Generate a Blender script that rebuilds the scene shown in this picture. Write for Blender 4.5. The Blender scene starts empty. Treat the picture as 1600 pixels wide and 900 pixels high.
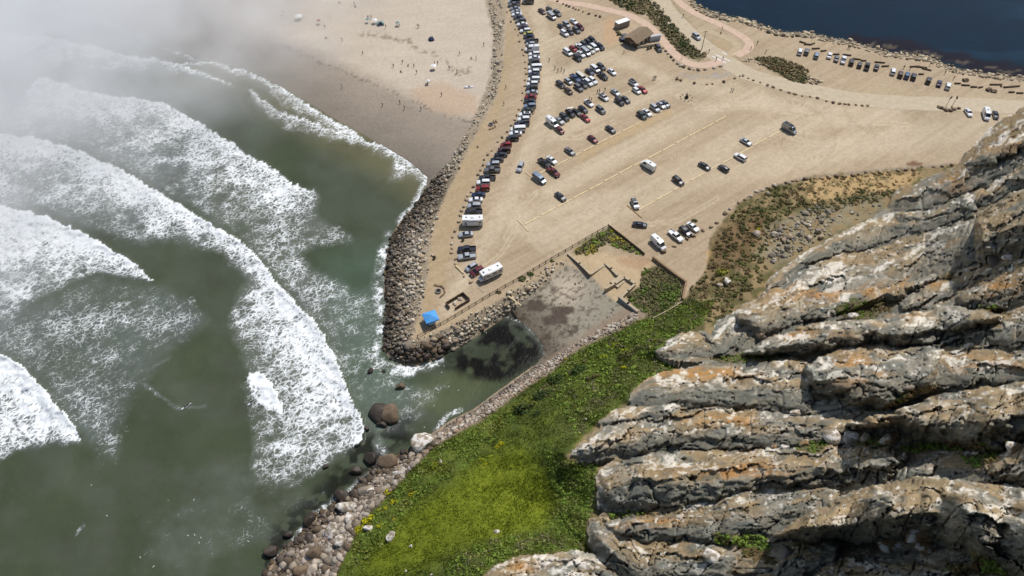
import bpy, bmesh, math, random
import numpy as np
from mathutils import Vector, Matrix

random.seed(7)
RNG = np.random.default_rng(11)
SC = bpy.context.scene
COL = SC.collection

# ---------------------------------------------------------------- camera, sky, sun, exposure
W, H, FPX = 1600.0, 900.0, 1600.0 * 24.0 / 36.0
PITCH = math.radians(50.0)
CZ = 159.0
LOT = 4.0
cp, sp = math.cos(PITCH), math.sin(PITCH)

cam_d = bpy.data.cameras.new('camera')
cam_d.sensor_width = 36.0
cam_d.lens = 24.0
cam_d.clip_start = 0.5
cam_d.clip_end = 20000.0
cam = bpy.data.objects.new('camera', cam_d)
COL.objects.link(cam)
cam.location = (0, 0, CZ)
cam.rotation_euler = (math.radians(90) - PITCH, 0, 0)
SC.camera = cam

SUN_EL, SUN_AZ = math.radians(56), math.radians(33)      # azimuth measured from +Y towards +X
world = bpy.data.worlds.new('World')
SC.world = world
world.use_nodes = True
wn = world.node_tree
sky = wn.nodes.new('ShaderNodeTexSky')
sky.sky_type = 'NISHITA'
sky.sun_disc = False
sky.sun_elevation = SUN_EL
sky.sun_rotation = SUN_AZ
sky.altitude = 50
sky.air_density = 1.0
sky.dust_density = 1.0
wn.links.new(sky.outputs[0], wn.nodes['Background'].inputs[0])
wn.nodes['Background'].inputs[1].default_value = 0.095

sun_d = bpy.data.lights.new('sun', 'SUN')
sun_d.energy = 4.0
sun_d.angle = math.radians(0.5)
sun_d.color = (1.0, 0.96, 0.91)
sun = bpy.data.objects.new('sun', sun_d)
COL.objects.link(sun)
sdir = Vector((math.sin(SUN_AZ) * math.cos(SUN_EL), math.cos(SUN_AZ) * math.cos(SUN_EL), math.sin(SUN_EL)))
sun.rotation_euler = sdir.to_track_quat('Z', 'Y').to_euler()
sun.location = (0, 0, 400)

SC.view_settings.view_transform = 'Standard'
SC.view_settings.look = 'None'
SC.view_settings.exposure = 0.0
SC.view_settings.gamma = 1.0
SC.view_settings.use_curve_mapping = False
SC.cycles.use_denoising = True
SC.cycles.max_bounces = 6
SC.cycles.diffuse_bounces = 2
SC.cycles.glossy_bounces = 2
SC.cycles.transmission_bounces = 3
SC.cycles.transparent_max_bounces = 6
SC.cycles.volume_bounces = 3
SC.cycles.volume_step_rate = 4.0
SC.cycles.volume_max_steps = 64

# ---------------------------------------------------------------- small maths
def ray(u, v):
    a = (np.asarray(u, float) - W / 2) / FPX
    b = (H / 2 - np.asarray(v, float)) / FPX
    return a, cp + b * sp, -sp + b * cp

def atz(u, v, z):
    """world point on the ray of photo pixel (u, v) at height z"""
    x, y, w = ray(u, v)
    t = (z - CZ) / w
    return x * t, y * t, z + 0 * t

def V3(u, v, z):
    x, y, z = atz(u, v, z)
    return Vector((float(x), float(y), float(z)))

def srgb(r, g, b):
    c = np.array([r, g, b], float) / 255.0
    return np.where(c <= 0.04045, c / 12.92, ((c + 0.055) / 1.055) ** 2.4)

def sstep(a, b, x):
    t = np.clip((x - a) / (b - a), 0, 1)
    return t * t * (3 - 2 * t)

_perm = RNG.random((512, 512)).astype(np.float32)
def vnoise(x, y, seed=0):
    x = x + seed * 37.13; y = y + seed * 91.7
    xi = np.floor(x).astype(int); yi = np.floor(y).astype(int)
    fx = (x - xi).astype(np.float32); fy = (y - yi).astype(np.float32)
    fx = fx * fx * fx * (fx * (fx * 6 - 15) + 10); fy = fy * fy * fy * (fy * (fy * 6 - 15) + 10)
    x0 = xi & 511; x1 = (xi + 1) & 511; y0 = yi & 511; y1 = (yi + 1) & 511
    a = _perm[y0, x0]; b = _perm[y0, x1]; c = _perm[y1, x0]; d = _perm[y1, x1]
    return (a + (b - a) * fx) * (1 - fy) + (c + (d - c) * fx) * fy

def fbm(x, y, seed=0, octv=4, gain=0.5):
    r = 0; amp = 1; tot = 0
    for k in range(octv):
        r = r + amp * vnoise(x * 2 ** k, y * 2 ** k, seed + k * 5)
        tot += amp; amp *= gain
    return r / tot

def pl_dist(U, Vv, pts):
    """distance in pixels to a polyline"""
    p = np.asarray(pts, float)
    best = np.full(U.shape, 1e9)
    for (ax, ay), (bx, by) in zip(p[:-1], p[1:]):
        dx, dy = bx - ax, by - ay
        L = dx * dx + dy * dy + 1e-9
        t = np.clip(((U - ax) * dx + (Vv - ay) * dy) / L, 0, 1)
        d = (U - ax - t * dx) ** 2 + (Vv - ay - t * dy) ** 2
        best = np.minimum(best, d)
    return np.sqrt(best)

def inside(U, Vv, pts):
    p = np.asarray(pts, float)
    r = np.zeros(U.shape, bool)
    n = len(p)
    for i in range(n):
        ax, ay = p[i]; bx, by = p[(i + 1) % n]
        if ay == by: continue
        c = ((ay > Vv) != (by > Vv)) & (U < (bx - ax) * (Vv - ay) / (by - ay) + ax)
        r ^= c
    return r

def sdf(U, Vv, pts, margin=60):
    """signed distance in pixels, positive inside; exact only within the margin of the polygon's box"""
    p = np.asarray(pts, float)
    out = np.full(U.shape, -float(margin))
    m = (U > p[:, 0].min() - margin) & (U < p[:, 0].max() + margin) & (Vv > p[:, 1].min() - margin) & (Vv < p[:, 1].max() + margin)
    if m.any():
        u = U[m]; v = Vv[m]
        d = pl_dist(u, v, list(pts) + [pts[0]])
        out[m] = np.where(inside(u, v, pts), d, -d)
    return out

def mask(U, Vv, pts, soft=4):
    return sstep(-soft, soft, sdf(U, Vv, pts, margin=soft + 8))

# ---------------------------------------------------------------- objects, labels
def tag(o, label=None, cat=None, group=None, kind=None):
    if label: o['label'] = label
    if cat: o['category'] = cat
    if group: o['group'] = group
    if kind: o['kind'] = kind
    return o

def link(name, me, parent=None, loc=None, rz=None):
    o = bpy.data.objects.new(name, me)
    COL.objects.link(o)
    if parent is not None: o.parent = parent
    if loc is not None: o.location = loc
    if rz is not None: o.rotation_euler = (0, 0, rz)
    return o

def empty(name, loc, rz=0.0):
    o = bpy.data.objects.new(name, None)
    o.empty_display_size = 0.3
    COL.objects.link(o)
    o.location = loc
    o.rotation_euler = (0, 0, rz)
    return o

def copy_tree(o, parent=None):
    c = o.copy(); COL.objects.link(c)
    c.parent = parent
    for ch in list(o.children):
        copy_tree(ch, c)
    return c

def np_mesh(name, verts, faces, mats=None, cols=None, smooth=False, attrs=None, matidx=None):
    """faces: (M,3) or (M,4) array or list of arrays of both"""
    me = bpy.data.meshes.new(name)
    verts = np.asarray(verts, np.float32)
    fl = faces if isinstance(faces, list) else [faces]
    fl = [np.asarray(f, np.int32) for f in fl if len(f)]
    nl = sum(f.size for f in fl); nf = sum(len(f) for f in fl)
    me.vertices.add(len(verts)); me.vertices.foreach_set('co', verts.ravel())
    me.loops.add(nl); me.polygons.add(nf)
    me.loops.foreach_set('vertex_index', np.concatenate([f.ravel() for f in fl]))
    st = []; o = 0
    for f in fl:
        st.append(o + np.arange(len(f)) * f.shape[1]); o += f.size
    me.polygons.foreach_set('loop_start', np.concatenate(st).astype(np.int32))
    if smooth: me.polygons.foreach_set('use_smooth', np.ones(nf, bool))
    if matidx is not None: me.polygons.foreach_set('material_index', np.asarray(matidx, np.int32))
    if cols is not None:
        a = me.attributes.new('col', 'FLOAT_COLOR', 'POINT')
        c4 = np.ones((len(verts), 4), np.float32); c4[:, :3] = cols
        a.data.foreach_set('color', c4.ravel())
    if attrs:
        for k, arr in attrs.items():
            a = me.attributes.new(k, 'FLOAT', 'POINT')
            a.data.foreach_set('value', np.asarray(arr, np.float32).ravel())
    me.update(calc_edges=True)
    me.validate()
    for m in (mats or []): me.materials.append(m)
    return me

# ---------------------------------------------------------------- materials
class NT:
    def __init__(self, name):
        self.m = bpy.data.materials.new(name); self.m.use_nodes = True
        self.t = self.m.node_tree
        self.b = self.t.nodes['Principled BSDF']
        self.out = self.t.nodes['Material Output']
    def n(self, kind, **kw):
        x = self.t.nodes.new('ShaderNode' + kind)
        for k, v in kw.items():
            if k.startswith('i_'):
                key = k[2:]
                key = int(key) if key.isdigit() else key
                x.inputs[key].default_value = v
            else: setattr(x, k, v)
        return x
    def l(self, a, b): self.t.links.new(a, b)
    def math(self, op, a, b=None, c=None, clamp=False):
        x = self.n('Math', operation=op, use_clamp=clamp)
        for i, q in enumerate((a, b, c)):
            if q is None: continue
            if isinstance(q, (int, float)): x.inputs[i].default_value = q
            else: self.l(q, x.inputs[i])
        return x.outputs[0]
    def mix(self, f, a, b, mode='MIX'):
        x = self.n('Mix', data_type='RGBA', blend_type=mode)
        for i, q in ((0, f), (6, a), (7, b)):
            if isinstance(q, (int, float)): x.inputs[i].default_value = q
            elif isinstance(q, (tuple, list, np.ndarray)): x.inputs[i].default_value = (*[float(z) for z in q[:3]], 1)
            else: self.l(q, x.inputs[i])
        return x.outputs[2]
    def attr(self, name, out='Fac'):
        return self.n('Attribute', attribute_name=name).outputs[out]
    def pos(self, scale=(1, 1, 1), rot=(0, 0, 0)):
        g = self.n('NewGeometry').outputs['Position']
        mp = self.n('Mapping'); mp.inputs['Scale'].default_value = scale; mp.inputs['Rotation'].default_value = rot
        self.l(g, mp.inputs['Vector']); return mp.outputs[0]
    def noise(self, vec, scale, detail=4, rough=0.55, dist=0.0):
        x = self.n('TexNoise'); x.inputs['Scale'].default_value = scale; x.inputs['Detail'].default_value = detail
        x.inputs['Roughness'].default_value = rough; x.inputs['Distortion'].default_value = dist
        self.l(vec, x.inputs['Vector']); return x.outputs['Fac']
    def maprange(self, v, a, b, c, d, smooth=False):
        x = self.n('MapRange', clamp=True)
        if smooth: x.interpolation_type = 'SMOOTHSTEP'
        self.l(v, x.inputs[0])
        for i, q in enumerate((a, b, c, d)):
            if isinstance(q, (int, float)): x.inputs[i + 1].default_value = q
            else: self.l(q, x.inputs[i + 1])
        return x.outputs[0]
    def bump(self, hgt, strength, dist, normal=None):
        x = self.n('Bump'); x.inputs['Strength'].default_value = strength; x.inputs['Distance'].default_value = dist
        self.l(hgt, x.inputs['Height'])
        if normal is not None: self.l(normal, x.inputs['Normal'])
        return x.outputs[0]

_mc = {}
def plain(name, rgb, rough=0.6, metal=0.0, var=0.12, scale=3.0, spec=0.5, coat=0.0):
    """a simple procedural paint, plastic, timber or cloth material with a little uneven wear"""
    if name in _mc: return _mc[name]
    q = NT(name)
    n = q.noise(q.n('TexCoord').outputs['Object'], scale, 4, 0.6)
    f = q.maprange(n, 0.3, 0.7, 1 - var, 1 + var)
    mx = q.n('Mix', data_type='RGBA', blend_type='MULTIPLY'); mx.inputs[0].default_value = 1
    mx.inputs[6].default_value = (*rgb, 1)
    cb = q.n('CombineColor')
    for i in range(3): q.l(f, cb.inputs[i])
    q.l(cb.outputs[0], mx.inputs[7]); q.l(mx.outputs[2], q.b.inputs['Base Color'])
    q.b.inputs['Roughness'].default_value = rough; q.b.inputs['Metallic'].default_value = metal
    q.b.inputs['Specular IOR Level'].default_value = spec
    q.b.inputs['Coat Weight'].default_value = coat
    _mc[name] = q.m
    return q.m

# ---------------------------------------------------------------- the lie of the land (laid out once, in metres, from survey lines)
LOT_POLY = [(700, -420), (752, -60), (772, 0), (790, 40), (786, 100), (776, 150), (757, 185), (735, 225), (706, 285), (684, 330), (672, 380),
            (668, 430), (660, 470), (650, 505), (643, 528), (652, 533), (700, 512), (760, 480), (830, 440), (880, 412), (893, 402), (940, 416), (1000, 430),
            (1030, 450), (1062, 468), (1080, 440), (1100, 420), (1110, 370), (1140, 330), (1185, 296), (1260, 275), (1330, 268), (1400, 262), (1480, 255),
            (1560, 260), (2400, 240), (2400, 215), (1600, 126), (1550, 120), (1500, 113), (1470, 104), (1452, 93), (1415, 89), (1385, 86), (1360, 78),
            (1325, 68), (1292, 63), (1260, 55), (1220, 54), (1196, 47), (1178, 39), (1156, 33), (1132, 29), (1106, 22), (1088, 13), (1074, -4), (1030, -60), (960, -420)]
SEA_POLY = [(-1200, -420), (-60, -60), (40, -4), (60, 8), (120, 24), (190, 42), (235, 62), (280, 84), (325, 97), (370, 106), (400, 118), (440, 138), (480, 162), (520, 186),
            (560, 208), (600, 230), (640, 254), (668, 278), (664, 298), (640, 330), (620, 352), (608, 372), (603, 400), (599, 430), (598, 460), (603, 490), (601, 520),
            (597, 545), (608, 560), (630, 570), (650, 574), (674, 566), (700, 552), (728, 538), (752, 522), (775, 506), (792, 493), (815, 503), (833, 519), (847, 538), (851, 552),
            (838, 568), (815, 584), (790, 602), (762, 622), (738, 640), (706, 655), (682, 672), (655, 690), (635, 708), (600, 716), (575, 738), (548, 768), (520, 790),
            (492, 806), (472, 832), (446, 852), (424, 880), (408, 910), (370, 1000), (280, 1400), (-1200, 1400)]
HARB_POLY = [(1060, -420), (1076, -6), (1090, 10), (1108, 19), (1134, 26), (1158, 30), (1180, 36), (1198, 44), (1222, 51), (1262, 52), (1294, 60), (1327, 65), (1362, 75),
             (1387, 83), (1417, 86), (1454, 90), (1474, 101), (1502, 110), (1552, 117), (1602, 123), (2400, 205), (2400, -420)]
ROCK_POLY = [(2500, 90), (1900, 128), (1640, 146), (1600, 165), (1585, 176), (1568, 182), (1556, 193), (1543, 201), (1532, 214), (1518, 230), (1506, 240), (1497, 256), (1470, 268), (1450, 275), (1430, 287), (1408, 291), (1393, 305), (1390, 322),
             (1372, 330), (1350, 346), (1325, 356), (1300, 368), (1262, 390), (1230, 412), (1200, 430), (1170, 462), (1150, 485), (1120, 500), (1095, 512), (1062, 520), (1045, 530), (1020, 548),
             (1036, 562), (1070, 566), (1100, 568), (1060, 575), (1020, 585), (990, 606), (980, 625), (984, 633), (960, 638), (935, 658), (937, 668), (900, 690),
             (880, 707), (886, 721), (925, 722), (960, 716), (935, 735), (930, 745), (933, 790), (945, 800), (920, 812), (915, 830), (920, 850), (935, 866), (900, 858), (860, 864),
             (810, 868), (775, 880), (755, 897), (738, 960), (700, 1400), (2500, 1400)]
# heights where the slope meets the rock
ROCK_FOOT = [(1500, 252, 4), (1393, 305, 5), (1300, 368, 6), (1230, 412, 7), (1150, 485, 9), (1062, 520, 12), (1020, 548, 15), (1100, 556, 16), (1020, 585, 18), (980, 625, 21),
             (937, 660, 23), (883, 712, 25), (932, 760, 27), (918, 830, 28), (920, 860, 28), (810, 868, 25), (755, 897, 24), (735, 1000, 24), (735, 1080, 24)]
SLOPE_LOW = [(1560, 258), (1480, 258), (1330, 270), (1260, 277), (1185, 298), (1140, 332), (1110, 372), (1102, 420), (1068, 468), (1022, 498), (990, 498), (960, 518), (900, 545),
             (860, 580), (820, 606), (780, 636), (740, 662), (700, 683), (672, 700), (640, 735), (610, 768), (575, 800), (550, 830), (540, 860), (520, 900), (490, 960), (450, 1080)]
SLOPE_POLY = SLOPE_LOW + [(300, 1400), (2500, 1400), (2500, 240)]

def ground_z(U, Vv):
    dsea = np.minimum(pl_dist(U, Vv, SEA_POLY[2:-2]), 500)
    insea = inside(U, Vv, SEA_POLY)
    dh = pl_dist(U, Vv, HARB_POLY[:-1]); inh = inside(U, Vv, HARB_POLY)
    dlot = pl_dist(U, Vv, LOT_POLY + [LOT_POLY[0]]); inlot = inside(U, Vv, LOT_POLY)
    dw = np.minimum(dsea, dh)
    dsl = pl_dist(U, Vv, SLOPE_LOW)
    insl = inside(U, Vv, SLOPE_POLY)
    drk = pl_dist(U, Vv, ROCK_POLY); inrk = inside(U, Vv, ROCK_POLY)
    top = np.minimum(dlot, np.where(insl, 0, dsl))
    t = dw / (dw + top + 1e-6)
    zl = np.interp(U, [880, 1010], [2.6, LOT])
    ztop = (zl * dlot + LOT * dsl) / (dlot + dsl + 1e-6)
    z = ztop * t ** 1.0
    z = np.where(inlot, LOT, z)
    # slope up to the rock
    a = np.asarray(ROCK_FOOT)
    w = 0; zz = 0
    for (x, y, h) in a:
        q = 1.0 / ((U - x) ** 2 + (Vv - y) ** 2 + 60.0) ** 1.5
        w = w + q; zz = zz + q * h
    zr = zz / w
    ts = dsl / (dsl + np.where(inrk, 0, drk) + 1e-6)
    zs = zl + (zr - zl) * ts ** 1.15
    zs = zs + (fbm(U / 42, Vv / 30, 3) - 0.5) * np.minimum(dsl, 40) / 40 * 1.6
    z = np.where(insl, np.where(inlot, LOT, zs), z)
    z = np.where(insea, -np.minimum(dsea * 0.05, 6) - 0.12, z)
    z = np.where(inh, -np.minimum(dh * 0.12, 6) - 0.15, z)
    return z

GU0, GU1, GV0, GV1, GS = -260.0, 1860.0, -160.0, 1060.0, 2.5
gu = np.r_[np.arange(-900, GU0, 16), np.arange(GU0, GU1 + .1, GS), np.arange(GU1 + 16, 2300, 16)]; gv = np.r_[np.arange(-380, GV0, 10), np.arange(GV0, GV1 + .1, GS), np.arange(GV1 + 12, 1290, 12)]
GU, GV = np.meshgrid(gu, gv)
GZ = ground_z(GU, GV)
# uneven shore: gentle relief on sand and slopes, none where cars stand
_inl = inside(GU, GV, LOT_POLY)

def gz_at(u, v):
    u = np.asarray(u, float); v = np.asarray(v, float)
    x = np.clip(np.interp(u, gu, np.arange(len(gu))), 0, len(gu) - 1.001); y = np.clip(np.interp(v, gv, np.arange(len(gv))), 0, len(gv) - 1.001)
    i = x.astype(int); j = y.astype(int); fx = x - i; fy = y - j
    return (GZ[j, i] * (1 - fx) + GZ[j, i + 1] * fx) * (1 - fy) + (GZ[j + 1, i] * (1 - fx) + GZ[j + 1, i + 1] * fx) * fy

def gpt(u, v, dz=0.0):
    z = float(gz_at(u, v)) + dz
    return V3(u, v, z)

def grid_faces(nr, nc, keep=None):
    idx = np.arange(nr * nc).reshape(nr, nc)
    f = np.stack([idx[1:, :-1], idx[1:, 1:], idx[:-1, 1:], idx[:-1, :-1]], -1)
    if keep is not None:
        k = keep[1:, :-1] & keep[1:, 1:] & keep[:-1, 1:] & keep[:-1, :-1]
        return f[k]
    return f.reshape(-1, 4)

def compact(v, f, *arrs):
    used = np.unique(f); mp = np.full(len(v), -1); mp[used] = np.arange(len(used))
    return (v[used], mp[f]) + tuple(a[used] for a in arrs)

# ---------------------------------------------------------------- ground cover colours (what the soil, sand and stone are; no light or shade)
def lerp(a, b, t): return a + (np.asarray(b) - a) * t[..., None]
wu = GU + (fbm(GU / 9, GV / 9, 21) - .5) * 9 + (fbm(GU / 3.5, GV / 3.5, 22, 2) - .5) * 5
wv = GV + (fbm(GU / 9, GV / 9, 23) - .5) * 7 + (fbm(GU / 3.5, GV / 3.5, 24, 2) - .5) * 4
gx, gy, _ = atz(GU, GV, GZ)

DIRT = srgb(172, 154, 128); DIRT_PALE = srgb(190, 174, 148); DIRT_DARK = srgb(152, 132, 104)
SAND = srgb(186, 173, 155); WET = srgb(146, 134, 120); WETTER = srgb(118, 110, 98)
OCHRE = srgb(190, 150, 95)
gc = np.empty(GU.shape + (3,)); gc[:] = DIRT
# beach sand, drying towards the dune; wet along the swash
beach = 1 - mask(GU, GV, LOT_POLY, 3)
dswash = pl_dist(GU, GV, SEA_POLY[2:28])
wet_edge = [(270, -175), (300, 0), (360, 40), (420, 55), (470, 72), (540, 108), (600, 135), (650, 160), (700, 178), (740, 188), (752, 192)]
dry = [(-300, -400)] + [(0, -300)] + wet_edge + [(860, 192), (860, -400)]
sandc = lerp(np.broadcast_to(WET, gc.shape), SAND, sstep(-16, 20, sdf(wu, wv, dry, 50))) 
sandc = lerp(sandc, WETTER, sstep(70, 5, dswash) * (0.75 + 0.5 * (fbm(GU / 60, GV / 14, 5) - .5)))
sandc = sandc * (0.93 + 0.16 * fbm(gx / 14, gy / 5, 8)[..., None])
# drying patch of brown sand at the landward end and the line of wrack
sandc = lerp(sandc, srgb(178, 150, 122), mask(wu, wv, [(640, 140), (690, 128), (745, 150), (752, 178), (700, 180), (655, 162)], 8) * .6)
gc = lerp(gc, sandc, beach * (GV < 330))
wr = pl_dist(wu, wv, [(440, 70), (490, 92), (540, 115), (580, 130), (620, 148), (660, 165), (700, 182), (735, 190)])
gc = lerp(gc, srgb(95, 86, 74), sstep(3.4, .6, wr) * (fbm(GU / 3, GV / 2.2, 31, 2) > .56) * .7 * beach)
wr = pl_dist(wu, wv, [(560, 52), (610, 58), (640, 66), (655, 78), (672, 82), (700, 98), (716, 116), (735, 108)])
gc = lerp(gc, srgb(128, 112, 92), sstep(6, 1, wr) * (fbm(GU / 4, GV / 2.5, 33, 2) > .5) * .7 * beach)
# dirt lot: traffic lanes polished pale, parking lanes browner, arcs of tyre tracks
lot = mask(GU, GV, LOT_POLY, 2)
d0 = np.array(V3(818, 352, LOT)) - np.array(V3(1133, 183, LOT)); lang = math.atan2(d0[1], d0[0])
ls = gx * math.cos(lang) + gy * math.sin(lang); ln = -gx * math.sin(lang) + gy * math.cos(lang)
streak = fbm(ls / 60, ln / 1.6, 41, 5, .6)
streak2 = fbm(ls / 25, ln / 0.7, 43, 4, .6)
blot = fbm(gx / 22, gy / 22, 45, 4)
lane = np.zeros(GU.shape)
for c, wd in (([(700, 480), (745, 400), (790, 330), (815, 260), (850, 190), (858, 130), (850, 70), (838, 0), (830, -150)], 13),
              ([(790, 330), (860, 370), (960, 330), (1080, 275), (1230, 250), (1350, 225), (1500, 205), (1600, 190)], 24),
              ([(860, 300), (1000, 225), (1130, 160), (1180, 150)], 15), ([(850, 330), (1020, 300), (1150, 215), (1260, 190), (1400, 180)], 15),
              ([(860, 215), (950, 170), (1040, 140), (1090, 135), (1200, 160), (1400, 185)], 12), ([(855, 130), (930, 90), (990, 100), (1040, 125)], 9), ([(850, 60), (900, 70), (960, 90), (1000, 105)], 8)):
    lane = np.maximum(lane, sstep(wd * 1.5, wd * .35, pl_dist(wu, wv, c)))
lotc = lerp(np.broadcast_to(DIRT, gc.shape), DIRT_PALE, lane * np.clip(.3 + 1.3 * (streak - .3), 0, 1))
lotc = lerp(lotc, DIRT_DARK, (1 - lane) * np.clip((streak2 - .42) * 2.4, 0, 1) * .8)
lotc = lotc * (0.9 + 0.2 * blot[..., None]) * (0.955 + 0.09 * fbm(gx / 1.7, gy / 1.7, 47, 3)[..., None])
for c in ([(865, 200), (880, 215), (905, 215), (960, 190)], [(1090, 170), (1180, 168), (1330, 190), (1420, 195)], [(1210, 205), (1270, 225), (1330, 222)], [(1000, 352), (1060, 345), (1120, 310)],
          [(820, 340), (800, 370), (780, 400), (740, 430)], [(1395, 190), (1405, 200), (1395, 212)], [(838, 300), (815, 325), (790, 372)], [(870, 300), (860, 330), (880, 345), (930, 330)],
          [(850, 60), (870, 75), (900, 85)], [(1060, 150), (1110, 168), (1180, 160), (1260, 170)]):
    dd = np.abs(pl_dist(wu * .3 + GU * .7, wv * .3 + GV * .7, c) - 2.6)
    lotc = lerp(lotc, DIRT_PALE * 1.05, sstep(1.7, .2, dd) * .7)
for k_ in range(16):
    a0 = RNG.uniform(0, 6.28); cu_ = RNG.uniform(800, 1450); cv_ = RNG.uniform(150, 380); rr_ = RNG.uniform(30, 130)
    dd = np.abs(np.abs(np.hypot((wu * .25 + GU * .75 - cu_), (wv * .25 + GV * .75 - cv_) * 1.6) - rr_) - 1.9); an_ = np.cos(np.arctan2(GV - cv_, GU - cu_) - a0)
    lotc = lerp(lotc, DIRT_PALE * 1.03 if k_ % 3 else DIRT_DARK, sstep(1.5, .2, dd) * sstep(.3, .7, an_) * .5)
for (cu, cv2, ru, rv, cl, a) in ((1430, 257, 13, 4.5, srgb(112, 84, 64), .9), (685, 457, 15, 11, srgb(176, 160, 138), .8), (765, 195, 9, 6, srgb(178, 164, 140), .7), (768, 90, 16, 40, srgb(186, 148, 112), .55), (955, 50, 14, 22, srgb(186, 150, 112), .5), (895, 40, 12, 9, srgb(180, 150, 118), .4)):
    q = ((wu - cu) / ru) ** 2 + ((wv - cv2) / rv) ** 2
    lotc = lerp(lotc, cl, sstep(1.3, .6, q) * a)
lotc = lerp(lotc, srgb(166, 144, 110), sstep(26, 6, pl_dist(wu, wv, [(786, 60), (780, 140), (752, 210), (715, 300), (690, 370), (680, 440), (660, 500)])) * .55)
lotc = lerp(lotc, srgb(172, 152, 122), sstep(7, 2, pl_dist(wu, wv, [(652, 529), (760, 480), (830, 440), (885, 405)])) * .8)
lotc = lerp(lotc, srgb(178, 154, 114), sstep(6, 1, np.abs(pl_dist(wu, wv, [(905, 247), (985, 206), (1050, 174)]) - 1)) * .6 )
gc = lerp(gc, lotc, lot)
# scrub ground, straw and stones on the slope
slope = mask(wu, wv, SLOPE_POLY, 3)
mott = fbm(GU / 12, GV / 9, 51, 4)
slc = lerp(np.broadcast_to(srgb(134, 116, 84), gc.shape), srgb(92, 86, 54), sstep(.4, .58, mott))
slc = lerp(slc, srgb(104, 80, 56), mask(wu, wv, [(1115, 372), (1150, 345), (1200, 330), (1190, 380), (1160, 420), (1110, 420)], 12) * .6)
straw = mask(wu, wv, [(1255, 280), (1300, 275), (1380, 270), (1440, 272), (1400, 300), (1340, 305), (1270, 318), (1250, 300)], 6)
slc = lerp(slc, srgb(172, 146, 104), straw * sstep(.3, .5, fbm(GU / 6, GV / 5, 53)))
straw2 = mask(wu, wv, [(1030, 398), (1090, 378), (1110, 395), (1098, 425), (1072, 432), (1045, 415)], 5)
slc = lerp(slc, srgb(196, 160, 108), straw2)
scree = mask(wu, wv, [(1200, 350), (1260, 330), (1330, 315), (1392, 308), (1370, 335), (1300, 366), (1230, 410), (1195, 420), (1180, 395)], 10)
slc = lerp(slc, srgb(140, 130, 105), scree * sstep(.35, .55, mott) * .9)
GRASS_POLY = [(1060, 470), (1000, 498), (960, 520), (900, 548), (860, 582), (820, 608), (780, 638), (740, 664), (700, 686), (672, 704), (640, 738), (610, 770), (575, 804), (552, 832), (540, 862), (520, 902),
              (480, 1080), (760, 1080), (755, 897), (810, 868), (920, 862), (915, 800), (935, 740), (880, 715), (935, 660), (1000, 612), (1060, 574), (1130, 558), (1040, 545), (1100, 500), (1120, 470)]
grass = mask(wu, wv, GRASS_POLY, 4)
gsc = lerp(np.broadcast_to(srgb(92, 104, 40), gc.shape), srgb(74, 84, 36), sstep(.4, .65, fbm(GU / 26, GV / 18, 55, 4)))
lush = mask(wu, wv, [(700, 760), (760, 715), (815, 700), (850, 735), (868, 790), (845, 830), (780, 855), (700, 868), (600, 905), (560, 890), (590, 850), (640, 800)], 16)
gsc = lerp(gsc, srgb(108, 118, 30), lush * .9)
gsc = lerp(gsc, srgb(120, 128, 32), mask(wu, wv, [(770, 720), (815, 705), (838, 745), (862, 790), (820, 810), (770, 800), (740, 760)], 18) * .5)
gsc = lerp(gsc, srgb(88, 92, 50), mask(wu, wv, [(890, 640), (940, 600), (1010, 560), (1060, 575), (985, 612), (930, 660), (890, 690), (870, 670)], 14) * .85)
gsc = lerp(gsc, srgb(84, 92, 46), mask(wu, wv, [(700, 860), (770, 840), (830, 830), (900, 830), (920, 860), (810, 866), (755, 895), (690, 900)], 14) * .7)
slc = lerp(slc, gsc, grass)
gc = lerp(gc, slc, slope)
# fenced garden by the ruin, cove beach and cobble bank
gc = lerp(gc, srgb(94, 96, 48), mask(wu, wv, [(951, 356), (905, 384), (893, 395), (915, 405), (945, 378), (985, 395), (1004, 398)], 4) * .95)
gc = lerp(gc, srgb(78, 78, 44), mask(wu, wv, [(1000, 420), (1030, 415), (1068, 443), (1064, 468), (1020, 496), (990, 480), (978, 465), (1000, 445)], 4) * .95)
cove = mask(wu, wv, [(775, 505), (800, 480), (850, 440), (885, 412), (922, 432), (965, 470), (994, 490), (960, 520), (900, 545), (862, 572), (835, 580)], 3)
cvc = lerp(lerp(np.broadcast_to(srgb(142, 136, 120), gc.shape), srgb(184, 170, 150), np.exp(-((GU - 885) / 34) ** 2 - ((GV - 452) / 26) ** 2)), srgb(112, 102, 88), sstep(60, 10, pl_dist(GU, GV, [(792, 493), (833, 519), (851, 552), (838, 572)])))
cvc = lerp(cvc, srgb(84, 72, 62), sstep(.54, .66, fbm(GU / 14 + 3, GV / 10, 61, 4)) * mask(GU, GV, [(800, 480), (850, 440), (900, 470), (920, 520), (860, 560), (800, 500)], 16) * .9)
cvc = lerp(cvc, srgb(76, 66, 56), sstep(.6, .68, fbm(GU / 4, GV / 3, 63, 3)) * .7)
cvc = lerp(cvc, srgb(80, 70, 62), np.maximum(np.maximum(sstep(1.2, .4, ((wu - 878) / 22) ** 2 + ((wv - 485) / 8) ** 2), sstep(1.2, .4, ((wu - 866) / 20) ** 2 + ((wv - 500) / 9) ** 2)), sstep(1.2, .4, ((wu - 840) / 18) ** 2 + ((wv - 478) / 10) ** 2)) * .85)
gc = lerp(gc, cvc, cove)
gc = lerp(gc, srgb(186, 164, 130), mask(wu, wv, [(890, 396), (920, 392), (975, 400), (1000, 405), (1018, 412), (1000, 445), (975, 465), (994, 488), (960, 470), (925, 435)], 3) * .8)
gc = lerp(gc, srgb(150, 110, 84), mask(wu, wv, [(960, 402), (1010, 402), (1024, 412), (1000, 420), (970, 415)], 5) * .45)
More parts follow.
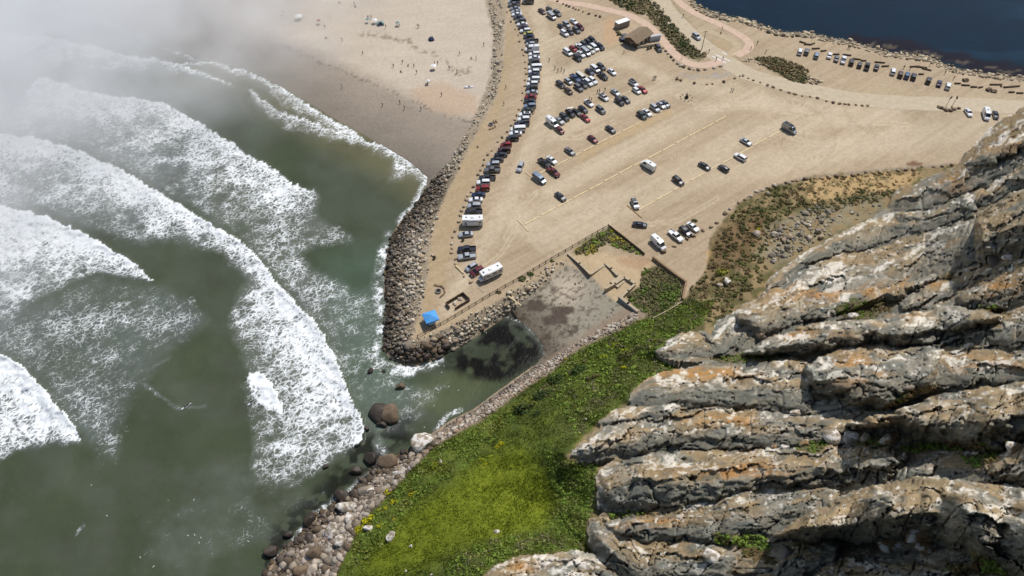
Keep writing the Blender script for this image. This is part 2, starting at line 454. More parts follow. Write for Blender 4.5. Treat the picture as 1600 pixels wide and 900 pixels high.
bank = sstep(24, 10, pl_dist(wu, wv, [(990, 492), (930, 530), (860, 580), (790, 625), (720, 668), (660, 705), (600, 760), (540, 820), (490, 890), (440, 1000)])) * (1 - grass) * (1 - mask(GU, GV, SEA_POLY, 2)) * (GV > 470)
gc = lerp(gc, lerp(np.broadcast_to(srgb(136, 120, 102), gc.shape), srgb(84, 74, 62), sstep(690, 760, GV)), bank * .95)
gc = lerp(gc, srgb(88, 76, 62), mask(wu, wv, [(690, 684), (640, 706), (575, 738), (520, 790), (446, 852), (408, 910), (440, 1000), (520, 905), (545, 855), (580, 800), (640, 735)], 6) * .9)
RIP = [(772, -160), (760, 0), (772, 60), (764, 120), (752, 160), (732, 205), (700, 255), (672, 288), (640, 330), (608, 372), (600, 430), (600, 490), (597, 545), (630, 570), (674, 566), (728, 538), (792, 493), (850, 440), (890, 405),
       (880, 412), (830, 440), (760, 480), (700, 512), (652, 533), (643, 528), (660, 470), (668, 430), (672, 380), (684, 330), (706, 285), (735, 225), (757, 185), (776, 150), (786, 100), (790, 40), (784, -160)]
rip = mask(wu, wv, RIP, 3)
wetrip = sstep(60, 8, pl_dist(GU, GV, SEA_POLY[17:30])) * (GV > 240)
gc = lerp(gc, lerp(np.broadcast_to(srgb(154, 140, 118), gc.shape), srgb(62, 52, 42), wetrip), rip * .95)
# scrub beds between the paths and the beds by the harbour road
BEDS = [[(925, -60), (948, -2), (985, 18), (1012, 24), (1030, 44), (1042, 60), (1060, 80), (1080, 92), (1095, 94), (1104, 86), (1085, 70), (1066, 56), (1050, 36), (1032, 16), (1018, -4), (1000, -60)],
        [(1180, 92), (1196, 88), (1220, 92), (1245, 100), (1262, 112), (1260, 131), (1235, 126), (1205, 110)]]
for b in BEDS:
    gc = lerp(gc, srgb(104, 98, 66), mask(wu, wv, b, 2) * .9)
gc = lerp(gc, srgb(166, 146, 112), mask(wu, wv, [(1100, 62), (1130, 60), (1146, 70), (1135, 80), (1112, 76)], 3) * .7)
gc = lerp(gc, srgb(150, 134, 104), sstep(4, 1, pl_dist(GU, GV, [(1050, 4), (1068, 26), (1085, 46)])) * .6)
gc = lerp(gc, srgb(176, 158, 126), mask(wu, wv, [(1290, 110), (1400, 135), (1480, 148), (1600, 150), (1600, 170), (1480, 158), (1350, 150)], 6) * .4)
gc = lerp(gc, srgb(150, 150, 150), mask(wu, wv, [(1062, 114), (1100, 120), (1140, 112), (1150, 104), (1158, 112), (1120, 122), (1078, 122)], 3) * .55)
gc = lerp(gc, srgb(86, 76, 62), mask(GU, GV, SEA_POLY, 3) * .8 + mask(GU, GV, HARB_POLY, 3) * .8)

g = NT('ground_soil')
colr = g.attr('col', 'Color')
n1 = g.noise(g.pos(), 0.9, 5, .65); n2 = g.noise(g.pos(), 5.0, 3, .6)
f1 = g.maprange(n1, .3, .7, .88, 1.12); f2 = g.maprange(n2, .3, .7, .9, 1.1)
ff = g.math('MULTIPLY', f1, f2); cc = g.n('CombineColor')
for i in range(3): g.l(ff, cc.inputs[i])
g.l(g.mix(1.0, colr, cc.outputs[0], 'MULTIPLY'), g.b.inputs['Base Color'])
g.b.inputs['Roughness'].default_value = .95
g.b.inputs['Specular IOR Level'].default_value = .2
g.l(g.bump(n2, .5, .12, g.bump(n1, .4, .3)), g.b.inputs['Normal'])
M_GROUND = g.m

rough_here = (1 - _inl) * (GZ > -.1)
zd = GZ + rough_here * (fbm(gx / 3, gy / 3, 71, 3) - .5) * np.clip(slope * 1.2 + rip * .8 + bank * .6, 0, 1) * 0.9
X, Y, Z = atz(GU, GV, zd)
gverts = np.stack([X, Y, Z], -1).reshape(-1, 3)
gme = np_mesh('ground', gverts, grid_faces(*GU.shape), [M_GROUND], cols=gc.reshape(-1, 3), smooth=True)
ground = tag(link('ground', gme), kind='structure')

# ---------------------------------------------------------------- water
FRONT4 = [(-900, 190), (-100, 205), (0, 208), (50, 214), (100, 226), (150, 248), (200, 270), (240, 296), (290, 326), (340, 356), (380, 380), (410, 408), (430, 438), (460, 470), (490, 500), (510, 530), (525, 560), (535, 592), (550, 622), (562, 645), (569, 668), (560, 695)]
BACK4 = [(-900, 310), (0, 322), (60, 322), (110, 345), (160, 366), (230, 384), (268, 378), (310, 386), (345, 400), (370, 418), (384, 440), (370, 462), (360, 490), (361, 530), (374, 558), (388, 580), (384, 602), (389, 640), (396, 690), (390, 738), (402, 758), (450, 765), (500, 740), (545, 705)]
WAVES = [  # front polyline (leading edge), back polyline, cover at the front, cover at the back, wave height
    ([(-900, -60), (0, -8), (60, 8), (120, 24), (190, 42), (235, 62), (280, 84), (325, 97), (370, 106), (400, 118), (440, 138), (480, 162), (520, 186), (560, 208)],
     [(-900, -50), (0, 4), (60, 18), (120, 32), (190, 50), (235, 70), (280, 92), (325, 104), (370, 113), (400, 125), (440, 146), (480, 170), (520, 194), (560, 214)], .8, .22, .15),
    ([(-900, 40), (0, 52), (55, 55), (115, 65), (200, 84), (270, 97), (330, 119), (365, 132)], [(-900, 90), (0, 100), (60, 104), (150, 118), (240, 112), (300, 124), (365, 136)], .92, .34, .4),
    ([(268, 98), (330, 95), (375, 108), (402, 117), (440, 138), (482, 163), (540, 198), (572, 220), (610, 228), (640, 250), (668, 276), (668, 291)],
     [(268, 104), (330, 104), (375, 120), (402, 134), (440, 165), (482, 190), (540, 216), (580, 236), (610, 252), (606, 284), (640, 280), (660, 292)], .84, .34, .4),
    ([(388, 140), (405, 150), (430, 168), (480, 188), (520, 202), (560, 216), (590, 226)], [(395, 160), (410, 185), (440, 200), (480, 212), (520, 222), (560, 232), (590, 236)], .8, .25, .4),
    ([(60, 118), (90, 126), (150, 146), (200, 150), (255, 160), (300, 184), (335, 206), (380, 235), (430, 265), (465, 290), (492, 298)],
     [(0, 205), (100, 222), (200, 266), (290, 320), (340, 350), (380, 374), (410, 400), (440, 420), (470, 400), (495, 340), (500, 312)], .86, .36, .7),
    (FRONT4, BACK4, 1.02, .38, 1.2),
    ([(388, 584), (402, 583), (418, 592), (432, 610), (441, 632), (440, 645)], [(384, 606), (392, 618), (402, 632), (420, 645), (432, 648)], 1.15, .75, 1.4),
    ([(-900, 300), (0, 321), (60, 335), (110, 355), (160, 380), (200, 404), (228, 428), (238, 436)], [(-900, 540), (0, 515), (50, 478), (110, 442), (150, 430), (200, 434), (230, 438)], 1.16, .44, 1.6),
    ([(-900, 480), (-100, 520), (0, 555), (30, 570), (60, 600), (90, 634), (115, 664), (126, 690)], [(-900, 790), (-60, 740), (0, 718), (25, 704), (60, 696), (100, 694), (122, 693)], 1.22, .5, 1.9),
]
WU0, WU1, WV0, WV1, WS = -260.0, 1860.0, -160.0, 1060.0, 2.5
WU_, WV_ = GU, GV
foam = np.zeros(GU.shape); wz = np.zeros(GU.shape)
ju = GU + (fbm(GU / 14, GV / 14, 81) - .5) * 9 + (fbm(GU / 4, GV / 4, 82, 2) - .5) * 4
jv = GV + (fbm(GU / 14, GV / 14, 83) - .5) * 9 + (fbm(GU / 4, GV / 4, 84, 2) - .5) * 4
for fr, bk, ca, cb_, hh in WAVES:
    poly = fr + bk[::-1]
    s = sdf(ju, jv, poly, 40)
    df = pl_dist(ju, jv, fr); db = pl_dist(ju, jv, bk)
    t = df / (df + db + 1e-6)
    cov = ca + (cb_ - ca) * t ** .7 + (fbm(GU / 20, GV / 15, 99, 3) - .5) * .5 * sstep(4, 20, df)
    cov = cov * np.where(df < db, sstep(-.8, .8, s), sstep(-12, 10, s))
    foam = np.maximum(foam, cov)
    sgn = inside(ju, jv, poly)
    prof = np.where(sgn, np.exp(-df / 16.0), np.exp(-(df / 1.6) ** 2)) * sstep(-30, 10, s)
    if hh > 1.3: prof = prof * sstep(2, 60, np.hypot(ju - fr[-1][0], jv - fr[-1][1])) * sstep(-2, 22, np.abs(jv - fr[0][1]))
    wz = np.maximum(wz, hh * prof)
# looser lace drifting between the breakers
foam = np.maximum(foam, .40 * mask(ju, jv, [(-260, 500), (60, 465), (150, 428), (238, 440), (300, 470), (330, 500), (250, 560), (200, 640), (180, 720), (130, 690), (60, 600), (0, 552), (-260, 480)], 26) * (.55 + .75 * fbm(GU / 50, GV / 40, 85)))
foam = np.maximum(foam, .47 * mask(ju, jv, [(380, 376), (430, 340), (490, 305), (500, 340), (545, 365), (550, 376), (500, 385), (470, 400), (500, 430), (540, 440), (560, 470), (545, 520), (560, 560), (540, 600), (505, 520), (455, 460)], 14) * (.5 + .9 * fbm(GU / 26, GV / 22, 86)))
foam = np.maximum(foam, .34 * mask(ju, jv, [(450, 470), (600, 440), (600, 560), (640, 600), (700, 600), (640, 680), (570, 680), (530, 580)], 16) * (.4 + 1.1 * fbm(GU / 22, GV / 16, 87)))
# swash against the armour stone and the boulders
sw = pl_dist(ju, jv, [(664, 285), (650, 315), (622, 345)]); foam = np.maximum(foam, sstep(10, 1, sw) * .6)
sw = pl_dist(ju, jv, [(610, 372), (600, 395), (596, 420), (590, 450), (596, 470), (588, 500), (592, 530), (582, 560), (600, 575), (640, 578), (665, 568), (680, 560)])
foam = np.maximum(foam, sstep(19, 2, sw) * (.1 + .95 * fbm(GU / 10, GV / 10, 88, 3)))
sw = pl_dist(ju, jv, [(590, 690), (600, 715), (580, 740), (560, 760), (540, 775), (500, 800), (460, 850), (430, 880)])
foam = np.maximum(foam, sstep(15, 1, sw) * (.25 + .62 * fbm(GU / 10, GV / 10, 89, 3)))
sw = pl_dist(ju, jv, [(718, 640), (700, 650), (680, 668)]); foam = np.maximum(foam, sstep(7, 1, sw) * .6)
foam = np.maximum(foam, sstep(1.3, .9, np.abs(np.hypot((ju - 602) / 1.1, jv - 643) / 30)) * .32)
arc = pl_dist(GU + (ju - GU) * .3, GV + (jv - GV) * .3, [(790, 492), (815, 503), (833, 519), (847, 538), (851, 554)])
incv = inside(GU, GV, SEA_POLY) & (GU > 690)
foam = np.maximum(foam, (sstep(2.2, .4, arc) * .36 + sstep(18, 2, arc) * .22) * incv)
for c in ([(300, 470), (285, 500), (280, 535), (292, 530)], [(318, 636), (296, 640)], [(130, 820), (118, 836)], [(265, 560), (210, 590), (280, 640)]):
    foam = np.maximum(foam, sstep(6, 1, pl_dist(ju, jv, c)) * .34)
foam = np.maximum(foam, .2 * mask(ju, jv, [(330, 700), (540, 760), (500, 800), (430, 860), (300, 900), (200, 900), (250, 800)], 30) * (.3 + fbm(GU / 20, GV / 16, 90)))
# kelp and dark sea bed
kelp = mask(ju, jv, [(690, 566), (730, 540), (770, 508), (795, 494), (835, 522), (852, 552), (830, 572), (780, 600), (740, 592)], 16) * (.35 + .65 * sstep(.3, .5, fbm(GU / 26, GV / 20, 91, 4)))
kelp = np.maximum(kelp, .7 * mask(ju, jv, [(560, 690), (600, 668), (650, 640), (640, 690), (600, 712), (540, 770), (480, 810), (440, 860), (420, 890), (400, 900), (430, 820), (500, 760)], 10) * sstep(.3, .55, fbm(GU / 12, GV / 12, 92, 3)))
hk = pl_dist(ju + (fbm(GU / 50, GV / 12, 93) - .5) * 40, jv + (fbm(GU / 60, GV / 16, 94) - .5) * 26, [(1330, 62), (1400, 74), (1480, 92), (1560, 108), (1700, 125)])
hkelp = sstep(17, 6, hk) * inside(GU, GV, HARB_POLY)
hk2 = pl_dist(ju + (fbm(GU / 40, GV / 7, 95) - .5) * 40, jv + (fbm(GU / 40, GV / 9, 96) - .5) * 14, [(1360, 66), (1400, 78), (1480, 96), (1560, 108), (1640, 122)])
hpale = sstep(4.5, .5, hk2) * inside(GU, GV, HARB_POLY) * sstep(.42, .6, fbm(GU / 22, GV / 5, 97, 3))
harb = mask(GU, GV, HARB_POLY, 6)
WG = srgb(68, 75, 57); WGREY = srgb(80, 88, 72); WSH = srgb(104, 100, 74); WHARB = srgb(10, 31, 46)
wc = np.empty(GU.shape + (3,)); wc[:] = WG
wc = lerp(wc, srgb(78, 84, 72), sstep(.35, .7, fbm(GU / 70, GV / 60, 98)) * .7)
shal = sstep(75, 10, pl_dist(GU, GV, SEA_POLY[5:18])); wc = lerp(wc, WSH, shal * .8 * (1 - harb))
wc = lerp(wc, srgb(74, 92, 76), mask(ju, jv, [(500, 400), (600, 380), (600, 560), (650, 600), (600, 690), (560, 640), (530, 560)], 30) * .6)
wc = lerp(wc, srgb(84, 92, 62), mask(ju, jv, [(660, 600), (740, 560), (790, 600), (700, 650), (650, 640)], 16) * .6)
wc = lerp(wc, srgb(66, 78, 74), sstep(0, 40, foam * 100 - 8) * .5 * (GU < 330))
wc = lerp(wc, WHARB * 1.0, harb); wc = lerp(wc, srgb(20, 46, 62), harb * sstep(.45, .7, fbm(gx / 60, gy / 14, 104, 4)) * .8); wc = lerp(wc, srgb(26, 18, 24), hkelp * .9); wc = lerp(wc, srgb(98, 88, 72), hpale * .8)
wc = lerp(wc, srgb(16, 15, 15), np.clip(kelp * 1.1, 0, .97))

q = NT('sea_water')
fo = q.attr('foam'); base = q.attr('col', 'Color')
# streaks that trail the breakers, cells of lace, fine froth
p1 = q.pos((1, 1, 1), (0, 0, math.radians(-38)))
warp = q.n('TexNoise'); warp.inputs['Scale'].default_value = .35; warp.inputs['Detail'].default_value = 3; q.l(p1, warp.inputs['Vector'])
wm = q.n('VectorMath', operation='MULTIPLY_ADD'); q.l(warp.outputs['Color'], wm.inputs[0]); wm.inputs[1].default_value = (3.2, 3.2, 0); q.l(p1, wm.inputs[2])
st = q.n('Mapping'); st.inputs['Scale'].default_value = (.78, 1.12, 1); q.l(wm.outputs[0], st.inputs['Vector'])
vo = q.n('TexVoronoi', feature='DISTANCE_TO_EDGE'); vo.inputs['Scale'].default_value = .8; q.l(st.outputs[0], vo.inputs['Vector'])
cell = q.maprange(vo.outputs['Distance'], 0, .34, 1, 0)
vo2 = q.n('TexVoronoi', feature='DISTANCE_TO_EDGE'); vo2.inputs['Scale'].default_value = 2.0; q.l(st.outputs[0], vo2.inputs['Vector'])
cell2 = q.maprange(vo2.outputs['Distance'], 0, .36, 1, 0)
nz = q.noise(st.outputs[0], .36, 6, .7)
nf = q.noise(p1, 2.2, 4, .7)
nl = q.noise(st.outputs[0], .07, 4, .6)
tex = q.math('MULTIPLY_ADD', cell, .42, q.math('MULTIPLY_ADD', cell2, .28, q.math('MULTIPLY_ADD', nz, 1.0, q.math('MULTIPLY_ADD', nl, .7, q.math('MULTIPLY', nf, .34)))))
val = q.math('ADD', tex, q.math('MULTIPLY_ADD', fo, 1.05, -1.92))
fm = q.maprange(val, -.08, .52, 0, 1, True)
thin = q.math('MULTIPLY', q.maprange(fo, .1, .8, 0, .22), q.maprange(nz, .3, .7, .4, 1))
fm2 = q.math('MAXIMUM', fm, thin)
nb = q.noise(q.pos(), .06, 4, .6)
vb = q.maprange(nb, .3, .7, .86, 1.14); cb3 = q.n('CombineColor')
for i in range(3): q.l(vb, cb3.inputs[i])
bcol = q.mix(1.0, base, cb3.outputs[0], 'MULTIPLY')
fcol = q.mix(q.maprange(nf, .3, .7, 0, 1), (.74, .77, .78), (.88, .9, .9))
q.l(q.mix(fm2, bcol, fcol), q.b.inputs['Base Color'])
q.l(q.maprange(fm2, 0, 1, .2, .8), q.b.inputs['Roughness'])
q.b.inputs['IOR'].default_value = 1.33
q.b.inputs['Specular IOR Level'].default_value = .14
rip_h = q.math('ADD', q.noise(q.pos((1, .7, 1), (0, 0, .5)), 1.1, 5, .65), q.math('MULTIPLY', fm2, .9))
q.l(q.bump(rip_h, .3, .3), q.b.inputs['Normal'])
M_WATER = q.m

ch = (fbm(gx / 2.2, gy / 2.2, 101, 4) - .5) * 1.5 * sstep(.45, 1.0, foam) + (fbm(gx / 5, gy / 5, 102, 3) - .5) * .25 * (1 - harb)
swell = (fbm((gx * .8 + gy * .6) / 16, (gx * .6 - gy * .8) / 60, 103, 2) - .5) * .8 * (1 - harb) * sstep(30, 160, pl_dist(GU, GV, SEA_POLY[10:40]))
calm = sstep(2, 30, pl_dist(GU, GV, SEA_POLY[2:-2]))
wzz = (wz + ch + swell) * (.12 + .88 * calm) + .02
onwater = mask(GU, GV, SEA_POLY, 12) + harb
wzz = np.where(onwater > .02, wzz * np.clip(onwater, 0, 1), -.35)
keep = (sdf(GU, GV, SEA_POLY, 40) > -16) | (sdf(GU, GV, HARB_POLY, 40) > -10)
X, Y, Z = atz(GU, GV, wzz)
wv3, wf3, wcol3, wfo3 = compact(np.stack([X, Y, Z], -1).reshape(-1, 3), grid_faces(*GU.shape, keep=keep), wc.reshape(-1, 3), foam.ravel())
wme = np_mesh('water', wv3, wf3, [M_WATER], cols=wcol3, smooth=True, attrs={'foam': wfo3})
water = tag(link('water', wme), kind='structure')
# open water and sandspit beyond the frame, down to the horizon
R = 9000.0
far = np_mesh('ocean', [(-R, -R, -7.5), (R, -R, -7.5), (R, R, -7.5), (-R, R, -7.5)], np.array([[0, 1, 2, 3]]), [M_WATER], cols=np.tile(WG, (4, 1)), attrs={'foam': np.zeros(4)})
tag(link('ocean', far), kind='structure')

# ---------------------------------------------------------------- the great rock
ROCK_Z = [(1180, 490, 10), (1130, 520, 13), (1062, 522, 13), (1025, 548, 16), (1040, 558, 17), (985, 620, 21.3), (935, 660, 23.3), (885, 712, 25.3), (935, 760, 27.2), (920, 830, 28.2), (915, 860, 28.2), (760, 895, 24.4), (810, 868, 25.4), (740, 1060, 26),
          (1230, 412, 7.5), (1300, 368, 7), (1350, 346, 8), (1392, 312, 10), (1410, 291, 14), (1450, 275, 19), (1500, 250, 27), (1540, 205, 33), (1600, 165, 42), (1640, 146, 47), (1800, 140, 66),
          (1300, 600, 44), (1400, 450, 31), (1300, 480, 24), (1500, 350, 36), (1600, 300, 49), (1500, 480, 44), (1600, 420, 58), (1200, 560, 28), (1400, 560, 45), (1500, 620, 60), (1600, 600, 72), (1150, 640, 33), (1300, 700, 50), (1400, 750, 66), (1600, 720, 84),
          (1600, 850, 94), (1400, 850, 74), (1200, 850, 56), (1050, 700, 33), (1060, 780, 38), (1000, 880, 40), (1200, 760, 48), (1200, 1060, 66), (1500, 1060, 96), (1800, 1060, 112), (1800, 700, 100), (1800, 400, 84), (2200, 110, 92), (2200, 400, 112), (2200, 800, 126), (2200, 1280, 130), (1500, 1280, 104), (1100, 1280, 66), (720, 1280, 28)]
ra = np.asarray(ROCK_Z, float)
def tps_fit(pts, val, lam=60.0):
    n = len(pts); d2 = ((pts[:, None] - pts[None]) ** 2).sum(-1)
    K = np.where(d2 > 0, d2 * np.log(d2 + 1e-12) * .5, 0) + lam * np.eye(n)
    P = np.hstack([np.ones((n, 1)), pts]); A = np.block([[K, P], [P.T, np.zeros((3, 3))]])
    return np.linalg.solve(A, np.r_[val, 0, 0, 0])
def tps_eval(pts, w, U, Vv):
    r = w[-3] + w[-2] * U + w[-1] * Vv
    for (x, y), k in zip(pts, w):
        d2 = (U - x) ** 2 + (Vv - y) ** 2
        r = r + k * np.where(d2 > 0, d2 * np.log(d2 + 1e-12) * .5, 0)
    return r
rpts = ra[:, :2] / 100.0
rw = tps_fit(rpts, ra[:, 2], 1.0)

RS = 1.6
ru = np.r_[np.arange(728, 1660, RS), np.arange(1664, 2250, 5)]; rv = np.r_[np.arange(94, 130, 4), np.arange(130, 950, RS), np.arange(954, 1280, 5)]
RU, RV = np.meshgrid(ru, rv)
rz0 = tps_eval(rpts, rw, RU / 100, RV / 100)
wob = (fbm(RU / 22, RV / 12, 201, 4) - .5)
Uw = RU + (fbm(RU / 16, RV / 16, 203, 3) - .5) * 14
Vw = RV + wob * 15 + (fbm(RU / 6, RV / 6, 205, 2) - .5) * 2.5
SLABS = [  # upper edge, lower edge, height of the swell in metres, place of the crest, taper at each end in pixels
    ([(1385, 318), (1410, 290), (1450, 274), (1497, 254), (1540, 203), (1570, 182), (1600, 165), (1660, 140), (1790, 120)], [(1385, 322), (1410, 334), (1450, 324), (1500, 304), (1545, 290), (1600, 256), (1700, 210), (1790, 180)], 4.2, .62, 20, 0),
    ([(1500, 256), (1540, 232), (1600, 205), (1790, 170)], [(1500, 262), (1540, 262), (1600, 236), (1790, 200)], 5.0, .5, 30, 0),
    ([(1490, 308), (1545, 288), (1600, 256), (1790, 180)], [(1490, 330), (1545, 318), (1600, 292), (1790, 235)], 3.6, .4, 40, 0),
    ([(1195, 432), (1230, 412), (1262, 390), (1300, 368), (1350, 346), (1400, 332), (1450, 323), (1500, 304), (1520, 296)], [(1195, 470), (1240, 430), (1300, 396), (1360, 388), (1407, 377), (1425, 369), (1470, 356), (1515, 340), (1520, 338)], 3.4, .5, 30, 10),
    ([(1400, 334), (1450, 326), (1500, 308), (1530, 300)], [(1400, 350), (1450, 344), (1500, 330), (1530, 322)], 3.8, .6, 18, 24),
    ([(1112, 512), (1150, 486), (1200, 452), (1240, 430), (1300, 396), (1360, 388), (1407, 377), (1425, 369), (1470, 356), (1515, 343), (1528, 350)], [(1112, 556), (1130, 558), (1190, 534), (1240, 518), (1300, 502), (1350, 488), (1400, 474), (1418, 462), (1450, 440), (1480, 433), (1525, 412), (1528, 410)], 5.0, .42, 26, 14),
    ([(1146, 487), (1200, 454), (1262, 432)], [(1146, 500), (1168, 520), (1190, 536), (1262, 514)], 11.0, .3, 10, 60),
    ([(1150, 520), (1200, 492), (1260, 470), (1330, 452), (1400, 440), (1470, 425)], [(1150, 540), (1200, 520), (1260, 502), (1330, 488), (1400, 470), (1470, 436)], 5.0, .45, 40, 40),
    ([(1522, 352), (1545, 322), (1575, 305), (1600, 294), (1790, 235)], [(1522, 405), (1545, 410), (1575, 406), (1600, 398), (1790, 330)], 10.5, .34, 12, 0),
    ([(1405, 470), (1425, 452), (1442, 440), (1490, 432), (1545, 420)], [(1405, 488), (1425, 487), (1442, 484), (1470, 472), (1500, 456), (1545, 432)], 3.4, .5, 14, 16),
    ([(1495, 462), (1535, 446), (1570, 420), (1600, 404), (1790, 330)], [(1495, 476), (1535, 486), (1570, 486), (1600, 478), (1790, 420)], 4.5, .45, 14, 0),
    ([(1160, 548), (1200, 531), (1240, 516), (1300, 502), (1390, 498), (1440, 484), (1470, 477), (1510, 479), (1545, 488), (1560, 492)], [(1160, 557), (1200, 556), (1255, 556), (1310, 548), (1350, 540), (1440, 544), (1490, 530), (1530, 512), (1560, 500)], 9.0, .36, 20, 14),
    ([(1435, 532), (1500, 512), (1560, 490), (1600, 476), (1790, 420)], [(1435, 542), (1500, 540), (1560, 540), (1600, 548), (1790, 500)], 4.4, .5, 16, 0),
    ([(1258, 574), (1300, 549), (1345, 533), (1400, 538), (1440, 540), (1470, 536)], [(1258, 600), (1290, 616), (1340, 634), (1400, 636), (1440, 626), (1470, 604)], 9.0, .6, 10, 20),
    ([(1420, 541), (1460, 536), (1500, 535), (1570, 538), (1620, 552), (1790, 520)], [(1420, 606), (1450, 615), (1500, 612), (1570, 606), (1620, 604), (1790, 600)], 6.0, .68, 14, 0),
    ([(978, 622), (990, 606), (1020, 585), (1060, 574), (1140, 569), (1200, 555), (1262, 566), (1268, 572)], [(978, 632), (990, 636), (1050, 634), (1060, 636), (1120, 632), (1200, 644), (1262, 648), (1268, 646)], 5.0, .5, 12, 8),
    ([(932, 658), (960, 640), (1000, 632), (1060, 634)], [(932, 668), (960, 668), (1000, 660), (1060, 650)], 2.6, .5, 14, 14),
    ([(878, 706), (900, 689), (940, 670), (1000, 654), (1060, 644), (1130, 638), (1200, 644), (1262, 648), (1330, 655)], [(878, 716), (895, 722), (925, 723), (960, 716), (1000, 712), (1080, 702), (1150, 704), (1200, 700), (1262, 700), (1330, 690)], 5.4, .45, 14, 40),
    ([(1320, 660), (1385, 650), (1420, 635), (1440, 628), (1480, 615), (1520, 606), (1600, 596), (1790, 580)], [(1320, 668), (1395, 670), (1440, 686), (1500, 700), (1550, 704), (1600, 694), (1790, 680)], 12.0, .26, 30, 0),
    ([(928, 742), (960, 722), (1000, 712), (1100, 704), (1200, 700), (1300, 696), (1400, 702), (1420, 708)], [(928, 780), (950, 794), (1000, 796), (1050, 796), (1120, 788), (1180, 768), (1240, 760), (1300, 758), (1400, 742), (1420, 730)], 6.0, .55, 12, 26),
    ([(1238, 726), (1260, 712), (1330, 704), (1400, 702), (1418, 708)], [(1238, 756), (1260, 760), (1290, 760), (1370, 754), (1400, 742), (1418, 726)], 6.4, .5, 10, 14),
    ([(1395, 742), (1420, 720), (1480, 704), (1530, 704), (1560, 714), (1590, 730)], [(1395, 752), (1420, 756), (1450, 752), (1540, 752), (1560, 752), (1590, 748)], 4.0, .5, 10, 12),
    ([(1545, 722), (1580, 700), (1600, 690), (1790, 670)], [(1545, 748), (1580, 756), (1600, 762), (1790, 770)], 6.0, .45, 10, 0),
    ([(940, 814), (990, 800), (1040, 792), (1100, 786), (1150, 766), (1200, 760), (1290, 760), (1310, 766)], [(940, 830), (960, 840), (1060, 846), (1150, 850), (1200, 836), (1260, 816), (1300, 796), (1310, 790)], 4.6, .55, 16, 14),
    ([(1208, 834), (1232, 818), (1260, 800), (1310, 775), (1370, 756), (1440, 745), (1500, 745), (1560, 755), (1600, 760), (1790, 790)], [(1208, 842), (1260, 846), (1310, 846), (1360, 848), (1420, 842), (1460, 842), (1500, 862), (1560, 898), (1600, 920), (1790, 1010)], 14.0, .40, 20, 0),
    ([(912, 826), (935, 806), (965, 812), (1000, 842), (1080, 846), (1130, 852), (1150, 868)], [(912, 846), (935, 872), (965, 900), (1000, 924), (1080, 930), (1130, 912), (1150, 886)], 4.0, .55, 12, 20),
    ([(738, 930), (755, 896), (775, 880), (810, 868), (870, 864), (900, 858), (930, 868), (960, 890), (985, 912), (1000, 930)], [(738, 1050), (800, 1060), (900, 1060), (960, 1050), (1000, 1000)], 6.0, .35, 14, 20),
    ([(1060, 930), (1120, 915), (1180, 900), (1240, 890), (1280, 900)], [(1060, 970), (1120, 980), (1180, 980), (1240, 960), (1280, 940)], 4.0, .5, 20, 20),
    ([(1205, 892), (1232, 858), (1250, 846), (1300, 844), (1312, 850)], [(1205, 905), (1250, 908), (1280, 896), (1300, 880), (1312, 868)], 3.4, .55, 8, 8),
    ([(1275, 888), (1300, 874), (1330, 874), (1420, 880), (1500, 892), (1530, 915)], [(1275, 920), (1300, 950), (1420, 960), (1500, 950), (1530, 935)], 4.0, .5, 10, 16),
    ([(1020, 546), (1045, 530), (1062, 519), (1095, 512), (1110, 524), (1116, 540)], [(1020, 551), (1045, 560), (1062, 562), (1095, 560), (1110, 558), (1116, 552)], 3.6, .6, 10, 8),
    ([(980, 985), (1100, 960), (1250, 950), (1400, 955), (1500, 940), (1600, 950), (1790, 1010)], [(980, 1050), (1100, 1050), (1250, 1050), (1400, 1050), (1500, 1050), (1600, 1050), (1790, 1060)], 5.0, .4, 20, 0),
]
B = np.full(RU.shape, -0.2); TT = np.full(RU.shape, .5); SID = np.full(RU.shape, -1)
th = np.radians(np.interp(RV, [230, 430, 560, 650, 800, 900], [-27, -22, -16, -9, -4, 2]))
sA = (RU - 1250) * np.cos(th) + (RV - 600) * np.sin(th); nA = -(RU - 1250) * np.sin(th) + (RV - 600) * np.cos(th)
NS = nA.copy(); SS = sA.copy()
for k, (tp, bt, hh, cr, tl, tr) in enumerate(SLABS):
    tp = np.asarray(tp, float); bt = np.asarray(bt, float)
    a, b = max(tp[0, 0], bt[0, 0]), min(tp[-1, 0], bt[-1, 0])
    top = np.interp(Uw, tp[:, 0], tp[:, 1]); bot = np.interp(Uw, bt[:, 0], bt[:, 1])
    tt = (Vw - top) / np.maximum(bot - top, 1)
    ok = (Uw >= a) & (Uw <= b) & (tt >= 0) & (tt <= 1)
    ta = np.sqrt(np.clip((Uw - a) / max(tl, 1e-3), 0, 1)) if tl else 1.0
    tb = np.sqrt(np.clip((b - Uw) / max(tr, 1e-3), 0, 1)) if tr else 1.0
    up = np.sin(np.clip(tt / (cr * .8), 0, 1) * math.pi / 2) ** .75
    dn = np.clip(1 - (np.clip((tt - cr) / (1 - cr), 0, 1)) ** 1.9, 0, 1) ** .85
    pr = np.where(tt < cr, up, dn) * hh * ((.36, .66, .5)[k % 3] if hh < 8 else 1) * ta * tb + .25
    m = ok & (pr > B)
    B = np.where(m, pr, B); TT = np.where(m, tt, TT); SID = np.where(m, k, SID)
    NS = np.where(m, Vw - (top * .6 + bot * .4), NS); SS = np.where(m, RU, SS)
off_ = np.maximum(sstep(1650, 1785, RU), sstep(945, 1035, RV)); B = B * (1 - off_) + 1.5 * off_
sid_n = (np.where(off_ > .98, -1, SID) * 7.31)
sA, nA = SS, NS
